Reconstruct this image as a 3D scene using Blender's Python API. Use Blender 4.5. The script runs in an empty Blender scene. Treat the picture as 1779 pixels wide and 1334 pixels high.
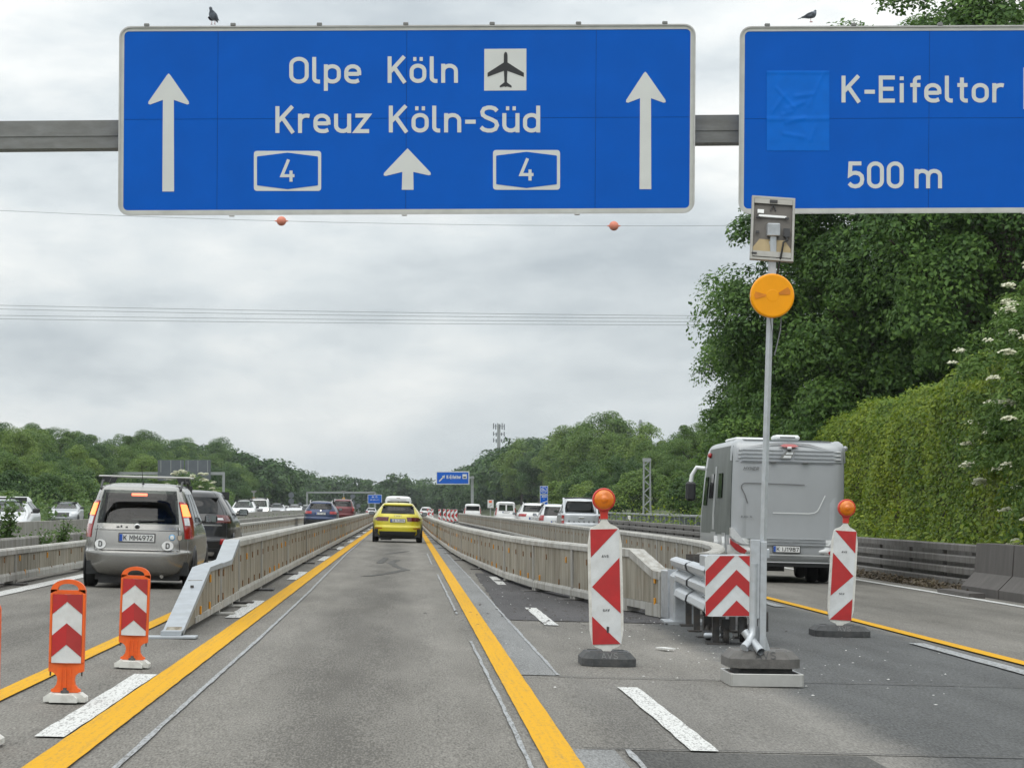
import bpy, math, random
import numpy as np
from mathutils import Vector, Matrix
R = math.radians
random.seed(7)
rng = np.random.default_rng(7)
sc = bpy.context.scene
COL = sc.collection

# ---------------------------------------------------------------- camera
FPX, CX, CY = 5300.0, 889.5, 667.0
VPX, VPY, CAMH = 705.0, 878.0, 1.34
pitch = math.atan((VPY-CY)/FPX)
yaw = math.atan((CX-VPX)/FPX*math.cos(pitch))
cam = bpy.data.cameras.new('camera'); camo = bpy.data.objects.new('camera', cam); COL.objects.link(camo)
cam.sensor_width = 36.0; cam.lens = 36.0*FPX/1779.0
cam.clip_start = 0.1; cam.clip_end = 12000
camo.location = (0, 0, CAMH)
camo.rotation_euler = (math.pi/2+pitch, 0, -yaw)
sc.camera = camo

# ---------------------------------------------------------------- world, sun, exposure
SUN_EL, SUN_AZ = 58.0, 200.0          # high veiled sun behind the camera
w = bpy.data.worlds.new('World'); sc.world = w; w.use_nodes = True
nt = w.node_tree; nt.nodes.clear()
def N(t, **k):
    n = nt.nodes.new(t)
    for a, b in k.items(): setattr(n, a, b)
    return n
def Mth(op, a, b=None, c=None):
    n = N('ShaderNodeMath', operation=op)
    for i, v in enumerate((a, b, c)):
        if v is None: continue
        if isinstance(v, (int, float)): n.inputs[i].default_value = v
        else: nt.links.new(v, n.inputs[i])
    return n.outputs[0]
out = N('ShaderNodeOutputWorld'); bg = N('ShaderNodeBackground'); bg.inputs[1].default_value = 0.1
sky = N('ShaderNodeTexSky', sky_type='NISHITA', sun_disc=False)
sky.sun_elevation = R(SUN_EL); sky.sun_rotation = R(SUN_AZ); sky.air_density = 1.0; sky.dust_density = 2.0
tc = N('ShaderNodeTexCoord'); sp = N('ShaderNodeSeparateXYZ'); nt.links.new(tc.outputs['Generated'], sp.inputs[0])
zc = Mth('MAXIMUM', sp.outputs[2], 0.0)
mp = N('ShaderNodeMapping'); mp.inputs['Scale'].default_value = (3.2, 3.2, 9.0); mp.inputs['Location'].default_value = (3.1, 1.7, 0.35)
nt.links.new(tc.outputs['Generated'], mp.inputs[0])
n1 = N('ShaderNodeTexNoise'); n1.inputs['Scale'].default_value = 1.3; n1.inputs['Detail'].default_value = 7; n1.inputs['Roughness'].default_value = 0.52; n1.inputs['Distortion'].default_value = 0.35
nt.links.new(mp.outputs[0], n1.inputs['Vector'])
mp2 = N('ShaderNodeMapping'); mp2.inputs['Scale'].default_value = (11, 11, 30); mp2.inputs['Location'].default_value = (0.3, 5.2, 0.1)
nt.links.new(tc.outputs['Generated'], mp2.inputs[0])
n2 = N('ShaderNodeTexNoise'); n2.inputs['Scale'].default_value = 1.6; n2.inputs['Detail'].default_value = 6; n2.inputs['Roughness'].default_value = 0.55
nt.links.new(mp2.outputs[0], n2.inputs['Vector'])
mix12 = Mth('MULTIPLY_ADD', n2.outputs[0], 0.3, Mth('MULTIPLY', n1.outputs[0], 0.7))
ramp = N('ShaderNodeValToRGB'); nt.links.new(mix12, ramp.inputs[0])
el = ramp.color_ramp.elements
el[0].position = 0.35; el[0].color = (0.47, 0.525, 0.565, 1)
el[1].position = 0.60; el[1].color = (1.05, 1.05, 1.02, 1)
e = el.new(0.455); e.color = (0.70, 0.75, 0.772, 1)
e = el.new(0.53); e.color = (0.87, 0.895, 0.89, 1)
# overcast luminance law: the zenith is about three times as bright as the horizon
lum = Mth('MULTIPLY_ADD', zc, 1.1, 0.96)
vm = N('ShaderNodeVectorMath', operation='SCALE'); nt.links.new(ramp.outputs[0], vm.inputs[0])
nt.links.new(Mth('MULTIPLY', lum, 10.0), vm.inputs['Scale'])
mx = N('ShaderNodeMix', data_type='RGBA'); mx.inputs[0].default_value = 0.94
nt.links.new(sky.outputs[0], mx.inputs[6]); nt.links.new(vm.outputs[0], mx.inputs[7])
nt.links.new(mx.outputs[2], bg.inputs[0]); nt.links.new(bg.outputs[0], out.inputs[0])

sun = bpy.data.lights.new('sun', 'SUN'); suno = bpy.data.objects.new('sun', sun); COL.objects.link(suno)
sun.energy = 1.0; sun.angle = R(50); sun.color = (1.0, 0.96, 0.9)
az = R(SUN_AZ)
sd = Vector((math.sin(az)*math.cos(R(SUN_EL)), math.cos(az)*math.cos(R(SUN_EL)), math.sin(R(SUN_EL))))
suno.rotation_euler = sd.to_track_quat('Z', 'Y').to_euler()
sc.view_settings.view_transform = 'Standard'; sc.view_settings.look = 'None'
sc.view_settings.exposure = 0.08; sc.view_settings.gamma = 1.0; sc.view_settings.use_curve_mapping = False
sc.render.engine = 'CYCLES'
sc.cycles.use_denoising = True
sc.cycles.max_bounces = 6; sc.cycles.volume_bounces = 0; sc.cycles.transparent_max_bounces = 16

# ---------------------------------------------------------------- place helpers
_F = Vector((math.sin(yaw)*math.cos(pitch), math.cos(yaw)*math.cos(pitch), math.sin(pitch)))
_Rt = Vector((math.cos(yaw), -math.sin(yaw), 0)); _U = _Rt.cross(_F)
def at(px, py, Y):
    d = _F+_Rt*((px-CX)/FPX)-_U*((py-CY)/FPX)
    t = Y/d.y
    return Vector((d.x*t, Y, CAMH+d.z*t))
def sstep(a, b, t):
    t = min(1, max(0, (t-a)/(b-a))); return t*t*(3-2*t)
def gz(x, y):
    """road surface: crossfall of 2.5 percent to the right, a shallow dip far ahead"""
    return -0.025*min(10.5, max(-6.5, x))-1.2*sstep(250, 700, y)
def tz(x, y):
    """terrain beside the road"""
    z = gz(x, y)-0.06
    if x > 12.8: z += 3.2*sstep(12.8, 24, x)
    if x < -21: z += 4.2*sstep(21, 50, -x)
    return z

# ---------------------------------------------------------------- mesh builder
class MB:
    def __init__(s): s.v = []; s.f = []; s.m = []; s.sm = []
    def add(s, vs, fs, m=0, smooth=False):
        b = len(s.v); s.v += [tuple(p) for p in vs]
        for f in fs:
            s.f.append(tuple(i+b for i in f)); s.m.append(m); s.sm.append(smooth)
    def box(s, c, d, m=0, rot=None, bev=0.0):
        hx, hy, hz = d[0]/2, d[1]/2, d[2]/2
        if bev <= 0:
            P = [Vector((x, y, z)) for x in (-hx, hx) for y in (-hy, hy) for z in (-hz, hz)]
            F = [(0,1,3,2),(4,6,7,5),(0,4,5,1),(2,3,7,6),(0,2,6,4),(1,5,7,3)]
            if rot is not None: P = [rot @ p for p in P]
            s.add([p+Vector(c) for p in P], F, m)
        else:
            b = min(bev, hx*.98, hy*.98, hz*.98); V = []; idx = {}
            for sx in (-1, 1):
                for sy in (-1, 1):
                    for sz in (-1, 1):
                        for k in range(3):
                            p = [sx*(hx-b), sy*(hy-b), sz*(hz-b)]
                            p[k] = (sx*hx, sy*hy, sz*hz)[k]
                            idx[(sx, sy, sz, k)] = len(V); V.append(Vector(p))
            F = []
            for k in range(3):
                a, c2 = [i for i in range(3) if i != k]
                for sg in (-1, 1):
                    q = []
                    for (u, v) in ((-1,-1),(1,-1),(1,1),(-1,1)):
                        t = [0,0,0]; t[k] = sg; t[a] = u; t[c2] = v
                        q.append(idx[(t[0], t[1], t[2], k)])
                    flip = (sg > 0) ^ (k == 1)
                    F.append(tuple(q if flip else q[::-1]))
            for k in range(3):        # edges along axis k
                a, c2 = [i for i in range(3) if i != k]
                for u in (-1, 1):
                    for v in (-1, 1):
                        def g(sk, kk):
                            t = [0,0,0]; t[k] = sk; t[a] = u; t[c2] = v
                            return idx[(t[0], t[1], t[2], kk)]
                        F.append((g(-1, a), g(1, a), g(1, c2), g(-1, c2)))
            for sx in (-1, 1):
                for sy in (-1, 1):
                    for sz in (-1, 1): F.append(tuple(idx[(sx, sy, sz, k)] for k in range(3)))
            if rot is not None: V = [rot @ p for p in V]
            s.add([p+Vector(c) for p in V], F, m)
    def prism(s, prof, a, b, m=0, fn=None, smooth=False):
        """prof: closed 2D outline, extruded from a to b; fn(u, v, t) -> point"""
        fn = fn or (lambda u, v, t: (u, t, v))
        n = len(prof)
        V = [fn(u, v, a) for u, v in prof]+[fn(u, v, b) for u, v in prof]
        s.add(V, [(i, (i+1) % n, n+(i+1) % n, n+i) for i in range(n)], m, smooth)
        s.add(V, [tuple(range(n))[::-1], tuple(range(n, 2*n))], m)
    def tube(s, path, rad, seg=8, m=0, cap=True, smooth=True):
        path = [Vector(p) for p in path]; n = len(path); V = []
        rads = rad if isinstance(rad, (list, tuple)) else [rad]*n
        up0 = None
        for i, p in enumerate(path):
            d = (path[min(i+1, n-1)]-path[max(i-1, 0)]).normalized()
            if up0 is None:
                up0 = Vector((0, 0, 1)) if abs(d.z) < .9 else Vector((0, 1, 0))
            a = d.cross(up0)
            if a.length < 1e-4: a = d.cross(Vector((1, 0, 0)))
            a.normalize(); b = d.cross(a)
            for k in range(seg):
                t = 2*math.pi*k/seg
                V.append(p+(a*math.cos(t)+b*math.sin(t))*rads[i])
        F = [(i*seg+k, i*seg+(k+1) % seg, (i+1)*seg+(k+1) % seg, (i+1)*seg+k) for i in range(n-1) for k in range(seg)]
        s.add(V, F, m, smooth)
        if cap: s.add(V, [tuple(range(seg))[::-1], tuple(range((n-1)*seg, n*seg))], m)
    def lathe(s, prof, seg=24, m=0, M=None, smooth=True):
        """prof: (r, h) about local Z, M maps to place"""
        M = M or Matrix(); V = []
        for r, h in prof:
            for k in range(seg):
                t = 2*math.pi*k/seg; V.append(M @ Vector((r*math.cos(t), r*math.sin(t), h)))
        n = len(prof)
        s.add(V, [(i*seg+k, i*seg+(k+1) % seg, (i+1)*seg+(k+1) % seg, (i+1)*seg+k) for i in range(n-1) for k in range(seg)], m, smooth)
        if prof[0][0] > 1e-5: s.add(V[:seg], [tuple(range(seg))[::-1]], m)
        if prof[-1][0] > 1e-5: s.add(V[-seg:], [tuple(range(seg))], m)
    def poly(s, pts, m=0): s.add(pts, [tuple(range(len(pts)))], m)
    def mesh(s, name, mats):
        me = bpy.data.meshes.new(name); me.from_pydata(s.v, [], s.f)
        for mt in (mats if isinstance(mats, (list, tuple)) else [mats]): me.materials.append(mt)
        me.polygons.foreach_set('material_index', s.m); me.polygons.foreach_set('use_smooth', s.sm)
        me.update(); return me
    def build(s, name, mats, parent=None, loc=None, rot=None):
        return link(name, s.mesh(name, mats), parent, loc, rot)
def link(name, me, parent=None, loc=None, rot=None):
    o = bpy.data.objects.new(name, me); COL.objects.link(o)
    if parent is not None: o.parent = parent
    if loc is not None: o.location = loc
    if rot is not None: o.rotation_euler = rot
    return o
def tag(o, label=None, cat=None, group=None, kind=None):
    if label: o['label'] = label
    if cat: o['category'] = cat
    if group: o['group'] = group
    if kind: o['kind'] = kind
    return o
def empty(name, loc=(0, 0, 0), rot=(0, 0, 0)):
    o = bpy.data.objects.new(name, None); COL.objects.link(o); o.location = loc; o.rotation_euler = rot
    o.empty_display_size = .2
    return o
def copy_tree(o, parent=None):
    c = o.copy(); COL.objects.link(c); c.parent = parent
    for ch in list(o.children): copy_tree(ch, c)
    return c
ROLL = math.atan(0.025)

# ---------------------------------------------------------------- materials
def newmat(name):
    m = bpy.data.materials.new(name); m.use_nodes = True
    return m, m.node_tree, m.node_tree.nodes['Principled BSDF']
def pm(name, col, rough=.5, metal=0.0, var=.12, scale=6.0, stretch=(1, 1, 1), bump=0.0, bscale=40.0, coat=0.0, dirt=None, dscale=3.0, damt=.5, emis=None, estr=0.0, trans=0.0, spec=.5):
    """procedural paint: base colour broken up by noise, optional dirt colour and bump"""
    m, t, b = newmat(name)
    co = t.nodes.new('ShaderNodeTexCoord'); mpn = t.nodes.new('ShaderNodeMapping'); mpn.inputs['Scale'].default_value = stretch
    t.links.new(co.outputs['Object'], mpn.inputs[0])
    nz = t.nodes.new('ShaderNodeTexNoise'); nz.inputs['Scale'].default_value = scale; nz.inputs['Detail'].default_value = 6
    t.links.new(mpn.outputs[0], nz.inputs['Vector'])
    rp = t.nodes.new('ShaderNodeValToRGB'); t.links.new(nz.outputs[0], rp.inputs[0])
    c = np.array(col[:3])
    rp.color_ramp.elements[0].position = .3; rp.color_ramp.elements[0].color = (*(c*(1-var)), 1)
    rp.color_ramp.elements[1].position = .7; rp.color_ramp.elements[1].color = (*np.minimum(c*(1+var), 1), 1)
    last = rp.outputs[0]
    if dirt is not None:
        n3 = t.nodes.new('ShaderNodeTexNoise'); n3.inputs['Scale'].default_value = dscale; n3.inputs['Detail'].default_value = 8; n3.inputs['Roughness'].default_value = .65
        t.links.new(mpn.outputs[0], n3.inputs['Vector'])
        r3 = t.nodes.new('ShaderNodeValToRGB'); t.links.new(n3.outputs[0], r3.inputs[0])
        r3.color_ramp.elements[0].position = .42; r3.color_ramp.elements[0].color = (0, 0, 0, 1)
        r3.color_ramp.elements[1].position = .72; r3.color_ramp.elements[1].color = (damt, damt, damt, 1)
        x = t.nodes.new('ShaderNodeMix'); x.data_type = 'RGBA'
        t.links.new(r3.outputs[0], x.inputs[0]); t.links.new(last, x.inputs[6]); x.inputs[7].default_value = (*dirt, 1)
        last = x.outputs[2]
    t.links.new(last, b.inputs['Base Color'])
    b.inputs['Roughness'].default_value = rough; b.inputs['Metallic'].default_value = metal
    b.inputs['Specular IOR Level'].default_value = spec; b.inputs['Coat Weight'].default_value = coat; b.inputs['Coat Roughness'].default_value = .08
    if emis is not None:
        b.inputs['Emission Color'].default_value = (*emis, 1); b.inputs['Emission Strength'].default_value = estr
    if trans: b.inputs['Transmission Weight'].default_value = trans
    if bump:
        n4 = t.nodes.new('ShaderNodeTexNoise'); n4.inputs['Scale'].default_value = bscale; n4.inputs['Detail'].default_value = 4
        t.links.new(mpn.outputs[0], n4.inputs['Vector'])
        bm = t.nodes.new('ShaderNodeBump'); bm.inputs['Strength'].default_value = bump; bm.inputs['Distance'].default_value = .01
        t.links.new(n4.outputs[0], bm.inputs['Height']); t.links.new(bm.outputs[0], b.inputs['Normal'])
    return m
def glassmat(name, tint=.35, col=(.8, .9, .85)):
    m, t, b = newmat(name)
    t.nodes.remove(b); o = t.nodes['Material Output']
    tr = t.nodes.new('ShaderNodeBsdfTransparent'); tr.inputs[0].default_value = (col[0]*tint, col[1]*tint, col[2]*tint, 1)
    gl = t.nodes.new('ShaderNodeBsdfGlossy'); gl.inputs['Roughness'].default_value = .03
    fr = t.nodes.new('ShaderNodeFresnel'); fr.inputs[0].default_value = 1.5
    mx = t.nodes.new('ShaderNodeMixShader'); t.links.new(fr.outputs[0], mx.inputs[0]); t.links.new(tr.outputs[0], mx.inputs[1]); t.links.new(gl.outputs[0], mx.inputs[2])
    t.links.new(mx.outputs[0], o.inputs[0]); return m
def asphalt(name, dark, light, track=None, grain=1.0, zones=None):
    """aggregate speckle + blotches along the driving direction"""
    m, t, b = newmat(name); nd = t.nodes; L = t.links.new
    co = nd.new('ShaderNodeTexCoord')
    g1 = nd.new('ShaderNodeTexNoise'); g1.inputs['Scale'].default_value = 85; g1.inputs['Detail'].default_value = 2; g1.inputs['Roughness'].default_value = .7
    mpg = nd.new('ShaderNodeMapping'); mpg.inputs['Scale'].default_value = (1, .13, 1); L(co.outputs['Object'], mpg.inputs[0]); L(mpg.outputs[0], g1.inputs['Vector'])
    mp = nd.new('ShaderNodeMapping'); mp.inputs['Scale'].default_value = (1.1, .12, 1); L(co.outputs['Object'], mp.inputs[0])
    g2 = nd.new('ShaderNodeTexNoise'); g2.inputs['Scale'].default_value = 1.6; g2.inputs['Detail'].default_value = 7; g2.inputs['Roughness'].default_value = .6; L(mp.outputs[0], g2.inputs['Vector'])
    def mth(op, a, bb=None, cc=None):
        n = nd.new('ShaderNodeMath'); n.operation = op
        for i, v in enumerate((a, bb, cc)):
            if v is None: continue
            if isinstance(v, (int, float)): n.inputs[i].default_value = v
            else: L(v, n.inputs[i])
        return n.outputs[0]
    s1 = mth('MULTIPLY_ADD', g1.outputs[0], 2.3*grain, .5-1.15*grain)
    s = mth('MULTIPLY_ADD', g2.outputs[0], .85, mth('MULTIPLY_ADD', s1, .75, -.33))
    if track:
        sx = nd.new('ShaderNodeSeparateXYZ'); L(co.outputs['Object'], sx.inputs[0])
        for (xc, wd, amt) in track:
            d = mth('DIVIDE', mth('SUBTRACT', sx.outputs[0], xc), wd)
            gs = mth('EXPONENT', mth('MULTIPLY', mth('MULTIPLY', d, d), -1.0))
            s = mth('MULTIPLY_ADD', gs, amt, s)
    rp = nd.new('ShaderNodeValToRGB'); L(s, rp.inputs[0])
    rp.color_ramp.elements[0].position = .12; rp.color_ramp.elements[0].color = (*dark, 1)
    rp.color_ramp.elements[1].position = .88; rp.color_ramp.elements[1].color = (*light, 1)
    last = rp.outputs[0]
    for (x0, x1, y0, y1, soft, tint) in (zones or ()):
        # another asphalt laid beside the old one; the border wanders and is dusted over
        n5 = nd.new('ShaderNodeTexNoise'); n5.inputs['Scale'].default_value = 1.1; n5.inputs['Detail'].default_value = 8; n5.inputs['Roughness'].default_value = .7; L(co.outputs['Object'], n5.inputs['Vector'])
        sx2 = nd.new('ShaderNodeSeparateXYZ'); L(co.outputs['Object'], sx2.inputs[0])
        xx = mth('MULTIPLY_ADD', n5.outputs[0], soft*2.2, mth('SUBTRACT', sx2.outputs[0], soft*1.1))
        def edge(v, a, w_, inv=False):
            r = nd.new('ShaderNodeMapRange'); r.interpolation_type = 'SMOOTHSTEP'; L(v, r.inputs[0]); r.inputs[1].default_value = a-w_; r.inputs[2].default_value = a+w_
            r.inputs[3].default_value = 1.0 if inv else 0.0; r.inputs[4].default_value = 0.0 if inv else 1.0; return r.outputs[0]
        mk = mth('MULTIPLY', mth('MULTIPLY', edge(xx, x0, soft), edge(xx, x1, soft, True)), mth('MULTIPLY', edge(sx2.outputs[1], y0, .3), edge(sx2.outputs[1], y1, 3, True)))
        mxx = nd.new('ShaderNodeMix'); mxx.data_type = 'RGBA'; mxx.blend_type = 'MULTIPLY'; L(mk, mxx.inputs[0]); L(last, mxx.inputs[6]); mxx.inputs[7].default_value = (*tint, 1); last = mxx.outputs[2]
    L(last, b.inputs['Base Color']); b.inputs['Roughness'].default_value = .82
    b.inputs['Specular IOR Level'].default_value = .2
    bm = nd.new('ShaderNodeBump'); bm.inputs['Strength'].default_value = .35; bm.inputs['Distance'].default_value = .006
    L(g1.outputs[0], bm.inputs['Height']); L(bm.outputs[0], b.inputs['Normal'])
    return m
def roadpaint(name, col, worn, thr=.38, soft=.1, scale=55, streak=.4):
    m, t, b = newmat(name); nd = t.nodes; L = t.links.new
    co = nd.new('ShaderNodeTexCoord'); mp = nd.new('ShaderNodeMapping'); mp.inputs['Scale'].default_value = (1, .14, 1); L(co.outputs['Object'], mp.inputs[0])
    g = nd.new('ShaderNodeTexNoise'); g.inputs['Scale'].default_value = scale; g.inputs['Detail'].default_value = 4; g.inputs['Roughness'].default_value = .7; L(mp.outputs[0], g.inputs['Vector'])
    mp2 = nd.new('ShaderNodeMapping'); mp2.inputs['Scale'].default_value = (18, .2, 1); L(co.outputs['Object'], mp2.inputs[0])
    g2 = nd.new('ShaderNodeTexNoise'); g2.inputs['Scale'].default_value = 2; g2.inputs['Detail'].default_value = 6; L(mp2.outputs[0], g2.inputs['Vector'])
    ad = nd.new('ShaderNodeMath'); ad.operation = 'MULTIPLY_ADD'; L(g2.outputs[0], ad.inputs[0]); ad.inputs[1].default_value = streak; 
    a2 = nd.new('ShaderNodeMath'); a2.operation = 'MULTIPLY'; L(g.outputs[0], a2.inputs[0]); a2.inputs[1].default_value = 1-streak; L(a2.outputs[0], ad.inputs[2])
    rp = nd.new('ShaderNodeValToRGB'); L(ad.outputs[0], rp.inputs[0])
    rp.color_ramp.elements[0].position = thr-soft; rp.color_ramp.elements[0].color = (*worn, 1)
    rp.color_ramp.elements[1].position = thr+soft; rp.color_ramp.elements[1].color = (*col, 1)
    L(rp.outputs[0], b.inputs['Base Color']); b.inputs['Roughness'].default_value = .75; b.inputs['Specular IOR Level'].default_value = .12
    bm = nd.new('ShaderNodeBump'); bm.inputs['Strength'].default_value = .25; bm.inputs['Distance'].default_value = .004; L(g.outputs[0], bm.inputs['Height']); L(bm.outputs[0], b.inputs['Normal'])
    return m
def leafmat(name, cols, trans=.3, rough=.55, objvar=.25, nscale=.35):
    """leaf colour: a random pick per leaf, clumps by noise, a shift per plant"""
    m, t, b = newmat(name); nd = t.nodes; L = t.links.new
    ge = nd.new('ShaderNodeNewGeometry'); oi = nd.new('ShaderNodeObjectInfo'); co = nd.new('ShaderNodeTexCoord')
    nz = nd.new('ShaderNodeTexNoise'); nz.inputs['Scale'].default_value = nscale; nz.inputs['Detail'].default_value = 3; L(co.outputs['Object'], nz.inputs['Vector'])
    def mth(op, a, bb=None, cc=None):
        n = nd.new('ShaderNodeMath'); n.operation = op
        for i, v in enumerate((a, bb, cc)):
            if v is None: continue
            if isinstance(v, (int, float)): n.inputs[i].default_value = v
            else: L(v, n.inputs[i])
        return n.outputs[0]
    f = mth('MULTIPLY_ADD', ge.outputs['Random Per Island'], .45, mth('MULTIPLY_ADD', nz.outputs[0], .9, mth('MULTIPLY_ADD', oi.outputs['Random'], objvar*2, -.2-objvar)))
    rp = nd.new('ShaderNodeValToRGB'); L(f, rp.inputs[0])
    rp.color_ramp.elements[0].position = 0; rp.color_ramp.elements[0].color = (*cols[0], 1)
    rp.color_ramp.elements[1].position = 1; rp.color_ramp.elements[1].color = (*cols[-1], 1)
    for i, c in enumerate(cols[1:-1]):
        e = rp.color_ramp.elements.new((i+1)/(len(cols)-1)); e.color = (*c, 1)
    L(rp.outputs[0], b.inputs['Base Color']); b.inputs['Roughness'].default_value = rough; b.inputs['Specular IOR Level'].default_value = .3
    tr = nd.new('ShaderNodeBsdfTranslucent'); L(rp.outputs[0], tr.inputs[0])
    mx = nd.new('ShaderNodeMixShader'); mx.inputs[0].default_value = trans
    L(b.outputs[0], mx.inputs[1]); L(tr.outputs[0], mx.inputs[2]); L(mx.outputs[0], nd['Material Output'].inputs[0])
    return m
def barriermat(name, base, stain, rust, ramt=.5):
    """weathered galvanised steel: vertical run-off streaks, grime and rust"""
    m, t, b = newmat(name); nd = t.nodes; L = t.links.new
    co = nd.new('ShaderNodeTexCoord'); oi = nd.new('ShaderNodeObjectInfo')
    av = nd.new('ShaderNodeVectorMath'); av.operation = 'ADD'; L(co.outputs['Object'], av.inputs[0]); 
    cb = nd.new('ShaderNodeCombineXYZ'); ml = nd.new('ShaderNodeMath'); ml.operation = 'MULTIPLY'; L(oi.outputs['Random'], ml.inputs[0]); ml.inputs[1].default_value = 70; L(ml.outputs[0], cb.inputs[1]); L(cb.outputs[0], av.inputs[1])
    def noise(st, scl, det=6, rg=.6):
        mp = nd.new('ShaderNodeMapping'); mp.inputs['Scale'].default_value = st; L(av.outputs[0], mp.inputs[0])
        n = nd.new('ShaderNodeTexNoise'); n.inputs['Scale'].default_value = scl; n.inputs['Detail'].default_value = det; n.inputs['Roughness'].default_value = rg; L(mp.outputs[0], n.inputs['Vector']); return n.outputs[0]
    def rmp(x, a, bb, hi=1.0):
        r = nd.new('ShaderNodeMapRange'); L(x, r.inputs[0]); r.inputs[1].default_value = a; r.inputs[2].default_value = bb; r.inputs[4].default_value = hi; return r.outputs[0]
    def mixc(f, a, c):
        x = nd.new('ShaderNodeMix'); x.data_type = 'RGBA'; L(f, x.inputs[0])
        if isinstance(a, tuple): x.inputs[6].default_value = (*a, 1)
        else: L(a, x.inputs[6])
        x.inputs[7].default_value = (*c, 1); return x.outputs[2]
    c = mixc(rmp(noise((1, .35, .35), 3), .35, .7), base, tuple(np.array(base)*.68))
    c = mixc(rmp(noise((6, 2.2, .30), 2.2), .44, .64, .9), c, stain)
    c = mixc(rmp(noise((14, 7, .4), 1.5), .56, .75, .5), c, tuple(np.array(base)*1.3))
    c = mixc(rmp(noise((3, 2.2, 1.2), 2.4, 8, .7), .58, .74, ramt), c, rust)
    L(c, b.inputs['Base Color']); b.inputs['Roughness'].default_value = .68; b.inputs['Metallic'].default_value = .1
    bm = nd.new('ShaderNodeBump'); bm.inputs['Strength'].default_value = .3; bm.inputs['Distance'].default_value = .01; L(noise((1, 1, .4), 9), bm.inputs['Height']); L(bm.outputs[0], b.inputs['Normal'])
    return m

M = {}
M['road'] = asphalt('road_asphalt', (.078, .073, .064), (.245, .233, .209), track=[(-.45, .40, -.20), (-1.25, .26, .09), (.33, .22, .08), (-3.9, .5, -.1), (7.4, .5, -.12), (2.55, .35, .14)], zones=[(2.9, 5.62, 5, 62, .22, (.52, .565, .63)), (1.2, 2.9, 5, 24.4, .12, (.93, .94, .96))])
M['road2'] = asphalt('new_asphalt', (.042, .046, .05), (.135, .14, .148))
M['road3'] = asphalt('milled_asphalt', (.03, .029, .03), (.11, .105, .108))
M['scrape'] = asphalt('scraped_asphalt', (.115, .117, .115), (.28, .285, .283))
M['oncoming'] = asphalt('old_asphalt', (.07, .07, .066), (.2, .2, .19))
M['yellow'] = roadpaint('yellow_tape', (.60, .318, .008), (.36, .225, .05), .41, .09)
M['white_line'] = roadpaint('white_marking', (.58, .585, .57), (.21, .207, .198), .44, .05, 75, .12)
M['white_faint'] = roadpaint('faint_marking', (.34, .355, .365), (.17, .17, .165), .47, .08, 60, .15)
M['patch'] = asphalt('bluish_patch', (.066, .066, .066), (.205, .207, .208))
M['stain'] = asphalt('tyre_stain', (.04, .039, .037), (.12, .118, .11))
M['grass'] = pm('verge_soil', (.055, .075, .028), .95, var=.5, scale=.8, bump=.6, bscale=12, dirt=(.09, .075, .05), dscale=.6)
M['barrier'] = barriermat('barrier_steel', (.34, .315, .255), (.125, .10, .058), (.27, .12, .04), .6)
M['barrier_cap'] = barriermat('barrier_cap_steel', (.46, .455, .425), (.25, .235, .20), (.34, .2, .09), .25)
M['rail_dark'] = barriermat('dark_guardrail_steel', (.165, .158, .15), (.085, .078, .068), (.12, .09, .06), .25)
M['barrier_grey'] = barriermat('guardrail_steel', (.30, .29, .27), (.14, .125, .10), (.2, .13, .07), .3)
M['galv'] = pm('galvanised_steel', (.46, .49, .52), .42, .55, var=.12, scale=14, dirt=(.3, .3, .29), dscale=5, bump=.08)
M['galv_nose'] = pm('painted_nose_steel', (.36, .39, .415), .5, .2, var=.1, scale=6, dirt=(.26, .27, .27), dscale=4)
M['galv_light'] = pm('new_galvanised_steel', (.47, .50, .53), .38, .45, var=.1, scale=18, dirt=(.45, .46, .46), dscale=8)
M['galv_dark'] = pm('grey_gantry_paint', (.20, .205, .20), .5, .2, var=.18, scale=2.5, stretch=(1, 1, 3), dirt=(.12, .115, .1), dscale=4)
M['alu'] = pm('aluminium', (.50, .50, .48), .4, .6, var=.08, scale=10, dirt=(.4, .4, .38), dscale=6)
M['dark_steel'] = pm('dark_steel', (.05, .05, .052), .6, .3, var=.3, scale=12, dirt=(.12, .09, .06), dscale=8)
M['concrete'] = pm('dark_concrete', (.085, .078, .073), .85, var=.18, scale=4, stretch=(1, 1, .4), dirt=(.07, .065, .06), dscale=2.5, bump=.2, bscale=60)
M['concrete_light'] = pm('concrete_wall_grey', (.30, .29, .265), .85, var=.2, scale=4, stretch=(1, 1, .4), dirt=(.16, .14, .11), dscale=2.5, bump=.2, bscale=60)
M['blue'] = pm('sign_blue', (.0005, .098, .50), .55, var=.05, scale=1.5, dirt=(.0007, .085, .43), dscale=1.2, damt=.6, spec=.12)
M['blue2'] = pm('sign_blue_overlay', (.001, .135, .60), .45, var=.06, scale=5, bump=.08, bscale=7, spec=.15)
M['signwhite'] = pm('sign_white', (.60, .62, .60), .45, var=.04, scale=3)
M['frame_white'] = pm('sign_border', (.52, .53, .50), .5, var=.06, scale=4, dirt=(.36, .37, .34), dscale=3)
M['black'] = pm('black_print', (.02, .022, .025), .5)
M['seam'] = pm('panel_joint', (.004, .03, .13), .6)
M['orange'] = pm('orange_plastic', (.80, .118, .008), .5, var=.1, scale=8, dirt=(.34, .085, .03), dscale=7, damt=.55)
M['red'] = pm('red_sheeting', (.45, .022, .024), .35, var=.08, scale=12, dirt=(.3, .03, .03), dscale=9)
M['red_shaded'] = pm('red_sheeting_shaded', (.36, .03, .03), .35, var=.08, scale=12)  # darker copy of the red: shade of the right-hand faces put into colour
M['white'] = pm('white_sheeting', (.64, .665, .675), .45, var=.05, scale=9, dirt=(.44, .45, .44), dscale=6, damt=.6)
M['white_plastic'] = pm('white_plastic', (.68, .68, .64), .55, var=.06, scale=9, dirt=(.36, .34, .30), dscale=10, damt=.6)
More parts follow.
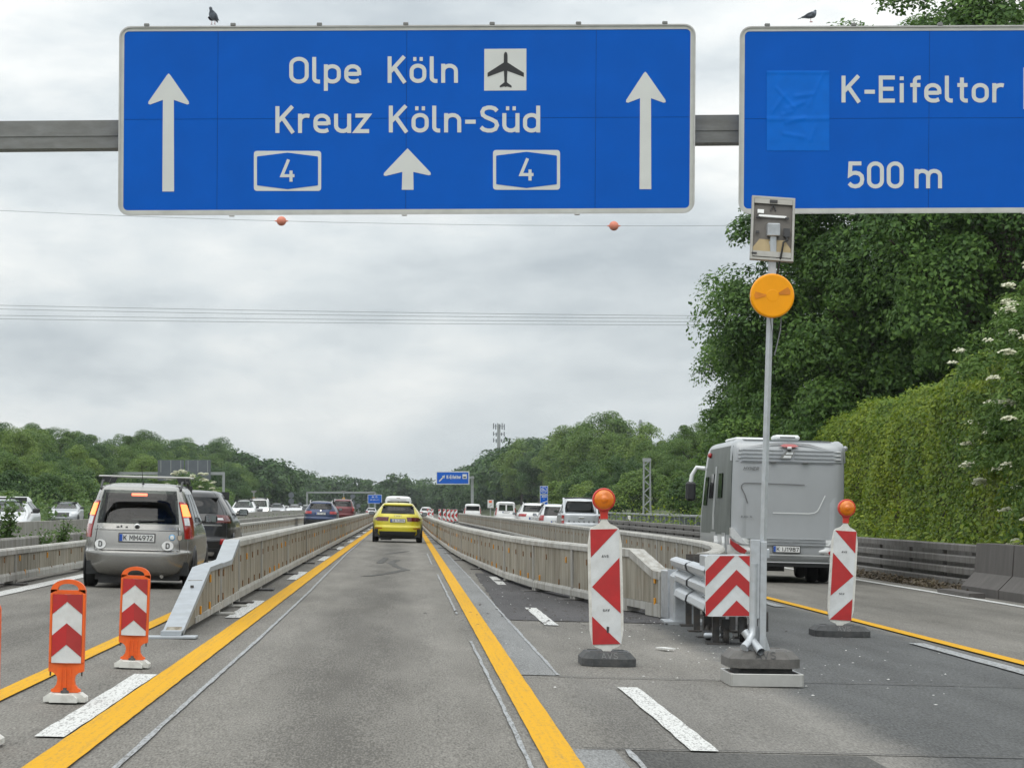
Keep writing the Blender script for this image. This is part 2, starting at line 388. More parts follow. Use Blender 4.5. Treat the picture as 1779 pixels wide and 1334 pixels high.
M['rubber'] = pm('recycled_rubber', (.045, .048, .05), .75, var=.25, scale=25, dirt=(.11, .105, .1), dscale=10, bump=.3, bscale=80)
M['relief_shading'] = pm('rubber_relief_shading', (.13, .13, .13), .7)  # shading of the embossed letters put into a lighter rubber colour
M['rubber_grey'] = pm('dusty_rubber', (.10, .097, .092), .8, var=.22, scale=18, dirt=(.17, .16, .15), dscale=7, bump=.3, bscale=80)
M['tyre'] = pm('tyre_rubber', (.018, .018, .019), .8, var=.2, scale=30)
M['rim'] = pm('alloy_rim', (.4, .41, .42), .35, .7)
M['plastic'] = pm('black_trim', (.022, .023, .025), .5, var=.2, scale=20)
M['interior'] = pm('dark_upholstery', (.03, .032, .033), .9, var=.3, scale=12)
M['amber'] = pm('amber_lens', (.80, .215, .005), .22, var=.12, scale=14, coat=.4, dirt=(.6, .11, .003), dscale=9, trans=.15)
M['amber_big'] = pm('amber_lens_large', (.86, .335, .002), .3, var=.06, scale=6, coat=.15, spec=.2)
M['reflector_amber'] = pm('reflector_amber', (.62, .27, .01), .35, var=.15, scale=30)
M['amber_core'] = pm('amber_lens_dark', (.62, .20, .006), .3, var=.2, scale=9)  # darker amber for the two vane fields of the lens
M['lampred'] = pm('lamp_housing_red', (.55, .03, .018), .4, var=.06)
M['taillight'] = pm('tail_lens_red', (.33, .008, .010), .15, var=.15, scale=25, coat=.6)
M['tail_dark'] = pm('tail_lens_dark_red', (.10, .012, .014), .15, var=.15, scale=25, coat=.6)
M['tail_lit'] = pm('tail_lens_lit', (.9, .25, .05), .3, emis=(1.0, .20, .05), estr=2.2)
M['brake_lit'] = pm('brake_strip_lit', (.9, .12, .05), .3, emis=(1.0, .16, .08), estr=2.6)
M['headlight_lit'] = pm('headlight_lit', (.9, .85, .75), .3, emis=(1.0, .8, .6), estr=2.5)
M['lens_clear'] = pm('clear_lens', (.62, .64, .66), .12, .2, var=.1, scale=20, coat=.5)
M['glass'] = glassmat('tinted_glass', .62)
M['glass_dark'] = glassmat('privacy_glass', .12)
M['glass_clear'] = glassmat('windscreen_glass', .8)
M['plate'] = pm('plate_white', (.72, .73, .72), .4, var=.03)
M['plate_blue'] = pm('plate_blue', (.01, .08, .42), .4)
M['mirror'] = pm('mirror_glass', (.30, .32, .34), .06, 1.0, var=.05)
M['chrome'] = pm('chrome', (.7, .7, .7), .12, 1.0, var=.03)
M['sticker'] = pm('white_sticker', (.78, .79, .78), .4, var=.03)
M['cable'] = pm('cable_grey', (.16, .17, .18), .6)
M['marker_ball'] = pm('faded_orange_ball', (.62, .20, .13), .6, var=.1)
M['bark'] = pm('bark', (.06, .048, .036), .95, var=.35, scale=6, stretch=(1, 1, .3), bump=.6, bscale=14)
M['sign_back'] = pm('sign_back_grey', (.10, .115, .13), .6, .1, var=.12, scale=1.5)
M['gantry_far'] = pm('far_steel', (.27, .29, .29), .6, .1, var=.1)
M['pigeon'] = pm('pigeon_grey', (.13, .15, .18), .8, var=.35, scale=28)
M['pigeon_dark'] = pm('pigeon_slate', (.05, .058, .075), .7, var=.25, scale=30)
M['pigeon_leg'] = pm('pigeon_leg_red', (.3, .06, .05), .7)
M['leaf_forest'] = leafmat('leaf_forest', [(.034, .078, .026), (.075, .145, .036), (.135, .22, .046), (.21, .295, .06)], .3, objvar=.36, nscale=.28)
M['leaf_dark'] = leafmat('leaf_dark', [(.028, .070, .022), (.070, .145, .034), (.13, .235, .046), (.22, .33, .06)], .35, objvar=.08, nscale=.5)
M['leaf_ivy'] = leafmat('leaf_ivy', [(.028, .086, .012), (.10, .175, .016), (.215, .285, .022), (.34, .39, .032)], .35, objvar=.0, nscale=.27)
M['leaf_elder'] = leafmat('leaf_elder', [(.04, .095, .024), (.085, .165, .035), (.145, .235, .05), (.22, .30, .07)], .35, objvar=.05, nscale=.8)
M['leaf_weed'] = leafmat('leaf_weed', [(.05, .10, .03), (.10, .17, .045), (.17, .23, .06)], .35, objvar=.1, nscale=2)
M['flower'] = leafmat('elder_flower', [(.50, .52, .36), (.66, .66, .50), (.76, .75, .62)], .2, objvar=.0, nscale=2)
M['litter'] = pm('paper_chips', (.6, .6, .58), .8, var=.2, scale=30)
M['gravel'] = pm('dark_rubble', (.06, .055, .05), .9, var=.5, scale=20)

# ---------------------------------------------------------------- road-sign lettering (stroke alphabet)
def arc(cx, cy, rx, ry, a0, a1, n=7):
    return [(cx+rx*math.cos(R(a0+(a1-a0)*i/n)), cy+ry*math.sin(R(a0+(a1-a0)*i/n))) for i in range(n+1)]
def rrect(x0, y0, x1, y1, r, n=6):
    return (arc(x1-r, y1-r, r, r, 0, 90, n)+arc(x0+r, y1-r, r, r, 90, 180, n)+arc(x0+r, y0+r, r, r, 180, 270, n)+arc(x1-r, y0+r, r, r, 270, 360, n))
def O_(pts): return ('o', pts)
def C_(pts): return ('c', pts)
_o = C_(rrect(.07, .07, .47, .65, .2)); _dots = [O_([(.12, .9), (.22, .9)]), O_([(.32, .9), (.42, .9)])]
_n = [O_([(.07, 0), (.07, .72)]), O_([(.075, .42)]+arc(.27, .45, .2, .2, 170, 0)+[(.47, 0)])]
_u = [O_([(.07, .72), (.07, .27)]+arc(.27, .27, .2, .2, 180, 350)), O_([(.47, .72), (.47, 0)])]
G = {
 'O': (.62, [C_(rrect(.07, .07, .55, .93, .235))]), '0': (.58, [C_(rrect(.07, .07, .51, .93, .22))]),
 'l': (.27, [O_([(.07, 1), (.07, .2)]+arc(.2, .2, .13, .13, 180, 270)+[(.25, .07)])]),
 'p': (.54, [O_([(.07, .72), (.07, -.28)]), _o]), 'd': (.54, [O_([(.47, 1), (.47, 0)]), _o]), 'b': (.54, [O_([(.07, 1), (.07, 0)]), _o]),
 'e': (.54, [O_([(.08, .36), (.46, .36)]), O_([(.47, .31), (.47, .36)]+arc(.27, .45, .2, .2, 0, 180)+[(.07, .27)]+arc(.27, .27, .2, .2, 180, 270)+[(.36, .07), (.46, .12)])]),
 'o': (.54, [_o]), 'ö': (.54, [_o]+_dots), 'n': (.54, _n), 'u': (.54, _u), 'ü': (.54, _u+_dots),
 'm': (.82, [O_([(.07, 0), (.07, .72)]), O_([(.075, .44)]+arc(.235, .475, .165, .175, 170, 0)+[(.40, 0)]), O_([(.405, .44)]+arc(.575, .475, .165, .175, 170, 0)+[(.74, 0)])]),
 'r': (.38, [O_([(.07, 0), (.07, .72)]), O_([(.075, .42)]+arc(.27, .45, .2, .2, 165, 80)+[(.36, .63)])]),
 'z': (.48, [O_([(.03, .65), (.42, .65), (.05, .07), (.45, .07)])]),
 'K': (.60, [O_([(.07, 0), (.07, 1)]), O_([(.53, 1), (.09, .42)]), O_([(.23, .56), (.55, 0)])]),
 'S': (.60, [O_([(.54, .80), (.47, .89), (.36, .93), (.26, .93), (.14, .88), (.09, .77), (.11, .65), (.2, .57), (.38, .48), (.5, .4), (.54, .27), (.49, .13), (.37, .07), (.25, .07), (.13, .11), (.05, .2)])]),
 '4': (.58, [O_([(.33, 1), (.08, .27), (.55, .27)]), O_([(.42, .5), (.42, 0)])]),
 '-': (.36, [O_([(.02, .4), (.34, .4)])]),
 'E': (.54, [O_([(.5, .93), (.07, .93), (.07, .07), (.5, .07)]), O_([(.08, .51), (.46, .51)])]),
 'i': (.22, [O_([(.08, 0), (.08, .72)]), O_([(.08, .83), (.08, .97)])]),
 'f': (.36, [O_([(.35, .93)]+arc(.29, .81, .12, .12, 90, 180)+[(.17, 0)]), O_([(.03, .65), (.34, .65)])]),
 't': (.37, [O_([(.17, .93), (.17, .2)]+arc(.29, .19, .12, .12, 180, 270)+[(.35, .07)]), O_([(.03, .65), (.34, .65)])]),
 '5': (.58, [O_([(.48, .93), (.11, .93), (.09, .51), (.18, .57), (.28, .58), (.40, .55), (.49, .46), (.51, .33), (.48, .19), (.39, .1), (.27, .07), (.15, .1), (.06, .19)])]),
 '1': (.40, [O_([(.06, .74), (.26, .93), (.26, 0)])]),
 '2': (.56, [O_([(.07, .73), (.1, .84), (.19, .92), (.3, .93), (.42, .9), (.49, .8), (.49, .68), (.44, .56), (.09, .07), (.52, .07)])]),
 '3': (.56, [O_([(.07, .86), (.2, .93), (.36, .92), (.46, .8), (.44, .63), (.3, .53), (.44, .47), (.5, .32), (.46, .15), (.34, .07), (.18, .08), (.06, .18)])]),
 '7': (.54, [O_([(.05, .93), (.48, .93), (.22, 0)])]),
 '8': (.58, [C_(rrect(.1, .53, .48, .93, .19)), C_(rrect(.07, .07, .51, .53, .21))]),
 '9': (.58, [C_(rrect(.07, .42, .51, .93, .21)), O_([(.505, .62), (.49, .5), (.26, 0)])]),
 '6': (.58, [C_(rrect(.07, .07, .51, .58, .21)), O_([(.075, .38), (.09, .5), (.32, 1)])]),
 'M': (.70, [O_([(.07, 0), (.07, .98), (.35, .35), (.63, .98), (.63, 0)])]), 'I': (.20, [O_([(.1, 0), (.1, 1)])]),
 'J': (.48, [O_([(.41, 1), (.41, .27)]+arc(.24, .26, .17, .19, 0, -160))]),
 'D': (.60, [C_([(.07, .07), (.07, .93), (.3, .93)]+arc(.3, .70, .24, .23, 80, 0)+arc(.3, .30, .24, .23, 0, -90))]),
 'A': (.64, [O_([(.05, 0), (.32, .95), (.59, 0)]), O_([(.15, .26), (.49, .26)])]),
 'V': (.62, [O_([(.04, 1), (.31, .06), (.58, 1)])]), 'H': (.62, [O_([(.07, 0), (.07, 1)]), O_([(.55, 0), (.55, 1)]), O_([(.08, .5), (.54, .5)])]),
 'Y': (.60, [O_([(.04, 1), (.3, .5), (.3, 0)]), O_([(.56, 1), (.29, .48)])]),
 'R': (.60, [O_([(.07, 0), (.07, .93), (.34, .93)]+arc(.34, .71, .18, .22, 80, -80)+[(.08, .48)]), O_([(.32, .48), (.54, 0)])]),
 'N': (.62, [O_([(.07, 0), (.07, .97), (.55, .03), (.55, 1)])]), 'G': (.62, [O_(arc(.31, .69, .24, .24, 30, 180)+arc(.31, .31, .24, .24, 180, 350)+[(.55, .46), (.34, .46)])]),
 'B': (.60, [O_([(.07, 0), (.07, .93), (.32, .93)]+arc(.32, .73, .18, .2, 80, -80)+[(.08, .52)]), O_([(.09, .5), (.33, .5)]+arc(.33, .285, .2, .21, 80, -90)+[(.08, .07)])]),
 'L': (.50, [O_([(.07, 1), (.07, .07), (.47, .07)])]), 'X': (.6, [O_([(.05, 0), (.55, 1)]), O_([(.05, 1), (.55, 0)])]),
 'C': (.6, [O_(arc(.31, .69, .24, .24, 20, 180)+arc(.31, .31, .24, .24, 180, 340))]), 'W': (.84, [O_([(.04, 1), (.24, .05), (.42, .9), (.60, .05), (.80, 1)])]), 'T': (.56, [O_([(.02, .93), (.54, .93)]), O_([(.28, .92), (.28, 0)])]), ' ': (.30, []), '.': (.2, [O_([(.1, 0), (.1, .14)])]),
}
def stroke(mb, pts, wd, fn, closed, m, depth):
    P = [Vector((a, b)) for a, b in pts]
    Q = [P[0]]
    for p in P[1:]:
        if (p-Q[-1]).length > 1e-4: Q.append(p)
    if closed and (Q[0]-Q[-1]).length < 1e-4: Q.pop()
    n = len(Q); Lf, Rg = [], []
    for i in range(n):
        if closed: a, b = Q[i-1], Q[(i+1) % n]
        else: a, b = Q[max(i-1, 0)], Q[min(i+1, n-1)]
        d1 = (Q[i]-a); d2 = (b-Q[i])
        if d1.length < 1e-6: d1 = d2
        if d2.length < 1e-6: d2 = d1
        d1 = d1.normalized(); d2 = d2.normalized()
        n1 = Vector((-d1.y, d1.x)); n2 = Vector((-d2.y, d2.x)); k = n1+n2
        if k.length < 1e-3: k = n1
        k.normalize(); ln = wd/2/max(.42, k.dot(n1))
        Lf.append(Q[i]+k*ln); Rg.append(Q[i]-k*ln)
    V = [fn(p.x, p.y, depth) for p in Lf]+[fn(p.x, p.y, depth) for p in Rg]
    cnt = n if closed else n-1
    mb.add(V, [(i, n+i, n+(i+1) % n, (i+1) % n) for i in range(cnt)], m)
def text(mb, s, x0, x1, y0, h, fn, m=0, wd=.14, gap=.09, depth=.004, slant=0.0, flip=False):
    """s from x0 to x1 on baseline y0, cap height h; fn(u, v, depth) -> 3D"""
    tot = sum(G[c][0]+gap for c in s)-gap
    sx = (x1-x0)/tot; u = 0.0
    for c in s:
        wdt, st = G[c]
        for k, (kind, pts) in enumerate(st):
            sy = h
            q = [(x0+(u+a+slant*b)*sx, y0+b*sy) for a, b in pts]
            if flip: q = [(x0+x1-a, 2*y0+h-b) for a, b in q]
            stroke(mb, q, wd*h, fn, kind == 'c', m, depth+.0022*k)
        u += wdt+gap
def clip_poly(poly, x0, x1, y0, y1):
    def cl(P, ins, inter):
        o = []
        for i in range(len(P)):
            a, b = P[i-1], P[i]
            if ins(b):
                if not ins(a): o.append(inter(a, b))
                o.append(b)
            elif ins(a): o.append(inter(a, b))
        return o
    def ix(c): return lambda a, b: (c, a[1]+(b[1]-a[1])*(c-a[0])/(b[0]-a[0]))
    def iy(c): return lambda a, b: (a[0]+(b[0]-a[0])*(c-a[1])/(b[1]-a[1]), c)
    for ins, it in ((lambda p: p[0] >= x0-1e-9, ix(x0)), (lambda p: p[0] <= x1+1e-9, ix(x1)), (lambda p: p[1] >= y0-1e-9, iy(y0)), (lambda p: p[1] <= y1+1e-9, iy(y1))):
        if not poly: return []
        poly = cl(poly, ins, it)
    return poly

# ---------------------------------------------------------------- ground and road sheets
def sheet(name, xs, ys, zf, mat, kind='structure', parent=None):
    V = [(x, y, zf(x, y)) for y in ys for x in xs]; nx = len(xs)
    F = [(j*nx+i, j*nx+i+1, (j+1)*nx+i+1, (j+1)*nx+i) for j in range(len(ys)-1) for i in range(nx-1)]
    mb = MB(); mb.add(V, F)
    o = mb.build(name, mat, parent)
    if kind: o['kind'] = kind
    return o
ysr = [-8, 0, 100, 200, 250]+list(range(275, 726, 25))+[900, 1300]
gx = [-4000, -800, -200, -80, -60, -50, -45, -40, -35, -30, -26, -23, -21, -19, -9.0, -6.5, 0, 10.5, 12.8, 14, 16, 18, 20, 22, 24, 40, 80, 200, 800, 4000]
def groundz(x, y):
    return tz(x, y)-.06
ground = sheet('ground', gx, [-300]+ysr[:-1]+[1500, 3000, 8000], groundz, M['grass'])
road = sheet('road', [-6.25, 10.15], ysr, lambda x, y: gz(x, y), M['road'])
onc = sheet('road_oncoming', [-19.5, -8.9], ysr, lambda x, y: gz(x, y), M['oncoming'])
LV = [0.0]
def strip(name, pts, wd, mat, lift=.004, parent=road, jag=0.0):
    """marking along a polyline of (x, y); a sheet just above the road"""
    P = []
    for (xa, ya), (xb, yb) in zip(pts[:-1], pts[1:]):
        n = max(1, int((yb-ya)/(6 if yb < 120 else 20)))
        if jag: n = max(n, int((yb-ya)/.45))
        P += [(xa+(xb-xa)*i/n, ya+(yb-ya)*i/n) for i in range(n)]
    P.append(pts[-1])
    V = []
    for x, y in P:
        a, b = x-wd/2+random.uniform(-jag, jag), x+wd/2+random.uniform(-jag, jag)
        V += [(a, y, gz(a, y)+lift), (b, y, gz(b, y)+lift)]
    mb = MB(); mb.add(V, [(2*i, 2*i+1, 2*i+3, 2*i+2) for i in range(len(P)-1)])
    return mb.build(name, mat, parent)
# surface repairs
strip('asphalt_patch', [(2.7, 36.6), (2.9, 62)], 3.0, M['road3'], .008, jag=.02)
strip('asphalt_patch', [(3.4, 62), (3.2, 230)], 3.6, M['road3'], .008)
strip('asphalt_patch', [(1.9, 8), (1.9, 17.05)], 1.35, M['stain'], .0045)
strip('scraped_strip', [(1.07, 24.6), (1.07, 45), (1.06, 90), (1.0, 150)], .30, M['scrape'], .006, jag=.012)
strip('scraped_strip', [(1.0, 8), (1.0, 17.1)], .34, M['scrape'], .006)
# lane joints
for yj, xa, xb in ((24.4, 1.2, 5.4), (17.15, 1.0, 5.6), (36.5, 1.3, 4.3), (62, -1.6, .7)):
    mb = MB(); mb.add([(xa, yj, gz(xa, yj)+.0095), (xb, yj+.02, gz(xb, yj)+.0095), (xb, yj+.06, gz(xb, yj)+.0095), (xa, yj+.05, gz(xa, yj)+.0095)], [(0, 1, 2, 3)])
    mb.build('asphalt_joint', M['stain'], road)
# skid marks
for k, pts in enumerate(([(-.75, 57), (-.35, 60), (.02, 64)], [(.02, 63), (-.2, 67), (-.35, 71), (-.2, 75)], [(-.5, 84), (-.1, 88), (.05, 90)], [(-.6, 70), (-.5, 78)])):
    strip('skid_mark', pts, .16, M['stain'], .0055+.0006*k, jag=.03)
# yellow work-zone lines
strip('yellow_line', [(-1.77, 8), (-1.77, 80), (-1.75, 160), (-1.75, 300)], .215, M['yellow'], .013, jag=.003)
strip('yellow_line', [(.83, 8), (.83, 80), (.83, 160), (.8, 300)], .19, M['yellow'], .013, jag=.002)
strip('yellow_line', [(-2.7, 12), (-2.7, 36), (-2.75, 60)], .15, M['yellow'], .013, jag=.002)
strip('yellow_line', [(5.78, 20), (5.78, 49), (5.78, 90)], .16, M['yellow'], .016, jag=.002)
# white lane markings
for k in range(14):
    y0 = 17.1+18*k
    if y0 < 190: strip('lane_dash', [(-1.98, y0), (-1.98, y0+6.3)], .17, M['white_line'], .010, jag=.006)
    if y0 < 60: strip('lane_dash', [(1.68, y0), (1.68, y0+6)], .155, M['white_line'], .0115, jag=.006)
    if k < 8: strip('lane_dash', [(5.45, y0+9.2), (5.45, y0+15.4)], .17, M['white_faint'], .012, jag=.006)
strip('edge_line', [(-5.5, 25), (-5.5, 300)], .26, M['white_line'], .010, jag=.006)
strip('edge_line', [(9.6, 25), (9.6, 400)], .18, M['white_line'], .010, jag=.006)
strip('edge_line', [(-9.7, 40), (-9.7, 500)], .2, M['white_line'], .010)
strip('edge_line', [(-19, 40), (-19, 500)], .2, M['white_line'], .010)
for k in range(20): strip('lane_dash', [(-14.2, 60+18*k), (-14.2, 66+18*k)], .15, M['white_line'], .010)
# sealing scars
strip('sealing_line', [(-1.42, 8), (-1.44, 18), (-1.43, 30), (-1.45, 45), (-1.58, 80), (-1.64, 130)], .034, M['white_faint'], .0105, jag=.004)
strip('sealing_line', [(1.24, 8), (1.24, 17.1)], .035, M['white_faint'], .0105, jag=.008)
strip('sealing_line', [(1.225, 24.6), (1.215, 40), (1.215, 58), (1.15, 90)], .03, M['white_faint'], .0105, jag=.006)
strip('sealing_line', [(.64, 9), (.655, 20), (.65, 30.5)], .026, M['white_faint'], .0105, jag=.005)
strip('sealing_line', [(.64, 38), (.62, 60)], .03, M['white_faint'], .0105, jag=.006)
strip('sealing_line', [(.60, 70), (.6, 86)], .03, M['white_faint'], .0105, jag=.006)

# litter: paper chips and rubble around the barrier ends
def scatter(name, n, fn, size, mat, label, cat):
    mb = MB()
    for i in range(n):
        x, y = fn(); s = random.uniform(*size); a = random.uniform(0, 6.28); z = gz(x, y)+.013
        h = s*random.uniform(.1, .35)
        pts = [(x+s*math.cos(a+k*1.57+random.uniform(-.4, .4))*random.uniform(.5, 1), y+1.3*s*math.sin(a+k*1.57)*random.uniform(.5, 1)) for k in range(4)]
        mb.add([(p[0], p[1], z) for p in pts]+[(x, y, z+h)], [(0, 1, 4), (1, 2, 4), (2, 3, 4), (3, 0, 4)])
    return tag(mb.build(name, mat), label, cat, kind='stuff')
scatter('paper_chips', 230, lambda: (random.gauss(3.1, .9), random.triangular(19, 40, 30)) if random.random() < .6 else (random.uniform(1.3, 3.0), random.uniform(37, 60)), (.006, .02), M['litter'], 'white chips and scraps scattered on the asphalt', 'litter')
scatter('rubble', 420, lambda: (random.gauss(2.6, .8), random.triangular(33, 48, 37)) if random.random() < .6 else (random.uniform(1.3, 2.6), random.uniform(40, 90)), (.014, .045), M['gravel'], 'dark crumbs of asphalt beside the concrete barrier', 'rubble')

# ---------------------------------------------------------------- steel work-zone barriers
_refl = MB(); _refl.box((0, 0, 0), (.022, .065, .09), bev=.006); reflector_me = _refl.mesh('reflector', M['reflector_amber'])
_refr = MB(); _refr.box((0, 0, 0), (.012, .055, .085), bev=.004); reflector_rust_me = _refr.mesh('reflector', pm('rusty_bracket', (.20, .10, .035), .8, var=.4, scale=20))
def seg_mesh(L, h, cap=.2, ribs=1.5, foot=True):
    """one barrier element along +Y, foot at z 0"""
    mb = MB(); g = .008
    mb.box((0, L/2, (.12+h-.07)/2), (cap*.72, L-2*g, h-.07-.12), 0)
    c = cap/2
    mb.prism([(-c, h-.09), (c, h-.09), (c, h-.025), (c-.025, h), (-c+.025, h), (-c, h-.025)], g, L-g, 1)
    mb.prism([(-c*.92, .07), (c*.92, .07), (c*.92, .15), (c*.76, .19), (-c*.76, .19), (-c*.92, .15)], g, L-g, 1)
    n = max(1, round(L/ribs))
    for i in range(1, n):
        mb.box((0, L*i/n, (.19+h-.09)/2), (cap*.72+.006, .016, h-.285), 0)
    for y in (g+.035, L-g-.035):
        mb.box((0, y, (.19+h-.09)/2), (cap*.94, .07, h-.281), 1)
    if foot:
        for y in (.14, L-.14):
            mb.box((0, y, .045), (cap*.8, .2, .085), 1)
            mb.box((0, y, .012), (cap*2.7, .30, .024), 2, bev=.006)
    return mb.mesh('barrier_segment', [M['barrier'], M['barrier_cap'], M['dark_steel']])
def barrier(name, joints, h, label, refl_to=0.0, refl_side=0, cap=.2, group=None):
    root = empty(name, (joints[0][0], joints[0][1], gz(*joints[0])))
    tag(root, label, 'barrier', group)
    cache = {}
    for (xa, ya), (xb, yb) in zip(joints[:-1], joints[1:]):
        a = Vector((xa, ya, gz(xa, ya))); b = Vector((xb, yb, gz(xb, yb))); d = b-a
        L = d.length; key = round(L, 1)
        if key not in cache: cache[key] = seg_mesh(L, h, cap)
        o = link('barrier_segment', cache[key], root)
        o.rotation_euler = (math.asin(d.z/L), 0, -math.atan2(d.x, d.y)); o.location = a-root.location
        if refl_to and ya < refl_to:
            n = max(1, int(L/1.55))
            for row, z in enumerate((h*.70, h*.28)):
                for i in range(n):
                    rust = random.random() < .78
                    r = link('reflector', reflector_rust_me if rust else reflector_me, o)
                    r.location = (refl_side*(cap*.36+.008), (i+.3+.35*row)*L/n, z+random.uniform(-.01, .01))
        elif refl_to:
            mb = MB(); n = int(L/1.55)
            for z in (h*.70, h*.28):
                for i in range(n): mb.box((refl_side*(cap*.36+.006), (i+.5)*L/n, z), (.014, .05, .08))
            mb.build('reflector_row', reflector_rust_me.materials[0], o)['kind'] = 'stuff'
    return root
LB = [(-2.27, 40.2), (-2.27, 46.5)]+[(-2.28, 46.5+10.7*k) for k in range(1, 20)]
left_barrier = barrier('steel_barrier', LB, .84, 'weathered steel barrier left of the yellow car lane with sloped front end', 130, 1)
# its sloped front end: low nose, step, then full height
def nose():
    mb = MB(); t = .075
    def pan(y0, y1, z0a, z0b, z1a, z1b, m): mb.prism([(y0, z0a), (y1, z0b), (y1, z1b), (y0, z1a)], -t, t, m, fn=lambda u, v, s: (s, u, v))
    pan(0, 4.35, .03, .09, .035, .56, 0); pan(4.35, 6.6, .1, .1, .56, .565, 0); pan(6.62, 8.9, .1, .1, .57, .57, 0); pan(8.9, 10.48, .1, .1, .57, .76, 0)
    c = .1
    for (y0, z0, y1, z1) in ((0, .03, 4.35, .60), (4.36, .60, 6.6, .61), (6.62, .60, 8.6, .61), (8.6, .61, 10.2, .83), (10.2, .83, 10.48, .84)):
        mb.prism([(y0, z0-.05), (y1, z1-.06), (y1, z1), (y0, z0)], -c, c, 1, fn=lambda u, v, s: (s, u, v))
    mb.prism([(2.2, .06), (10.48, .07), (10.48, .17), (2.2, .12)], -.092, .092, 2, fn=lambda u, v, s: (s, u, v))
    for y in (3.4, 4.1, 4.9, 5.7, 7.4, 8.2, 9.3): mb.box((0, y, .33), (2*t+.006, .016, .3 if y < 4 else .42), 0)
    mb.box((0, 6.6, .33), (.19, .07, .44), 2)
    return mb.build('barrier_nose', [M['barrier'], M['galv_nose'], M['barrier_cap']], left_barrier, (0, -10.5, 0))
ns = nose()
mb = MB(); mb.box((0, 0, .012), (.50, .34, .024), bev=.005); mb.box((0, .1, .045), (.2, .25, .05)); mb.build('foot_plate', [M['galv_nose']], ns, (0, .02, 0))
for y in (6.5, 9.2): 
    mb = MB(); mb.box((0, 0, .012), (.50, .32, .024), bev=.005); mb.box((0, 0, .05), (.15, .2, .09)); mb.build('foot_plate', [M['barrier_cap']], ns, (0, y, 0))
mb = MB(); mb.box((0, 0, 0), (.035, .035, .025)); mb.build('bolt', M['dark_steel'], ns, (0, 2.9, .425))
for y, z, r in ((4.6, .47, 0), (4.5, .17, 0), (6.2, .5, 1), (6.1, .2, 1), (3.0, .17, 0), (7.1, .48, 1), (9.0, .5, 1), (9.2, .2, 1), (7.0, .2, 1)):
    rr = link('reflector', reflector_rust_me if r else reflector_me, ns, (.085, y, z))

RBp = [(3.28, 38.3), (2.92, 41.4), (2.55, 45.3), (2.15, 49.6), (1.88, 55.8), (1.66, 66), (1.47, 76.5), (1.36, 87), (1.30, 97.7), (1.24, 108.4), (1.19, 119), (1.16, 129.8), (1.14, 140.5), (1.12, 151), (1.11, 162), (1.10, 172.6), (1.09, 183), (1.08, 194), (1.07, 204.7), (1.06, 215), (1.05, 226)]
RBj = RBp[1:]
right_barrier = barrier('steel_barrier', RBj, .84, 'weathered steel barrier right of the yellow car lane, bending out to a chamfered end', 130, -1)
# chamfered end element with four yellow reflectors
def chamfer():
    (xa, ya), (xb, yb) = RBp[1], RBp[0]
    a = Vector((xa, ya, gz(xa, ya))); b = Vector((xb, yb, gz(xb, yb))); d = b-a; L = d.length
    mb = MB(); t = .075; h = .84
    fn = lambda u, v, s: (s, u, v)
    mb.prism([(.01, .19), (L, .19), (L, .5), (L-.5, .54), (1.05, .75), (.01, .75)], -t, t, 0, fn=fn)
    for (y0, z0, y1, z1) in ((.01, h, 1.1, h), (1.1, h, L-.45, .60), (L-.45, .60, L, .59)):
        mb.prism([(y0, z0-.1), (y1, z1-.1), (y1, z1), (y0, z0)], -.1, .1, 1, fn=fn)
    mb.prism([(.01, .02), (.9, .02), (.9, .09), (L-.95, .09), (L-.95, .02), (L, .02), (L, .185), (.01, .185)], -.092, .092, 1, fn=fn)
    mb.box((0, .05, .45), (.19, .08, .5), 1); mb.box((0, L-.04, .36), (.19, .08, .34), 1)
    for y in (.9, L-1.0): mb.box((0, y, .42), (2*t+.006, .016, .44), 0)
    o = mb.build('barrier_end', [M['barrier'], M['barrier_cap']], right_barrier)
    o.location = a-right_barrier.location; o.rotation_euler = (math.asin(d.z/L), 0, -math.atan2(d.x, d.y))
    for y, z in ((.35, .57), (.35, .27), (L-.35, .48), (L-.35, .21)):
        link('reflector', reflector_me, o, (t+.012, y, z))
    m2 = MB(); m2.box((0, .27, .32), (.17, .5, .6), 0, bev=.01); m2.box((0, .53, .32), (.2, .03, .63), 0)
    m2.build('end_post', M['galv'], o, (0, L+.01, 0))
chamfer()
B2 = [(5.42, 60.0), (5.52, 66), (5.53, 76.5), (5.51, 87), (5.45, 97.7), (5.4, 108.4), (5.36, 119), (5.3, 129.8), (5.25, 140.5), (5.2, 151), (5.12, 162), (5.05, 172.6), (4.95, 183), (4.85, 194), (4.75, 204.7), (4.65, 215), (4.55, 226), (4.45, 236.7), (4.35, 247)]
B2c = [(3.72, 38.2), (3.95, 39.4), (4.2, 41.3), (4.45, 43.4), (4.72, 46), (5.0, 49.2), (5.2, 52.4), (5.33, 55.8), (5.42, 60.0)]
barrier('steel_barrier', B2c+B2[1:], .84, 'weathered steel barrier along the exit lane, curving in to the crash cushion', 70, -1)
LB2 = [(-5.95, 35.6+10.7*k) for k in range(20)]
barrier('low_steel_barrier', LB2, .55, 'low steel barrier along the left edge of the grey car lane', 60, 1, cap=.17)

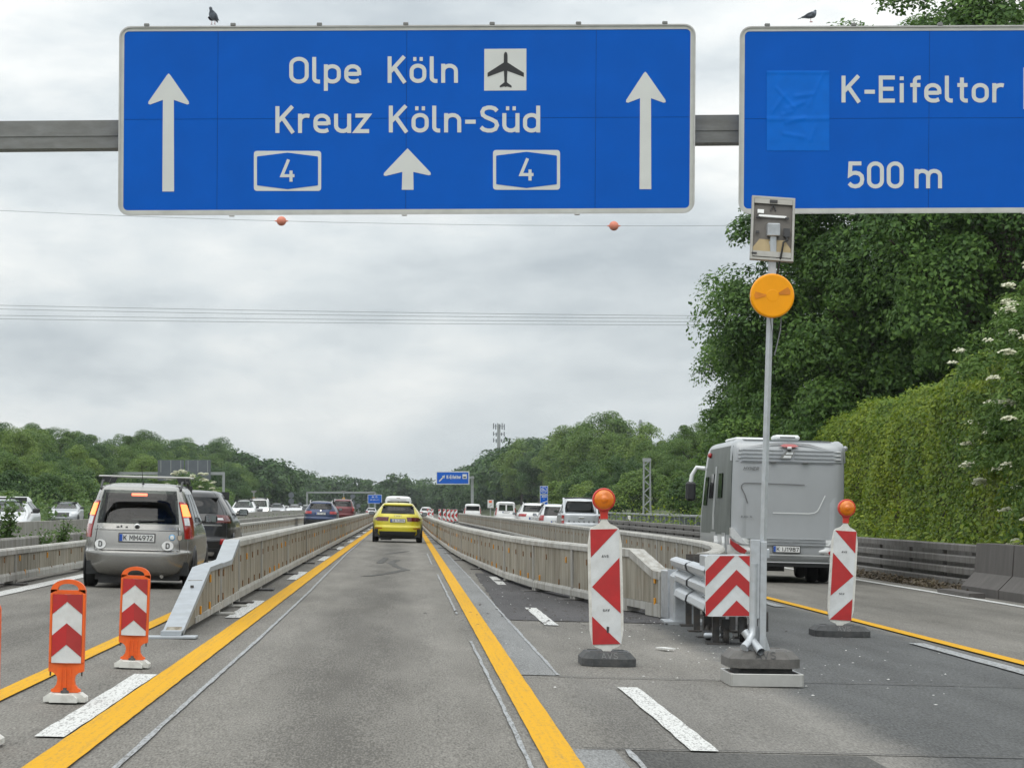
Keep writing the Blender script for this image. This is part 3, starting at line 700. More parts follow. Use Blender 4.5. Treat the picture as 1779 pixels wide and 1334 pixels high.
# ---------------------------------------------------------------- guard rails
def beam(mb, x, y0, y1, z0, h, t, m=0, xf=None):
    ys = list(np.arange(y0, y1, 20))+[y1]
    for a, b in zip(ys[:-1], ys[1:]):
        za, zb = gz(x, a), gz(x, b)
        V = []
        for y, zg in ((a, za), (b, zb)):
            V += [(x-t/2, y, zg+z0), (x+t/2, y, zg+z0), (x+t/2, y, zg+z0+h*.8), (x+t/2-.02, y, zg+z0+h), (x-t/2+.02, y, zg+z0+h), (x-t/2, y, zg+z0+h*.8)]
        n = 6
        mb.add(V, [(i, (i+1) % n, n+(i+1) % n, n+i) for i in range(n)]+[tuple(range(n))[::-1], tuple(range(n, 2*n))], m)
# right: four stacked box rails
rg = tag(empty('guard_rail', (10.4, 55, gz(10.4, 55))), 'dark four-beam box guard rail below the ivy wall', 'guard rail')
def child_world(mb, name, mat, root): return mb.build(name, mat, root, -Vector(root.location))
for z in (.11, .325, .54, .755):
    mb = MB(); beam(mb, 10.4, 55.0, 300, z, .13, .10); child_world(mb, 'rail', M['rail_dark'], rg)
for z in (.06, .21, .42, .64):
    mb = MB(); beam(mb, 10.72, 55.0, 300, z, .15, .06); child_world(mb, 'dark_gap_backing', M['rail_dark'], rg)  # added dark backing strips that fill the gaps between the rails with dark
post_me = MB(); post_me.box((0, 0, .42), (.06, .1, .84)); post_me = post_me.mesh('post', M['dark_steel'])
for k in range(56): link('post', post_me, rg, (.09, .15+4*k, gz(10.4, 55.15+4*k)-gz(10.4, 55)))
bolt_me = MB()
for dy in (0, .12, .24, .36, .48): bolt_me.box((0, dy, 0), (.02, .05, .05))
bolt_me = bolt_me.mesh('bolt_row', M['dark_steel'])
for z in (.282, .71): link('bolt_row', bolt_me, rg, (-.02, .15, z))
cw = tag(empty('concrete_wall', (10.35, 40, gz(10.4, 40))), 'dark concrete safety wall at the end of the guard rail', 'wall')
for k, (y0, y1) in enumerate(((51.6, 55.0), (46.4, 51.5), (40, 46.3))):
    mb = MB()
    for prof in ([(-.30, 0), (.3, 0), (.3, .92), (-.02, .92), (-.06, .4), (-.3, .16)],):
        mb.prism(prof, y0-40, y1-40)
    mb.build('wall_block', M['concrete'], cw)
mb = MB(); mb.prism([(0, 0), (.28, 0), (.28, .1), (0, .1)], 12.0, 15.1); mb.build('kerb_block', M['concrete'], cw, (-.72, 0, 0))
# median guard rail on the left and the concrete wall behind it
mg = tag(empty('guard_rail', (-6.85, 51, gz(-6.8, 51))), 'grey box-beam guard rail in the overgrown median on the left', 'guard rail')
for z, h in ((.45, .17), (.18, .12)):
    mb = MB(); beam(mb, -6.85, 51.0, 330, z, h, .12); child_world(mb, 'rail', M['barrier_grey'], mg)
for k in range(46): link('post', post_me, mg, (-.1, .3+6*k, gz(-6.8, 51.3+6*k)-gz(-6.8, 51)-.3))
mw = tag(empty('median_wall', (-8.4, 60, gz(-8.4, 60))), 'grey concrete wall between the median weeds and the oncoming lanes', 'wall')
for k in range(22):
    mb = MB(); y0 = 60+12*k; dz = gz(-8.4, y0)-gz(-8.4, 60); mb.prism([(-.25, dz), (.25, dz), (.1, dz+.3), (.08, dz+.82), (-.08, dz+.82), (-.1, dz+.3)], 12*k, 12*k+11.96); mb.build('wall_block', M['concrete_light'], mw)
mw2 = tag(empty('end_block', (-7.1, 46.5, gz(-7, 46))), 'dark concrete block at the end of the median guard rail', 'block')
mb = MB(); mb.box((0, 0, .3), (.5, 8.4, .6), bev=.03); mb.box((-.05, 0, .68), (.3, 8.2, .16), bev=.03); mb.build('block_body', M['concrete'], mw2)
# far railing on the right with a dark infill of bars
rl = tag(empty('railing', (12.1, 122, gz(12, 122))), 'grey metal railing with upright bars beyond the guard rail', 'railing')
for z in (.15, 1.12):
    mb = MB(); beam(mb, 12.1, 122, 330, z, .09, .08); child_world(mb, 'rail', M['gantry_far'], rl)
bar_me = MB(); bar_me.box((0, 0, .62), (.025, .03, .96)); bar_me = bar_me.mesh('bar', M['sign_back'])
post2_me = MB(); post2_me.box((0, 0, .6), (.07, .09, 1.24)); post2_me = post2_me.mesh('post', M['gantry_far'])
for k in range(84): link('post', post2_me, rl, (0, 2.5*k, gz(12, 122+2.5*k)-gz(12, 122)))
mb = MB()
for k in range(1500):
    y = .14*k; mb.box((0, y, .64+gz(12, 122+y)-gz(12, 122)), (.02, .025, .94))
tag(mb.build('bar_infill', M['sign_back'], rl), kind='stuff')

# ---------------------------------------------------------------- overhead gantry and its two signs
YS = 40.2
gan = tag(empty('sign_gantry', (-14.5, YS+.45, gz(-14.5, YS))), 'grey steel gantry beam spanning the road behind the two big blue signs', 'gantry')
za = at(0, 238, YS+.45).z; zb = at(1245, 227, YS+.45).z; xa, xb = at(0, 238, YS+.45).x, at(1245, 227, YS+.45).x
slope = (zb-za)/(xb-xa)
mb = MB(); h2 = .185
x0, x1 = -14.5, 13.5
fz = lambda x: za+slope*(x-xa)
mb.prism([(-.2, -h2), (.2, -h2), (.2, h2), (-.2, h2)], x0, x1, 0, fn=lambda u, v, t: (t, YS+.45+u, fz(t)+v))
mb.prism([(-.215, -.025), (-.2, -.025), (-.2, -.01), (-.215, -.01)], x0, x1, 0, fn=lambda u, v, t: (t, YS+.45+u, fz(t)+v))
child_world(mb, 'beam', M['galv_dark'], gan)
for px_ in (x0+.2, x1-.2):
    mb = MB(); zt = fz(px_)
    mb.box((px_, YS+.45, (zt+h2)/2-.3), (.38, .38, zt+h2+.6)); mb.box((px_, YS+.45, gz(px_, YS)+.02), (.7, .7, .06))
    child_world(mb, 'post', M['galv_dark'], gan)
for sx in (300, 560, 860, 1110, 1400, 1700):
    mb = MB(); p = at(sx, 230, YS+.2); mb.box((p.x, YS+.19, p.z), (.1, .22, .5)); child_world(mb, 'bracket', M['galv'], gan)

def pxfn(Y, root):
    o = Vector(root.location)
    return lambda u, v, d: at(u, -v, Y-d)-o
def ring(mb, outer, inner, fn, d, m=0, thick=.0):
    n = len(outer)
    V = [fn(a, b, d) for a, b in outer]+[fn(a, b, d) for a, b in inner]
    mb.add(V, [(i, (i+1) % n, n+(i+1) % n, n+i) for i in range(n)], m)
    if thick:
        V = [fn(a, b, d) for a, b in outer]+[fn(a, b, d-thick) for a, b in outer]
        mb.add(V, [(i, n+i, n+(i+1) % n, (i+1) % n) for i in range(n)], m)
def plate(mb, pts, fn, d, thick, m=0):
    n = len(pts); V = [fn(a, b, d) for a, b in pts]+[fn(a, b, d-thick) for a, b in pts]
    mb.add(V, [tuple(range(n)), tuple(range(n, 2*n))[::-1]]+[(i, n+i, n+(i+1) % n, (i+1) % n) for i in range(n)], m)
def big_sign(label, x0, y0, x1, y1, cols, rows, sh=.0042):
    c = at((x0+x1)/2, y1, YS)
    root = tag(empty('overhead_sign', c), label, 'road sign')
    fn0 = pxfn(YS, root); fn = lambda u, v, d: fn0(u+.014*(-v-y0)*-1*.5, v+sh*(u-x0), d)
    # panels (boards with a joint of a few millimetres)
    xs = [x0+7]+cols+[x1-7]; ys = [y0+7]+rows+[y1-7]
    for i in range(len(xs)-1):
        for j in range(len(ys)-1):
            g = .32
            mb = MB(); plate(mb, [(xs[i]+g, -ys[j]-g), (xs[i+1]-g, -ys[j]-g), (xs[i+1]-g, -ys[j+1]+g), (xs[i]+g, -ys[j+1]+g)][::-1], fn, 0, .03)
            mb.build('panel', M['blue'], root)
    mb = MB(); plate(mb, [(x0+8, -y0-8), (x1-8, -y0-8), (x1-8, -y1+8), (x0+8, -y1+8)][::-1], fn, -.012, .012); mb.build('backing', M['seam'], root)
    o1 = rrect(x0, -y1, x1, -y0, 20); o2 = rrect(x0+2.6, -y1+2.6, x1-2.6, -y0-2.6, 17.5); o3 = rrect(x0+9.2, -y1+9.2, x1-9.2, -y0-9.2, 8)
    mb = MB(); ring(mb, o1, o2, fn, .022, 0, .09); ring(mb, o2, o1, fn, -.06, 0); mb.build('edge_profile', M['alu'], root)
    mb = MB(); ring(mb, o2, o3, fn, .0055, 0); mb.build('border', M['frame_white'], root)
    n = int((x1-x0)/150)
    for k in range(n+1):
        u = x0+48+k*150
        if u > x1-20: break
        mb = MB(); mb.box((0, 0, 0), (.07, .06, .045), bev=.008); p = fn(u, -y0+1.5, .0); mb.build('clamp', M['galv_dark'], root, p)
        if k % 2:
            mb = MB(); mb.box((0, 0, 0), (.07, .06, .02), bev=.005); mb.build('clamp', M['alu'], root, fn(u, -y1-1, 0))
    return root, fn0
s1, fn = big_sign('large blue overhead sign with three arrows reading Olpe Köln, Kreuz Köln-Süd', 207, 46, 1209, 375, [379, 707, 1036], [208])
def letters(root, fn, items, mat=M['signwhite'], name='lettering', wd=.14, depth=.004):
    for (s, x0, x1, yb, h) in items:
        mb = MB(); text(mb, s, x0, x1, -yb, h, fn, wd=wd, depth=depth); mb.build(name, mat, root)
letters(s1, fn, [('Olpe', 502, 628, 145.5, 46), ('Köln', 673, 796, 144.5, 46), ('Kreuz', 478, 643, 231.5, 46.5), ('Köln-Süd', 675, 939, 230.5, 46.5)], wd=.15)
def arrow(root, fn, tip, left, right, sl, sr, yb, nb):
    """arrow head with barbs falling back to the shaft"""
    (tx, ty), (lx, ly), (rx, ry) = tip, left, right
    P = [(tx-3, ty+2), (tx, ty-1), (tx+3, ty+2), (rx, ry-3), (rx+.5, ry+1), (rx-3, ry+2), (sr, nb), (sr+.5, yb), (sl-1, yb), (sl, nb), (lx+3, ly+2), (lx-.5, ly+1), (lx, ly-3)]
    mb = MB()
    # fan: head and shaft as separate convex pieces, no overlap
    V = [fn(a, -b, .004) for a, b in P]
    mb.add(V, [(1, 0, 12, 11, 10, 9, 6, 5, 4, 3, 2)[::1], (9, 8, 7, 6)])
    mb.build('arrow', M['signwhite'], root)
arrow(s1, fn, (293, 129), (258, 180), (328, 180), 283, 302, 333, 174)
arrow(s1, fn, (1121, 126), (1088, 177), (1156, 177), 1112, 1131, 329, 171)
arrow(s1, fn, (708, 259), (667, 304), (748, 303), 699, 718, 330, 299)
def autobahn(root, fn, x0, y0, x1, y1, num):
    mb = MB(); o1 = rrect(x0, -y1, x1, -y0, 5, 3)
    plate(mb, o1, fn, .004, .002); mb.build('route_field', M['signwhite'], root)
    cx = (x0+x1)/2; i = 5.5
    P = [(x0+i, -y0-10.5), (x0+i+1, -y0-9.5), (cx, -y0-3), (x1-i-1, -y0-9.5), (x1-i, -y0-10.5), (x1-i, -y1+10.5), (x1-i-1, -y1+9.5), (cx, -y1+3), (x0+i+1, -y1+9.5), (x0+i, -y1+10.5)]
    mb = MB(); plate(mb, P[::-1], fn, .0075, .002); mb.build('route_shield', M['blue'], root)
    mb = MB(); text(mb, num, cx-13.5, cx+13.5, -y1+16, 38.5, fn, depth=.0115); mb.build('lettering', M['signwhite'], root)
autobahn(s1, fn, 441, 262.5, 558, 332, '4'); autobahn(s1, fn, 856.5, 261, 973, 330, '4')
mb = MB(); plate(mb, [(841, -158), (914.5, -157.5), (914.5, -85), (841.5, -85.5)], fn, .004, .002); mb.build('pictogram_field', M['signwhite'], s1)
half = [(0, 90.5), (2.2, 92), (3.2, 96), (3.3, 109), (31.5, 127), (31.5, 134), (3.0, 123.5), (2.2, 143.5), (10.3, 149.5), (10.3, 152.5), (2, 150.5), (0, 151.8)]
cx = 878.5
P = [(cx+a, -b) for a, b in half]+[(cx-a, -b) for a, b in half[-2:0:-1]]
mb = MB(); mb.add([fn(a, b, .0075) for a, b in P], [tuple(range(len(P)))[::-1]]); mb.build('aeroplane_symbol', M['black'], s1)

s2, fn2 = big_sign('blue overhead sign reading K-Eifeltor 500 m, cut off by the right frame edge', 1285, 46, 2010, 372, [1615, 1930], [207])
letters(s2, fn2, [('K-Eifeltor', 1461.5, 1745, 178.5, 46.5), ('500', 1472, 1570, 327.5, 46.5), ('m', 1588, 1638, 327.5, 46.5)], wd=.15)
mb = MB(); plate(mb, [(1778, -190), (1862, -190), (1862, -118), (1778, -118)], fn2, .004, .002); mb.build('pictogram_field', M['signwhite'], s2)
# pasted-over foil, wrinkled and peeling
def foil():
    nx, ny = 40, 70; x0, x1, y0, y1 = 1332, 1441, 123, 326
    rs = np.random.default_rng(3); V = []; wr = []
    lines = [((.15, .15), (.45, .32)), ((.1, .35), (.3, .2)), ((.45, .22), (.75, .2)), ((.3, .33), (.6, .27)), ((.9, .03), (.68, .3)), ((0, .415), (1, .41)), ((.27, .54), (.6, .57)), ((.7, .6), (.78, .48)), ((.25, .38), (.42, .345)), ((.3, .45), (.62, .40)), ((0, .012), (1, .012))]
    for j in range(ny+1):
        for i in range(nx+1):
            a, b = i/nx, j/ny; d = .006
            for (p, q) in lines:
                P, Q, X = Vector(p), Vector(q), Vector((a, b)); t = max(0, min(1, (X-P).dot(Q-P)/(Q-P).length_squared)); dist = (X-(P+(Q-P)*t)).length
                d += .007*math.exp(-(dist/.014)**2)
            if b > .6: d = .004+(d-.004)*.4
            V.append(fn2(x0+(x1-x0)*a, -(y0+(y1-y0)*b), d))
    mb = MB(); mb.add(V, [(j*(nx+1)+i, (j+1)*(nx+1)+i, (j+1)*(nx+1)+i+1, j*(nx+1)+i+1) for j in range(ny) for i in range(nx) if j < 48], 0, True)
    mb.build('pasted_foil', M['blue2'], s2)
foil()

# ---------------------------------------------------------------- pigeons on the signs
def pigeon(label, loc, rz, preen):
    root = tag(empty('pigeon', loc, (0, 0, rz)), label, 'pigeon')
    # one continuous body: rings along the spine from tail to beak (facing +Y)
    sp_ = [(-.17, .055, .006, .004), (-.12, .075, .018, .008), (-.08, .09, .036, .024), (-.03, .105, .052, .044), (.02, .118, .055, .05), (.06, .135, .046, .046), (.085, .16, .03, .032), (.1, .185, .021, .022), (.112, .207, .022, .022), (.128, .215, .018, .018), (.14, .212, .007, .007), (.158, .207, .002, .002)]
    if preen: sp_ = [(-.2, .05, .008, .004), (-.14, .07, .02, .008), (-.09, .085, .038, .024), (-.03, .1, .054, .046), (.02, .112, .058, .054), (.06, .12, .05, .05), (.085, .14, .034, .036), (.09, .16, .024, .022), (.075, .172, .022, .02), (.055, .168, .016, .016), (.04, .16, .006, .006), (.028, .153, .002, .002)]
    else: sp_ = [(y*.62, z+.05*(1-abs(y)*2)*0+.5*max(0, y+.17)*.42, a, b*1.25) for y, z, a, b in sp_]
    mb = MB(); seg = 14; V = []
    for (y, z, a, b) in sp_:
        for k in range(seg):
            t = 2*math.pi*k/seg; V.append((a*math.cos(t), y, z+b*math.sin(t)))
    n = len(sp_); mb.add(V, [(i*seg+k, (i+1)*seg+k, (i+1)*seg+(k+1) % seg, i*seg+(k+1) % seg) for i in range(n-1) for k in range(seg)], 0, True)
    mb.add(V, [tuple(range(seg))], 0); mb.build('body', M['pigeon'], root)
    for s in (-1, 1):
        mb = MB(); W = []
        for t in range(9):
            u = t/8; y = .06-.2*u if preen else .04-.13*u
            zc = (.12-.04*u); hh = .035*math.sin(math.pi*min(1, u*1.1+.1))+.004
            W += [(s*(.052-.025*u*u), y, zc+hh), (s*(.058-.026*u*u), y, zc), (s*(.052-.03*u*u), y, zc-hh*.8)]
        mb.add(W, [(3*i+j, 3*i+j+1, 3*i+j+4, 3*i+j+3) for i in range(8) for j in (0, 1)], 0, True); mb.build('wing', M['pigeon_dark'], root)
        mb = MB(); mb.tube([(s*.022, .0, .06), (s*.022, .005, .0)], .004, 6); mb.tube([(s*.022, -.015, .003), (s*.022, .03, .003)], .004, 5); mb.build('leg', M['pigeon_leg'], root)
    mb = MB(); mb.lathe([(0, -.004), (.004, 0), (0, .004)], 8, 0, Matrix.Translation((.018, .118, .22)) if not preen else Matrix.Translation((.02, .075, .178))); mb.build('eye', M['black'], root)
    return root
p = at(371, 45.2, YS-.0); pigeon('grey pigeon sitting upright on the wide Olpe sign', (p.x, YS-.02, p.z+.012), R(150), False).scale = (1.12, .95, .76)
p = at(1408, 41, YS); pigeon('grey pigeon preening in profile on top of the K-Eifeltor sign', (p.x, YS-.02, p.z+.012), R(-98), True).scale = (.86,)*3

# ---------------------------------------------------------------- orange lane dividers with chevrons
def divider(label, x, y, tilt=0.0):
    root = tag(empty('lane_divider', (x, y, gz(x, y)+.012), (0, tilt, 0)), label, 'lane divider', 'orange lane dividers between the yellow lines')
    # base
    mb = MB(); mb.prism([(-.135, 0), (.135, 0), (.135, .03), (.10, .055), (-.10, .055), (-.135, .03)], -.1, .1); mb.prism([(-.09, 0), (.09, 0), (.09, .028), (.06, .05), (-.06, .05), (-.09, .028)], -.17, .17)
    mb.build('base', M['white_plastic'], root)
    mb = MB(); mb.lathe([(.028, .05), (.028, .07), (.012, .078), (.012, .09)], 10, 0, Matrix.Translation((0, -.07, 0))); mb.build('pin', M['dark_steel'], root)
    # frame outline with waist, rim and handle hole
    fn = lambda u, v, t: (u, t, v)
    mb = MB(); a = .114
    waist = [(.075, .058), (.095, .062), (.095, .078), (.078, .085), (.06, .11), (.055, .14), (.06, .165), (.08, .185), (a, .195), (a, .25)]
    P = waist+[(-u, v) for u, v in waist[::-1]]
    mb.prism(P, -.03, .03, 0, fn)
    for u in (-.03, 0, .03): mb.box((u, -.034, .15), (.008, .01, .13))
    for s in (-1, 1): mb.box((s*(a-.009), 0, .475), (.018, .075, .45), 0, bev=.004)
    mb.box((0, -.0, .702), (2*a-.038, .066, .016), 0)
    # arch with a slot
    n = 14; top = [(a*math.cos(math.pi*i/n), .70+.092*math.sin(math.pi*i/n)**.75) for i in range(n+1)]
    inn = [(.068*math.cos(math.pi*i/n), .722+.042*math.sin(math.pi*i/n)**.8) for i in range(n+1)]
    for t in (-.03, .03):
        V = [(u, t, v) for u, v in top]+[(u, t, v) for u, v in inn]
        F = [(i, i+1, n+2+i, n+1+i) for i in range(n)]
        mb.add(V, F if t > 0 else [f[::-1] for f in F])
    V = [(u, -.03, v) for u, v in top]+[(u, .03, v) for u, v in top]; mb.add(V, [(i, i+1, n+2+i, n+1+i)[::-1] for i in range(n)], 0, True)
    V = [(u, -.03, v) for u, v in inn]+[(u, .03, v) for u, v in inn]; mb.add(V, [(i, i+1, n+2+i, n+1+i) for i in range(n)], 0, True)
    mb.box((0, 0, .716), (.15, .06, .012))
    for s in (-1, 1): mb.box((s*.093, 0, .713), (.042, .06, .024))
    mb.build('frame', M['orange'], root)
    # the two angled faces
    z0, z1, drop, per = .25, .695, .082, .139
    for s in (-1, 1):
        hw = .096
        F = lambda q, v, d: (s*q, -.036-(.022*(1-q/hw))-d, v)
        mb = MB()
        mb.add([F(0, z0, 0), F(hw, z0, 0), F(hw, z1, 0), F(0, z1, 0)], [(0, 1, 2, 3) if s > 0 else (3, 2, 1, 0)], 0)
        mb.add([F(0, z0, -.02), F(hw, z0, -.02), F(hw, z1, -.02), F(0, z1, -.02)], [(0, 1, 2, 3) if s < 0 else (3, 2, 1, 0)], 0)
        face = mb.build('chevron_face', M['white'], root)
        ctr = z1-.047
        for (t0, t1) in ((z1+.2, ctr), (ctr-per, ctr-2*per), (ctr-3*per, ctr-4*per)):
            pol = clip_poly([(0, t0), (0, t1), (hw, t1-drop), (hw, t0-drop)], 0, hw, z0, z1)
            if len(pol) > 2:
                mb = MB(); mb.add([F(a_, b_, .003) for a_, b_ in pol], [tuple(range(len(pol)))]); mb.build('red_stripe', M['red_shaded'] if s > 0 else M['red'], face)
        for k in (-1, 1):
            pass
    for s in (-1, 1):
        mb = MB(); mb.box((s*(a-.012), -.02, .18), (.01, .012, .03)); mb.build('peg', M['dark_steel'], root)
divider('orange lane divider nearest the camera with its whole base in view', -2.215, 20.05, R(1.2))
divider('orange lane divider standing just in front of the sloped barrier nose', -2.16, 24.3, R(2.0))
divider('orange lane divider cut off by the left frame edge', at(-43, 1290, 16.4).x, 16.45, R(.8))

# ---------------------------------------------------------------- striped beacons with warning lamps
def rubber_foot(name, parent, wx, wy, h, mat, rz=0, loc=(0, 0, 0), txt=True):
    mb = MB(); hx, hy = wx/2, wy/2; c = .09
    out_ = [(-hx+c, -hy), (hx-c, -hy), (hx, -hy+c*1.3), (hx, hy-c*1.3), (hx-c, hy), (-hx+c, hy), (-hx, hy-c*1.3), (-hx, -hy+c*1.3)]
    inn = [(u*.8, v*.86) for u, v in out_]
    n = 8
    V = [(u, v, 0) for u, v in out_]+[(u, v, h*.55) for u, v in out_]+[(u, v, h) for u, v in inn]
    mb.add(V, [(i, (i+1) % n, n+(i+1) % n, n+i) for i in range(n)]+[(n+i, n+(i+1) % n, 2*n+(i+1) % n, 2*n+i) for i in range(n)]+[tuple(range(n))[::-1], tuple(range(2*n, 3*n))])
    for sx in (-1, 1):
        for sy in (-1, 1): mb.box((sx*hx*.5, sy*hy*.55, h), (.09, .035, .012), 0, bev=.004)
    o = mb.build(name, mat, parent, loc, (0, 0, rz))
    if txt:
        mt = MB(); k = (hy*.14)/(h*.45)
        fnf = lambda u, v, d: (u, -hy+(v-h*.55)*k-d, v+d*.5)
        sz = h*.42
        text(mt, 'AVS', -sz*1.5, sz*1.5, h*.56, sz, fnf, wd=.13, depth=.004); mt.build('embossed_lettering', M['relief_shading'] if mat is M['rubber'] else M['rubber'], o)  # relief shading put into a contrasting letter colour
    return o
def warning_lamp(parent, z, r, tilt=0):
    lm = empty('lamp', (0, 0, 0)); lm.parent = parent
    RX = Matrix.Rotation(math.pi/2, 4, 'X')
    mb = MB(); T = Matrix.Translation((0, 0, z)) @ RX
    mb.lathe([(r*1.0, -.05), (r*1.08, -.03), (r*1.1, .02), (r*1.06, .05), (r*.94, .056), (r*.93, .04)], 28, 0, T); 
    mb.prism([(-.032, z-r*1.02-.075), (.032, z-r*1.02-.075), (.032, z-r*1.02-.03), (.05, z-r*.75), (-.05, z-r*.75), (-.032, z-r*1.02-.03)], -.028, .028, 0)
    mb.build('housing', M['lampred'], lm)
    mb = MB(); prof = [(r*.95, .045)]+[(r*.94*math.cos(t), .05+.035*math.sin(t)) for t in (.2, .5, .8, 1.05)]+[(r*.3, .084), (r*.28, .088), (r*.1, .09), (.0, .09)]
    mb.lathe(prof, 28, 0, T); mb.build('lens', M['amber'], lm)
    mb = MB(); mb.lathe([(r*.98, -.05), (r*.9, -.09), (0, -.1)], 28, 0, T); mb.build('rear_lens', M['amber'], lm)
    return lm
def beacon(label, x, y, tilt, mirror, footw):
    root = tag(empty('striped_beacon', (x, y, gz(x, y)+.004), (0, ROLL, 0)), label, 'beacon')
    rubber_foot('foot', root, footw, .78, .115, M['rubber'])
    b = empty('board', (0, 0, .10), (0, tilt, 0)); b.parent = root
    fn = lambda u, v, t: (u, t, v); hw = .148
    o_ = [(.02, 0), (.05, .035), (.105, .055), (.125, .075), (hw, .2), (hw+.002, .55), (hw, .95), (.126, 1.075), (.105, 1.095), (.05, 1.12), (.026, 1.15), (.02, 1.2)]
    mb = MB(); P = o_+[(-u, v) for u, v in o_[::-1]]
    n = len(P); V = [(u, -.022, v) for u, v in P]+[(u, .022, v) for u, v in P]+[(u*.93, -.032, .04+(v-.04)*1.0) for u, v in P]
    mb.add(V, [(i, (i+1) % n, n+(i+1) % n, n+i)[::-1] for i in range(n)]+[tuple(range(n, 2*n))[::-1]], 0)
    mb.add(V, [tuple(range(n))], 0)
    mb.build('board_body', M['white_plastic'], b)
    z0, z1, w2 = .075, 1.075, .125
    mb = MB(); mb.box((0, -.0245, (z0+z1)/2), (2*w2, .004, z1-z0)); fc = mb.build('reflective_face', M['white'], b)
    s = -1 if mirror else 1
    tr = [[(0, 0), (.97, 0), (0, .245)], [(0.02, .5), (1, .25), (1, .735)], [(0, .755), (.98, 1), (0, 1)]]
    for t in tr:
        q = [(s*(-w2+2*w2*u), z1-(z1-z0)*v) for u, v in t]
        mb = MB(); mb.add([(u, -.0295, v) for u, v in q], [(2, 1, 0) if s > 0 else (0, 1, 2)]); mb.build('red_field', M['red'], b)
    for zc_, fl in ((.83, False), (.36, True)):
        mb = MB(); text(mb, 'AVS', -.03, .03, zc_, .02, lambda u, v, d: (u, -.027-d, v), flip=fl, wd=.2); mb.build('lettering', M['black'], b)
    if not mirror:
        mb = MB(); mb.add([(-.0, -.0335, .23), (.022, -.0335, .225), (.018, -.0335, .19), (.012, -.0335, .17), (.0, -.0335, .18)], [(0, 4, 3, 2, 1)]); mb.build('scuff_mark', M['dark_steel'], b)
    lm = warning_lamp(b, 1.2+.032+.095+.005, .092)
    return root
beacon('striped beacon with amber lamp and left-pointing red triangle beside the left lane', at(1054, 1140, 26.6).x, 26.6, R(-2.6), False, .47)
beacon('striped beacon with amber lamp and right-pointing red triangle beside the motorhome', at(1458, 1090, 34.2).x, 34.2, R(2.2), True, .62)

# ---------------------------------------------------------------- solar warning lamp on a tall post
xw, yw = at(1327, 1150, 23.9).x-.05, 23.9
wp = tag(empty('warning_light_post', (xw, yw, gz(xw, yw)+.004), (0, ROLL*.6, 0)), 'tall post with large round amber lamp and small solar panel', 'warning light')
mb = MB(); mb.box((0, -.1, .05), (.55, .03, .10), bev=.004); mb.box((-.27, .3, .05), (.03, .8, .10), bev=.004); mb.box((.27, .3, .05), (.03, .8, .10), bev=.004); mb.box((0, .72, .05), (.55, .03, .1), bev=.004); mb.box((0, .3, .02), (.53, .8, .02))
mb.build('tray', M['alu'], wp, (.05, -.12, 0))
rubber_foot('foot', wp, .56, .80, .13, M['rubber_grey'], 0, (.04, .2, .14), True)
f2 = MB(); f2.prism([(-.24, 0), (.24, 0), (.2, .13), (-.2, .13)], -.12, .5); f2.build('lower_foot', M['rubber'], wp, (.05, .0, .02))
pole_grp = wp
mb = MB()
mb.prism([(-.11, .23), (.12, .23), (.10, .26), (.04, .46), (-.04, .46)], -.008, .008); mb.box((0, 0, .24), (.26, .2, .012)); mb.build('gusset', M['galv_light'], pole_grp)
mb = MB(); mb.tube([(-.045, -.05, .95), (-.045, -.05, .47), (-.05, -.055, .40), (-.085, -.1, .34), (-.13, -.16, .30)], .03, 12); mb.build('bent_tube', M['galv_light'], pole_grp)
mb = MB(); mb.tube([(.0, -.2, .27), (-.06, -.05, .36)], .032, 14, cap=False); mb.tube([(.0, -.2, .27), (-.06, -.05, .36)], .026, 14, cap=False); mb.tube([(-.11, -.02, .42), (-.05, -.06, .33)], .032, 12); mb.tube([(-.1, -.1, .25), (-.06, -.06, .36)], .008, 6); mb.build('stub_tube', M['galv'], pole_grp)
mb = MB(); mb.box((-.036, -.035, .83), (.076, .05, .62), bev=.004); mb.box((.030, -.03, .70), (.052, .06, .85), bev=.004); mb.build('sleeve', M['galv_light'], pole_grp)
top = 3.25
lean = .055
mb = MB(); mb.tube([(.02, 0, .3), (.02+lean*.35, 0, 1.6), (.02+lean, 0, 3.485)], .026, 4, smooth=False); mb.build('pole', M['galv_light'], pole_grp)
mb = MB(); xl = .02+lean*.9
mb.box((xl+.012, -.0, 3.385), (.05, .05, .42), bev=.004); mb.box((xl+.012, -.005, 3.575), (.1, .09, .1), bev=.006); mb.box((xl-.03, -.01, 3.155), (.08, .04, .03)); mb.build('mounting_bracket', M['galv'], pole_grp)
mb = MB(); rl_ = .172; T = Matrix.Translation((xl, -.06, 3.050)) @ Matrix.Rotation(math.pi/2, 4, 'X')
mb.lathe([(0, -.03), (rl_*.9, -.03), (rl_*1.0, -.02), (rl_*1.02, .02), (rl_*.99, .045), (rl_*.955, .05), (rl_*.9, .04), (0, .04)], 48, 0, T)
mb.lathe([(rl_*.955, .05), (rl_*.93, .0525), (rl_*.28, .0532), (rl_*.27, .0545), (0, .0546)], 48, 0, T, False)
big = mb.build('amber_lamp', M['amber_big'], pole_grp)
for a0, a1 in ((168, 192), (4, 30)):
    mb = MB()
    pts = [(xl+rl_*q*math.cos(R(a)), -.06-.0575, 3.050+rl_*q*math.sin(R(a))) for q, a in ((.30, a0+4), (.80, a0), (.84, (a0+a1)/2), (.80, a1), (.30, a1-4))]
    mb.add(pts, [(0, 1, 2, 3, 4)]); mb.build('reflector_vane', M['amber_core'], big)
mb = MB(); T2 = Matrix.Translation((xl, .0, 3.050)) @ Matrix.Rotation(-math.pi/2, 4, 'X'); mb.lathe([(rl_*.85, -.03), (rl_*.8, .05), (rl_*.4, .1), (0, .1)], 32, 0, T2); mb.build('lamp_back', M['plastic'], pole_grp)
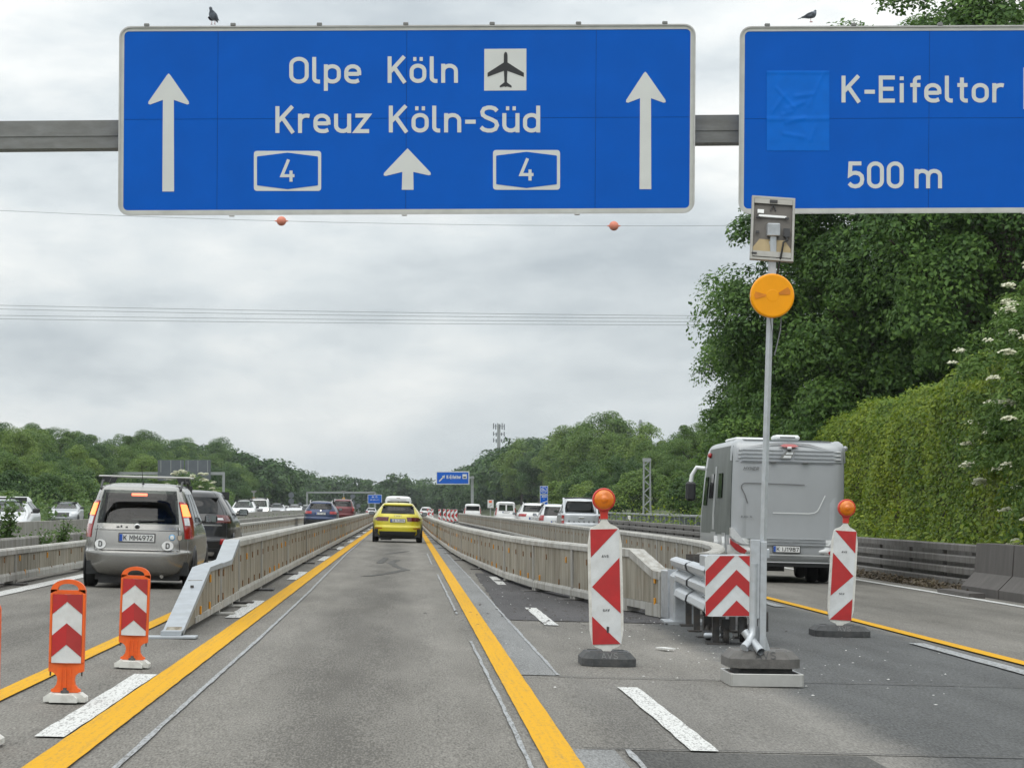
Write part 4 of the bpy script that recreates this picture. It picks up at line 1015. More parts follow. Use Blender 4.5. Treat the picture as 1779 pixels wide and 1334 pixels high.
# solar panel seen from behind
M['panel_frame'] = pm('panel_frame_grey', (.33, .325, .30), .45, .4, var=.1, scale=8, dirt=(.24, .23, .2), dscale=6)
pn = empty('solar_panel', (xl+.01, .03, 3.585), (R(-14), R(3), 0)); pn.parent = pole_grp
mb = MB()
mb.box((0, .0, .255), (.345, .034, .022), bev=.003); mb.box((0, 0, -.255), (.345, .034, .022), bev=.003)
for s in (-1, 1): mb.box((s*.162, 0, 0), (.02, .034, .50), bev=.003)
for z, hh in ((.225, .04), (-.215, .045)): mb.box((0, -.012, z), (.302, .008, hh))
mb.build('panel_frame', M['panel_frame'], pn)
mb = MB(); mb.box((0, .008, 0), (.305, .008, .488)); mb.build('backsheet', pm('panel_backsheet', (.13, .12, .108), .7, var=.12, scale=6), pn)
mb = MB(); mb.prism([(-.15, -.19), (.15, -.19), (.15, -.16), (.10, -.09), (-.10, -.09), (-.15, -.16)], -.004, .003); mb.build('amber_reflection_plate', pm('amber_reflection_tint', (.30, .235, .13), .4, .4, var=.2), pn)  # amber reflection on the panel back, put in as a coloured plate
mb = MB(); mb.box((-.005, -.012, .10), (.22, .02, .016)); mb.box((-.1, -.015, .135), (.05, .02, .03)); mb.build('label_strip', M['sticker'], pn)
mb = MB()
for k_, (u, v, a_, b_) in enumerate(((-.12, .085, .03, .014), (.11, .09, .03, .014), (-.12, -.04, .028, .02), (.0, .225, .06, .022), (.11, -.03, .05, .07), (-.14, -.215, .04, .01))):
    mb = MB(); mb.box((u, -.02, v), (a_, .012, b_)); mb.build('fitting', M['plastic'], pn)
mb = MB()
for s in (-1, 1): mb.box((s*.012, -.006, .175), (.008, .012, .05), rot=Matrix.Rotation(R(-18*s), 3, 'Y'))
mb.build('stamped_mark', M['plastic'], pn)
mb = MB(); mb.tube([(.1, -.02, -.06), (.115, -.04, -.1), (.085, -.045, -.12), (.075, -.04, -.2), (.065, .0, -.27), (.055, .06, -.36)], .009, 6); mb.build('cable', M['plastic'], pn)
mb = MB(); mb.tube([(xl+.08, -.02, 2.885), (xl+.075, -.03, 2.785), (xl+.045, -.03, 2.645), (xl+.03, -.03, 2.585)], .005, 6); mb.tube([(xl-.01, -.035, 2.885), (xl+.01, -.035, 2.765), (xl+.012, -.03, 2.685)], .004, 5); mb.build('cable', M['cable'], pole_grp)

# ---------------------------------------------------------------- crash cushion with chevron board
xc0, yc0 = 3.37, 31.0
cc = tag(empty('crash_cushion', (xc0, yc0, gz(xc0, yc0)), (0, 0, R(-2))), 'galvanised crash cushion of ribbed beams with red-white chevron board', 'crash cushion')
fw, fh, fb = .62, .62, .30
mb = MB(); P = rrect(-.33, fb, .235, fb+fh, .045, 4); n = len(P)
V = [(u, -.06, v) for u, v in P]+[(u, -.03, v) for u, v in P]
mb.add(V, [tuple(range(n)), tuple(range(n, 2*n))[::-1]]+[(i, n+i, n+(i+1) % n, (i+1) % n) for i in range(n)])
cb_ = mb.build('chevron_board', M['white'], cc)
xap = -.01
for (t0, t1) in ((fb+fh+.34, fb+fh+.17), (fb+fh+.03+.0, fb+fh-.155), (fb+fh-.30+.0, fb+fh-.47), ):
    pass
per = .311; bw = .154; k1 = 1.04; k2 = .95
for j in range(-1, 3):
    ta = fb+fh-.146+per*(j-1+.0); tb_ = ta-bw
    for s, kk in ((-1, k1), (1, k2)):
        xe = -.325 if s < 0 else .23
        pol = clip_poly([(xap, ta), (xap, tb_), (xe, tb_-kk*abs(xe-xap)), (xe, ta-kk*abs(xe-xap))], min(xap, xe), max(xap, xe), fb+.006, fb+fh-.006)
        if len(pol) > 2:
            mb = MB(); mb.add([(a_, -.064, b_) for a_, b_ in pol], [tuple(range(len(pol)))]); mb.build('red_stripe', M['red'], cb_)
# ribbed side beams: three overlapping lengths each side
def ribbed(s, y0, y1, off, m):
    zc = [.32, .345, .40, .455, .48, .52, .545, .60, .655, .68, .72, .745, .80, .855, .88]
    xo = [.02, .0, .085, .0, .02, .02, .0, .085, .0, .02, .02, .0, .085, .0, .02]
    zc = [.30, .34, .36, .42, .44, .475, .51, .53, .59, .61, .645, .68, .70, .76, .78, .80]
    xo = [.0, .085, .10, .085, .06, .0, .06, .085, .085, .06, .0, .06, .085, .10, .085, .03]
    mb = MB()
    def X(k): return s*((.24 if s < 0 else .10)+off+xo[k])
    V = []
    taper = [(y0, -.0), (y0+.08, 0), (y1, 0)]
    for (y, e) in taper:
        for k in range(len(zc)): V.append((X(k), y, zc[k]))
    nn = len(zc)
    for y, e in taper[::-1]:
        for k in range(len(zc)): V.append((X(k)-s*.012, y, zc[k]))
    for r in range(len(taper)-1):
        for k in range(nn-1):
            mb.add([V[r*nn+k], V[r*nn+k+1], V[(r+1)*nn+k+1], V[(r+1)*nn+k]], [(0, 1, 2, 3) if s < 0 else (3, 2, 1, 0)], 0, True)
            b = 3*nn
            mb.add([V[b+r*nn+k], V[b+r*nn+k+1], V[b+(r+1)*nn+k+1], V[b+(r+1)*nn+k]], [(0, 1, 2, 3) if s > 0 else (3, 2, 1, 0)], 0)
    return mb.build('ribbed_beam', m, cc)
for s in (-1, 1):
    for k, (y0, y1) in enumerate(((0.02, 3.2), (3.15, 6.3))): ribbed(s, y0, y1, .018*k, M['galv_light'])
    for y in (.35, .75, 1.15):
        for z in (.475, .645):
            mb = MB(); mb.lathe([(.03, 0), (.03, .025), (.018, .03), (.018, .05)], 10, 0, Matrix.Translation((s*(.245 if s < 0 else .10), y, z)) @ Matrix.Rotation(s*math.pi/2, 4, 'Y')); mb.build('bolt', M['galv'], cc)
for k in range(4):
    mb = MB(); y = .3+1.6*k
    mb.box((0, y, .6), (.46, .05, .5)); 
    for s in (-1, 1): mb.box((s*.2, y, .18), (.07, .09, .36)); mb.box((s*.2, y-.02, .012), (.2, .3, .02))
    mb.build('bulkhead', M['dark_steel'], cc)
mb = MB(); mb.box((-.05, .8, .83), (.48, 1.4, .15), bev=.008); mb.build('top_box', M['galv'], cc)
mb = MB(); mb.box((-.03, .098, .87), (.07, .004, .045)); mb.build('sticker', M['sticker'], cc)
mb = MB()
for u in (.24, .30, .36): mb.box((u-.02, .3, .93), (.03, .06, .1), bev=.008)
mb.build('lug', M['galv'], cc)
mb = MB(); mb.box((.08, .096, .88), (.02, .01, .03)); mb.lathe([(.02, 0), (.02, .02)], 10, 0, Matrix.Translation((.15, .1, .88)) @ Matrix.Rotation(math.pi/2, 4, 'X')); mb.build('bolt', M['dark_steel'], cc)
for u, y in ((-.10, .25), (.1, .6), (-.22, 1.2)):
    mb = MB(); mb.lathe([(.02, -.03), (.075, -.03), (.085, -.015), (.085, .015), (.075, .03), (.02, .03)], 18, 0, Matrix.Translation((u, y, .088)) @ Matrix.Rotation(math.pi/2, 4, 'Y'))
    mb.box((u, y+.03, .2), (.09, .1, .12)); mb.box((u-.045, y, .13), (.01, .07, .12)); mb.box((u+.045, y, .13), (.01, .07, .12))
    mb.build('castor', M['dark_steel'], cc)
for c_, d_ in (((.05, .1, .22), (.06, .06, .2)), ((.3, .12, .24), (.05, .05, .2)), ((-.2, .7, .09), (.2, .4, .06))):
    mb = MB(); mb.box(c_, d_); mb.build('undercarriage_block', M['dark_steel'], cc)
mb = MB(); mb.tube([(-.3, .4, .09), (-.05, .2, .1)], .03, 8); mb.build('axle_stub', M['galv'], cc)
mb = MB(); mb.box((-.22, 5.9, .3), (.28, .9, .58), bev=.02); mb.box((-.22, 5.9, .02), (.5, 1.1, .04)); mb.box((.22, 6.2, .32), (.3, .8, .62), bev=.02); mb.build('transition_block', M['galv'], cc)
mb = MB(); mb.box((0, 0, .01), (.09, .3, .012)); tag(mb.build('plastic_scrap', M['litter'], None, (at(1156, 1117, 29.5).x, 29.5, gz(2.5, 29.5)+.016), (0, 0, .3)), 'flat white plastic scrap lying left of the crash cushion', 'litter')

# ---------------------------------------------------------------- vehicles
def pchip(xs, ys):
    xs = np.array(xs, float); ys = np.array(ys, float); h = np.diff(xs); d = np.diff(ys)/h; m = np.zeros(len(xs))
    for i in range(1, len(xs)-1):
        if d[i-1]*d[i] > 0:
            w1 = 2*h[i]+h[i-1]; w2 = h[i]+2*h[i-1]; m[i] = (w1+w2)/(w1/d[i-1]+w2/d[i])
    m[0] = d[0]; m[-1] = d[-1]
    def f(x):
        i = int(np.clip(np.searchsorted(xs, x)-1, 0, len(h)-1)); t = (x-xs[i])/h[i]; t = min(1, max(0, t))
        return ((1+2*t)*(1-t)**2*ys[i]+t*(1-t)**2*h[i]*m[i]+t*t*(3-2*t)*ys[i+1]+t*t*(t-1)*h[i]*m[i+1])
    return f
def prof(L, W, H, belt=.95, roofw=.62, tail=.25, hood=1.0, zb=.2, wsrun=.75, bump=.03, shoulder=.95):
    hw = W/2; Rr, F = -L/2, L/2
    return [(zb, .84*hw, Rr+.14, F-.15), (zb+.08, .94*hw, Rr+.04, F-.05), (.42, .985*hw, Rr, F), (.56, hw, Rr, F-.01), (.60, hw, Rr+bump, F-.03), (.72, hw, Rr+bump+.01, F-.12), (belt-.10, .985*hw, Rr+bump+.04, F-hood*.55), (belt, shoulder*hw, Rr+bump+.08, F-hood),
            (belt+(H-.12-belt)*.5, (shoulder*hw+roofw)/2+.02, Rr+bump+.08+(tail-.1)*.45, F-hood-wsrun*.55), (H-.12, roofw+.01, Rr+tail, F-hood-wsrun), (H-.05, roofw*.93, Rr+tail+.09, F-hood-wsrun-.14), (H-.015, roofw*.72, Rr+tail+.32, F-hood-wsrun-.35), (H, roofw*.25, Rr+tail+.7, F-hood-wsrun-.6)]
class Shell:
    def __init__(s, rows, n=5.0):
        s.rows = rows; s.n = n; z = [r[0] for r in rows]; s.z0, s.z1 = z[0], z[-1]
        s.w = pchip(z, [r[1] for r in rows]); s.yr = pchip(z, [r[2] for r in rows]); s.yf = pchip(z, [r[3] for r in rows])
        zl = []
        for a, b in zip(z[:-1], z[1:]):
            k = max(2, int((b-a)/.045)+1); zl += [a+(b-a)*i/k for i in range(k)]
        s.zl = zl+[z[-1]]
        n_ = s.n
        ta = math.acos(.94**(n_/2)); tb = math.asin(.88**(n_/2))
        q = []
        for f in np.linspace(0, .94, 16)[:-1]: q.append((f, -(1-f**n_)**(1/n_)))
        for t in np.linspace(ta, tb, 5)[:-1] if False else np.linspace(0, 1, 6)[:-1]:
            # blend round the corner by angle
            a0 = math.atan2((1-.94**n_)**(1/n_), .94); a1 = math.atan2(.88, (1-.88**n_)**(1/n_)); 
            f = .94+(((1-.88**n_)**(1/n_))-.94)*t; f = min(f, .9995)
            q.append((f, -(1-f**n_)**(1/n_)))
        for g in np.linspace(-.88, 0, 13): q.append(((1-abs(g)**n_)**(1/n_), g))
        full = q+[(a, -b) for a, b in q[::-1][1:]]
        full = full+[(-a, b) for a, b in full[::-1][1:-1]]
        s.per = full
    def pos(s, fx, fy, z):
        yr, yf = s.yr(z), s.yf(z); return Vector((fx*s.w(z), (yr+yf)/2+fy*(yf-yr)/2, z))
    def R_(s, f, z, sgn=-1):
        f_ = min(abs(f), .9999); return s.pos(f, sgn*(1-f_**s.n)**(1/s.n), z)
    def S_(s, g, z, side): return s.pos(side*(1-min(abs(g), .9999)**s.n)**(1/s.n), g, z)
    def body(s, mb, hole=None, m=0, bottom=True):
        nl, npnt = len(s.zl), len(s.per); V = [s.pos(a, b, z) for z in s.zl for a, b in s.per]; F = []
        for i in range(nl-1):
            for k in range(npnt):
                k2 = (k+1) % npnt; a = s.per[k]; b = s.per[k2]
                if hole and hole((a[0]+b[0])/2, (a[1]+b[1])/2, (s.zl[i]+s.zl[i+1])/2): continue
                F.append((i*npnt+k, i*npnt+k2, (i+1)*npnt+k2, (i+1)*npnt+k))
        mb.add(V, F, m, True); mb.add(V[-npnt:], [tuple(range(npnt))], m)
        if bottom: mb.add(V[:npnt], [tuple(range(npnt))[::-1]], m)
    def patch(s, mb, P, nu, nv, off=.006, skirt=.02, m=0):
        """P(u, v) on the shell for u, v in 0..1; grid raised by off with a skirt"""
        G_ = [[P(i/nu, j/nv) for j in range(nv+1)] for i in range(nu+1)]; ctr = Vector((0, 0, .8)); V = []; In = []
        for i in range(nu+1):
            for j in range(nv+1):
                du = G_[min(i+1, nu)][j]-G_[max(i-1, 0)][j]; dv = G_[i][min(j+1, nv)]-G_[i][max(j-1, 0)]
                n_ = du.cross(dv)
                if n_.length < 1e-9: n_ = Vector((0, -1, 0))
                n_.normalize()
                c = Vector((0, 0, G_[i][j].z)); 
                if n_.dot(G_[i][j]-c) < 0: n_ = -n_
                V.append(G_[i][j]+n_*off); In.append(G_[i][j]-n_*skirt)
        w_ = nv+1
        a, b, c = V[0], V[w_], V[1]; nn = (b-a).cross(c-a); flip = nn.dot(V[0]-Vector((0, 0, V[0].z))) < 0
        def q(f): return f[::-1] if flip else f
        mb.add(V, [q((i*w_+j, (i+1)*w_+j, (i+1)*w_+j+1, i*w_+j+1)) for i in range(nu) for j in range(nv)], m, True)
        bd = [(i, 0) for i in range(nu)]+[(nu, j) for j in range(nv)]+[(i, nv) for i in range(nu, 0, -1)]+[(0, j) for j in range(nv, 0, -1)]
        ids = [i*w_+j for i, j in bd]; k = len(ids)
        W = [V[i] for i in ids]+[In[i] for i in ids]
        mb.add(W, [q((i, k+i, k+(i+1) % k, (i+1) % k)) for i in range(k)], m)
def lerp(a, b, t): return a+(b-a)*t
_wheel = {}
def wheel_mesh(r, wd):
    k = (round(r, 2), round(wd, 2))
    if k not in _wheel:
        mb = MB(); T = Matrix.Rotation(math.pi/2, 4, 'Y')
        mb.lathe([(r*.62, -wd/2), (r*.9, -wd/2), (r*.98, -wd/2+.03), (r, -wd/2+.06), (r, wd/2-.06), (r*.98, wd/2-.03), (r*.9, wd/2), (r*.62, wd/2)], 28, 0, T)
        ty = mb.mesh('tyre', M['tyre'])
        m2 = MB(); m2.lathe([(r*.63, wd*.38), (r*.58, wd*.46), (r*.3, wd*.36), (r*.12, wd*.44), (0, wd*.45)], 20, 0, T); m2.lathe([(r*.63, -wd*.4), (0, -wd*.4)], 20, 0, T)
        for a in range(5):
            q = Matrix.Rotation(a*2*math.pi/5, 3, 'X'); m2.box(q @ Vector((wd*.44, 0, r*.36)), (.02, .06, r*.5), rot=q)
        _wheel[k] = (ty, m2.mesh('rim', M['rim']))
    return _wheel[k]
def plate_part(root, txt, c, w_=.52, h_=.11, nrm=-1, blue=True, holder=True):
    p = empty('licence_plate', c); p.parent = root
    if holder:
        mb = MB(); mb.box((0, .006, 0), (w_+.03, .012, h_+.03), bev=.004); mb.build('plate_holder', M['plastic'], p)
    mb = MB(); mb.box((0, -.004, 0), (w_, .008, h_)); mb.build('plate_field', M['plate'], p)
    if blue:
        mb = MB(); mb.box((-w_/2+.024, -.0105, 0), (.045, .004, h_-.008)); mb.build('plate_band', M['plate_blue'], p)
    if txt:
        mb = MB(); text(mb, txt, -w_/2+.06, w_/2-.02, -h_*.34, h_*.68, lambda u, v, d: (u, -.009-d, v), wd=.15, gap=.07); mb.build('lettering', M['black'], p)
    return p
def car(name, label, cat, x, y, S, paint, facing=0, group=None, rz=0.0):
    """S: spec dict. Local +Y is the car's forward direction; origin on the road under its centre"""
    z = gz(x, y)+.004
    root = tag(empty(name, (x, y, z), (0, ROLL if facing == 0 and -6.5 < x < 10.5 else 0, rz+(math.pi if facing else 0))), label, cat, group)
    sh = Shell(S['rows'], S.get('n', 5.0)); see = S.get('see', False)
    rw, fw_, sw = S['rear_win'], S.get('front_win'), S.get('side_win')
    def inr(f, z, e=0):
        t = (z-rw[0])/(rw[1]-rw[0]); return 0+e <= t <= 1-e and abs(f) < lerp(rw[2], rw[3], t)
    def hole(f, g, z):
        if g < -.5 and rw[0]+.02 < z < rw[1]-.02 and abs(f) < lerp(rw[2], rw[3], (z-rw[0])/(rw[1]-rw[0]))-.03: return True
        if fw_ and g > .5 and fw_[0]+.02 < z < fw_[1]-.02 and abs(f) < lerp(fw_[2], fw_[3], (z-fw_[0])/(fw_[1]-fw_[0]))-.03: return True
        if sw and abs(g) < .8 and abs(f) > .7 and sw[0]+.02 < z < sw[1]-.02 and sw[2]+.03 < g < sw[3]-.03: return True
        return False
    mb = MB(); sh.body(mb, hole if see else None); bd = mb.build('body', paint, root)
    gl = M['glass_dark'] if S.get('privacy') else M['glass']
    if not see: gl = S.get('opaque', M['glass_dark'])
    # panes
    mb = MB(); sh.patch(mb, lambda u, v: sh.R_(lerp(-1, 1, u)*lerp(rw[2], rw[3], v), lerp(rw[0], rw[1], v)), 18, 10, .007, .012)
    rwin = mb.build('rear_window', gl, root)
    if S.get('van_doors'):
        mb = MB(); zm = (rw[0]+rw[1])/2; sh.patch(mb, lambda u, v: sh.R_(lerp(-.05, .1, u)+.0, lerp(rw[0]-.02, rw[1]+.02, v)), 3, 8, .012, .02); mb.build('door_post', paint, root)
    if fw_:
        mb = MB(); sh.patch(mb, lambda u, v: sh.R_(lerp(-1, 1, u)*lerp(fw_[2], fw_[3], v), lerp(fw_[0], fw_[1], v), 1), 18, 10, .007, .012); mb.build('windscreen', M['glass_clear'] if see else gl, root)
    if sw:
        for s in (-1, 1):
            mb = MB(); sh.patch(mb, lambda u, v: sh.S_(lerp(sw[2]+.10*0+(sw[4] if len(sw) > 4 else 0)*v, sw[3]-(sw[5] if len(sw) > 5 else .12)*v, u), lerp(sw[0], sw[1], v), s), 16, 8, .006, .012); mb.build('side_window', gl, root)
            for gpos in S.get('pillars', (-.25,)):
                mb = MB(); sh.patch(mb, lambda u, v: sh.S_(gpos+.03*(u-.5), lerp(sw[0], sw[1], v), s), 2, 6, .009, .02); mb.build('pillar', M['plastic'], root)
    if see:
        mb = MB(); H = S['rows'][-1][0]; W_ = S['rows'][4][1]; bl = S['belt']
        for s in (-1, 1):
            for yy in ((.25, -.65) if S.get('two_rows', True) else (.25,)):
                top_ = .02 if yy > 0 else -.1; mb.box((s*W_*.45, yy, bl-.3+top_/2), (W_*.56, .16, .6+top_), bev=.07); mb.box((s*W_*.45, yy-.02, bl+top_+.10), (W_*.30, .11, .17), bev=.05)
        mb.box((0, S['rows'][7][3]-.15, bl-.2), (W_*1.7, .5, .3), bev=.08); mb.box((0, -.1, .3), (W_*1.8, S['rows'][3][3]*1.7, .2)); mb.build('seat', M['interior'], root)
        mb = MB(); mb.box((0, (S['rows'][-4][2]+S['rows'][-4][3])/2, H-.15), (W_*1.25, (S['rows'][-4][3]-S['rows'][-4][2])*1.02, .03)); zf_ = (fw_[1]+H)/2 if fw_ else H-.2; mb.box((0, sh.yf(zf_-.06)-.10, zf_-.03), (W_*1.5, .03, max(.05, H-zf_)*2+.02)) if fw_ else None; mb.build('headliner', M['interior'], root)
        mb = MB(); mb.box((.0, S['rows'][-4][3]+.05, H-.22), (.24, .03, .08), bev=.015); mb.build('inner_mirror', M['plastic'], root)
    # tail lamps: (z0, z1, inner f at z0, inner f at z1, outer f)
    tl = S.get('tail')
    if tl:
        for s in (-1, 1):
            def P(u, v, a=0.0, b=1.0):
                v = lerp(a, b, v); fi = lerp(tl[2], tl[3], v); fo = tl[4]-S.get('tail_in', 0)*abs(v-.5)*2; return sh.R_(s*lerp(fi, fo, u), lerp(tl[0], tl[1], v))
            mb = MB(); sh.patch(mb, P, 8, 10, .012, .02); t_ = mb.build('tail_light', S.get('tailmat', M['taillight']), root)
            for (a, b, u0, u1, mt) in S.get('tail_zones', ()):
                mb = MB(); sh.patch(mb, lambda u, v: P(lerp(u0, u1, u), v, a, b), 6, 5, .018, .01); mb.build('lamp_segment', mt, t_)
    hl = S.get('head')
    if hl:
        for s in (-1, 1):
            mb = MB(); sh.patch(mb, lambda u, v: sh.R_(s*lerp(hl[2], hl[3], u), lerp(hl[0], hl[1], v), 1), 6, 4, .012, .02); mb.build('headlight', M['headlight_lit'] if S.get('lit') else M['lens_clear'], root)
        mb = MB(); sh.patch(mb, lambda u, v: sh.R_(lerp(-.45, .45, u), lerp(hl[0]-.12, hl[1]-.04, v), 1), 8, 4, .01, .02); mb.build('grille', M['plastic'], root)
        mb = MB(); sh.patch(mb, lambda u, v: sh.R_(lerp(-.7, .7, u), lerp(.24, .38, v), 1), 8, 4, .01, .02); mb.build('lower_grille', M['plastic'], root)
    for (nm, z0, z1, f0, f1, mt, off) in S.get('rear_bits', ()):
        mb = MB(); sh.patch(mb, lambda u, v: sh.R_(lerp(f0, f1, u), lerp(z0, z1, v)), 14, 4, off, .02); mb.build(nm, mt, root)
    if 'plate' in S:
        zc = S['plate'][1]; yy = min(sh.R_(0, zc+.06).y, sh.R_(0, zc-.06).y, sh.R_(.3, zc).y)
        plate_part(root, S['plate'][0], (S['plate'][2] if len(S['plate']) > 2 else 0, yy-.016, zc))
    # wheels
    r, wd = S.get('wheel', (.31, .2)); ty, rm = wheel_mesh(r, wd); hw = S['rows'][4][1]
    for s in (-1, 1):
        for yy in S['axles']:
            wl = empty('wheel', (s*(hw-wd/2-.004), yy, r), (0, 0, 0 if s > 0 else math.pi)); wl.parent = root
            link('tyre', ty, wl); link('rim', rm, wl)
            mb = MB(); mb.lathe([(r*1.08, -.02), (r*1.08, .0), (0, .0)], 24, 0, Matrix.Translation((s*(hw-.012), yy, r+.02)) @ Matrix.Rotation(s*math.pi/2, 4, 'Y')); mb.build('wheel_arch', M['plastic'], root)
    mb = MB(); L = S['rows'][3][3]-S['rows'][3][2]; mb.box((0, 0, S['rows'][0][0]+.0), (hw*1.5, L*.86, .14)); 
    mb.box((-hw*.45, -L/2+.45, S['rows'][0][0]-.06), (.4, .35, .12)); mb.build('underbody', M['plastic'], root)
    # mirrors
    if 'mirror' in S:
        my, mz = S['mirror']
        for s in (-1, 1):
            mb = MB(); wm = sh.w(mz); mb.box((s*(wm+.13), my, mz+.05), (.2, .1, .14), bev=.035); mb.box((s*(wm+.03), my+.02, mz), (.1, .05, .04), bev=.01); mr = mb.build('wing_mirror', S.get('mirmat', paint), root)
            mb = MB(); mb.box((s*(wm+.13), my-.054, mz+.05), (.16, .006, .10)); mb.build('mirror_glass', M['mirror'], mr)
    if S.get('rails'):
        for s in (-1, 1):
            wr = S['rails']; H = S['rows'][-1][0]; ya, yb = S['rows'][-3][2]+.1, S['rows'][-3][3]-.1
            mb = MB(); mb.tube([(s*wr, ya-.12, H-.10), (s*wr, ya+.1, H+.02), (s*wr, (ya+yb)/2, H+.035), (s*wr, yb-.1, H+.02), (s*wr, yb+.1, H-.08)], .017, 8); mb.build('roof_rail', S.get('railmat', M['chrome']), root)
    if S.get('wiper'):
        zz, a, b = S['wiper']; mb = MB(); P0 = sh.R_(a, zz)+Vector((0, -.025, 0)); P1 = sh.R_(b, zz+.02)+Vector((0, -.025, 0)); mb.tube([P0, (P0+P1)/2+Vector((0, -.01, .0)), P1], [.014, .01, .006], 6); mb.build('wiper', M['plastic'], root)
    if S.get('fin'):
        yy = S['fin']; H = S['rows'][-1][0]; mb = MB(); mb.prism([(yy-.07, H-.03), (yy+.09, H-.03), (yy-.05, H+.05), (yy-.08, H+.05)], -.014, .014, 0, fn=lambda u, v, s: (s, u, v)); mb.build('antenna', M['plastic'], root)
    return root, sh
def paintm(name, col, metal=.35, rough=.32): return pm(name, col, rough, metal, var=.035, scale=3, coat=.5, dirt=tuple(np.array(col)*.8), dscale=2.2, damt=.35)
P = dict(champagne=paintm('paint_champagne', (.33, .325, .31), .75, .27), black=paintm('paint_black', (.010, .011, .013), .2), yellow=paintm('paint_yellow', (.56, .49, .018), .1, .3), white=paintm('paint_white', (.72, .73, .73), .0), blue=paintm('paint_blue', (.016, .032, .085), .5), red=paintm('paint_dark_red', (.11, .010, .015), .3), silver=paintm('paint_silver', (.45, .47, .49), .6), grey=paintm('paint_grey', (.19, .20, .21), .5), greywhite=paintm('paint_pearl', (.62, .64, .65), .2))

# champagne compact van, brake lights on
rows = [(.19, .70, -1.93, 1.95), (.24, .77, -2.02, 2.05), (.36, .822, -2.09, 2.1), (.50, .840, -2.10, 2.1), (.545, .842, -2.09, 2.09), (.56, .84, -2.045, 2.07), (.70, .838, -2.03, 2.02), (.86, .825, -2.0, 1.72), (.97, .80, -1.96, 1.30), (1.2, .735, -1.88, .85), (1.42, .665, -1.78, .42), (1.50, .625, -1.70, .22), (1.545, .55, -1.55, .02), (1.57, .38, -1.25, -.2), (1.575, .12, -1.0, -.4)]
S = dict(rows=rows, n=5.5, see=True, belt=.97, rear_win=(.965, 1.46, .76, .83), front_win=(.99, 1.33, .86, .84), side_win=(1.0, 1.42, -.72, .55, .03, .22), pillars=(-.32, .12), tail=(.75, 1.30, .84, .835, .985), tail_in=.03, tail_zones=((.60, .93, .06, .9, M['tail_lit']), (.36, .56, .08, .62, M['lens_clear'])), axles=(-1.25, 1.3), wheel=(.305, .19), mirror=(.72, 1.0), mirmat=M['plastic'], rails=.60, railmat=M['plastic'],
         rear_bits=[('plate_recess', .645, .865, -.39, .39, M['champ_shadow'] if 'champ_shadow' in M else P['champagne'], .004), ('brake_strip', 1.385, 1.41, -.17, .17, M['brake_lit'], .014)], plate=('K MM4972', .755), wiper=(1.0, 0.02, .5))
mpv, sh = car('compact_van', 'champagne grey compact van with lit brake lights and roof bars', 'car', -4.03, 47.8, S, P['champagne'])
def onrear(sh, u, z, d): 
    q = sh.R_(u/sh.w(z), z); return Vector((q.x, q.y-.008-d, q.z))
# seams of tailgate, bumper edge
for pts in ([(-.64, .57), (-.62, .75), (-.60, .93)], [(.64, .57), (.62, .75), (.60, .93)], [(-.64, .865), (0, .868), (.64, .865)], [(-.62, .57), (0, .57), (.62, .57)]):
    mb = MB(); q = []
    for (a, b), (c, d) in zip(pts[:-1], pts[1:]): q += [onrear(sh, lerp(a, c, t/6), lerp(b, d, t/6), 0)+Vector((0, .006, 0)) for t in range(7)]
    mb.tube(q, .0045, 5); mb.build('panel_gap', M['plastic'], mpv)
for u, z in ((-.545, .655), (.46, .645)):
    mb = MB(); ang = [2*math.pi*k/24 for k in range(24)]
    V = [onrear(sh, u+.085*math.cos(t), z+.07*math.sin(t), .003) for t in ang]; mb.add(V, [tuple(range(24))]); st = mb.build('country_sticker', M['sticker'], mpv)
    mb = MB(); text(mb, 'D', u-.028, u+.028, z-.04, .08, lambda a, b, d: onrear(sh, a, b, .005+d), wd=.17); mb.build('lettering', M['black'], st)
for u, z, r_, mt in ((-.005, .925, .042, M['chrome']), (.52, .77, .048, pm('blue_sticker', (.10, .30, .52), .5))):
    mb = MB(); mb.lathe([(r_, 0), (r_*.95, .008), (0, .01)], 20, 0, Matrix.Translation(onrear(sh, u, z, -.002)) @ Matrix.Rotation(math.pi/2, 4, 'X')); e_ = mb.build('badge' if mt is M['chrome'] else 'round_sticker', mt, mpv)
    mb = MB(); mb.lathe([(r_*.68, .009), (r_*.4, .014), (0, .014)], 16, 0, Matrix.Translation(onrear(sh, u, z, -.002)) @ Matrix.Rotation(math.pi/2, 4, 'X')); mb.build('badge_core', M['grey_core'] if 'grey_core' in M else (M['plastic'] if mt is M['chrome'] else M['sticker']), e_)
mb = MB(); V = [onrear(sh, u, z, .003) for u, z in ((.60, .80), (.66, .80), (.66, .75), (.63, .725), (.60, .75))]; mb.add(V, [(0, 4, 3, 2, 1)]); mb.build('shield_sticker', pm('shield_sticker', (.45, .38, .3), .5), mpv)
mb = MB(); text(mb, 'HAIIL', -.62, -.47, .885, .02, lambda a, b, d: onrear(sh, a, b, .002+d), wd=.22) if False else text(mb, '.I.I.I.', -.63, -.46, .888, .022, lambda a, b, d: onrear(sh, a, b, .002+d), wd=.2)
text(mb, '.I.I.II.I.I', .40, .63, .888, .022, lambda a, b, d: onrear(sh, a, b, .002+d), wd=.2); mb.build('badge_lettering', M['chrome'], mpv)
mb = MB()   # dog sticker
for a, b, c, d in ((-.29, .915, .05, .02), (-.24, .925, .03, .03), (-.16, .915, .04, .02)): mb.add([onrear(sh, a-c/2, b-d/2, .003), onrear(sh, a+c/2, b-d/2, .003), onrear(sh, a+c*.3, b+d/2, .003), onrear(sh, a-c*.4, b+d/3, .003)], [(0, 1, 2, 3)])
mb.build('dog_sticker', M['plastic'], mpv)
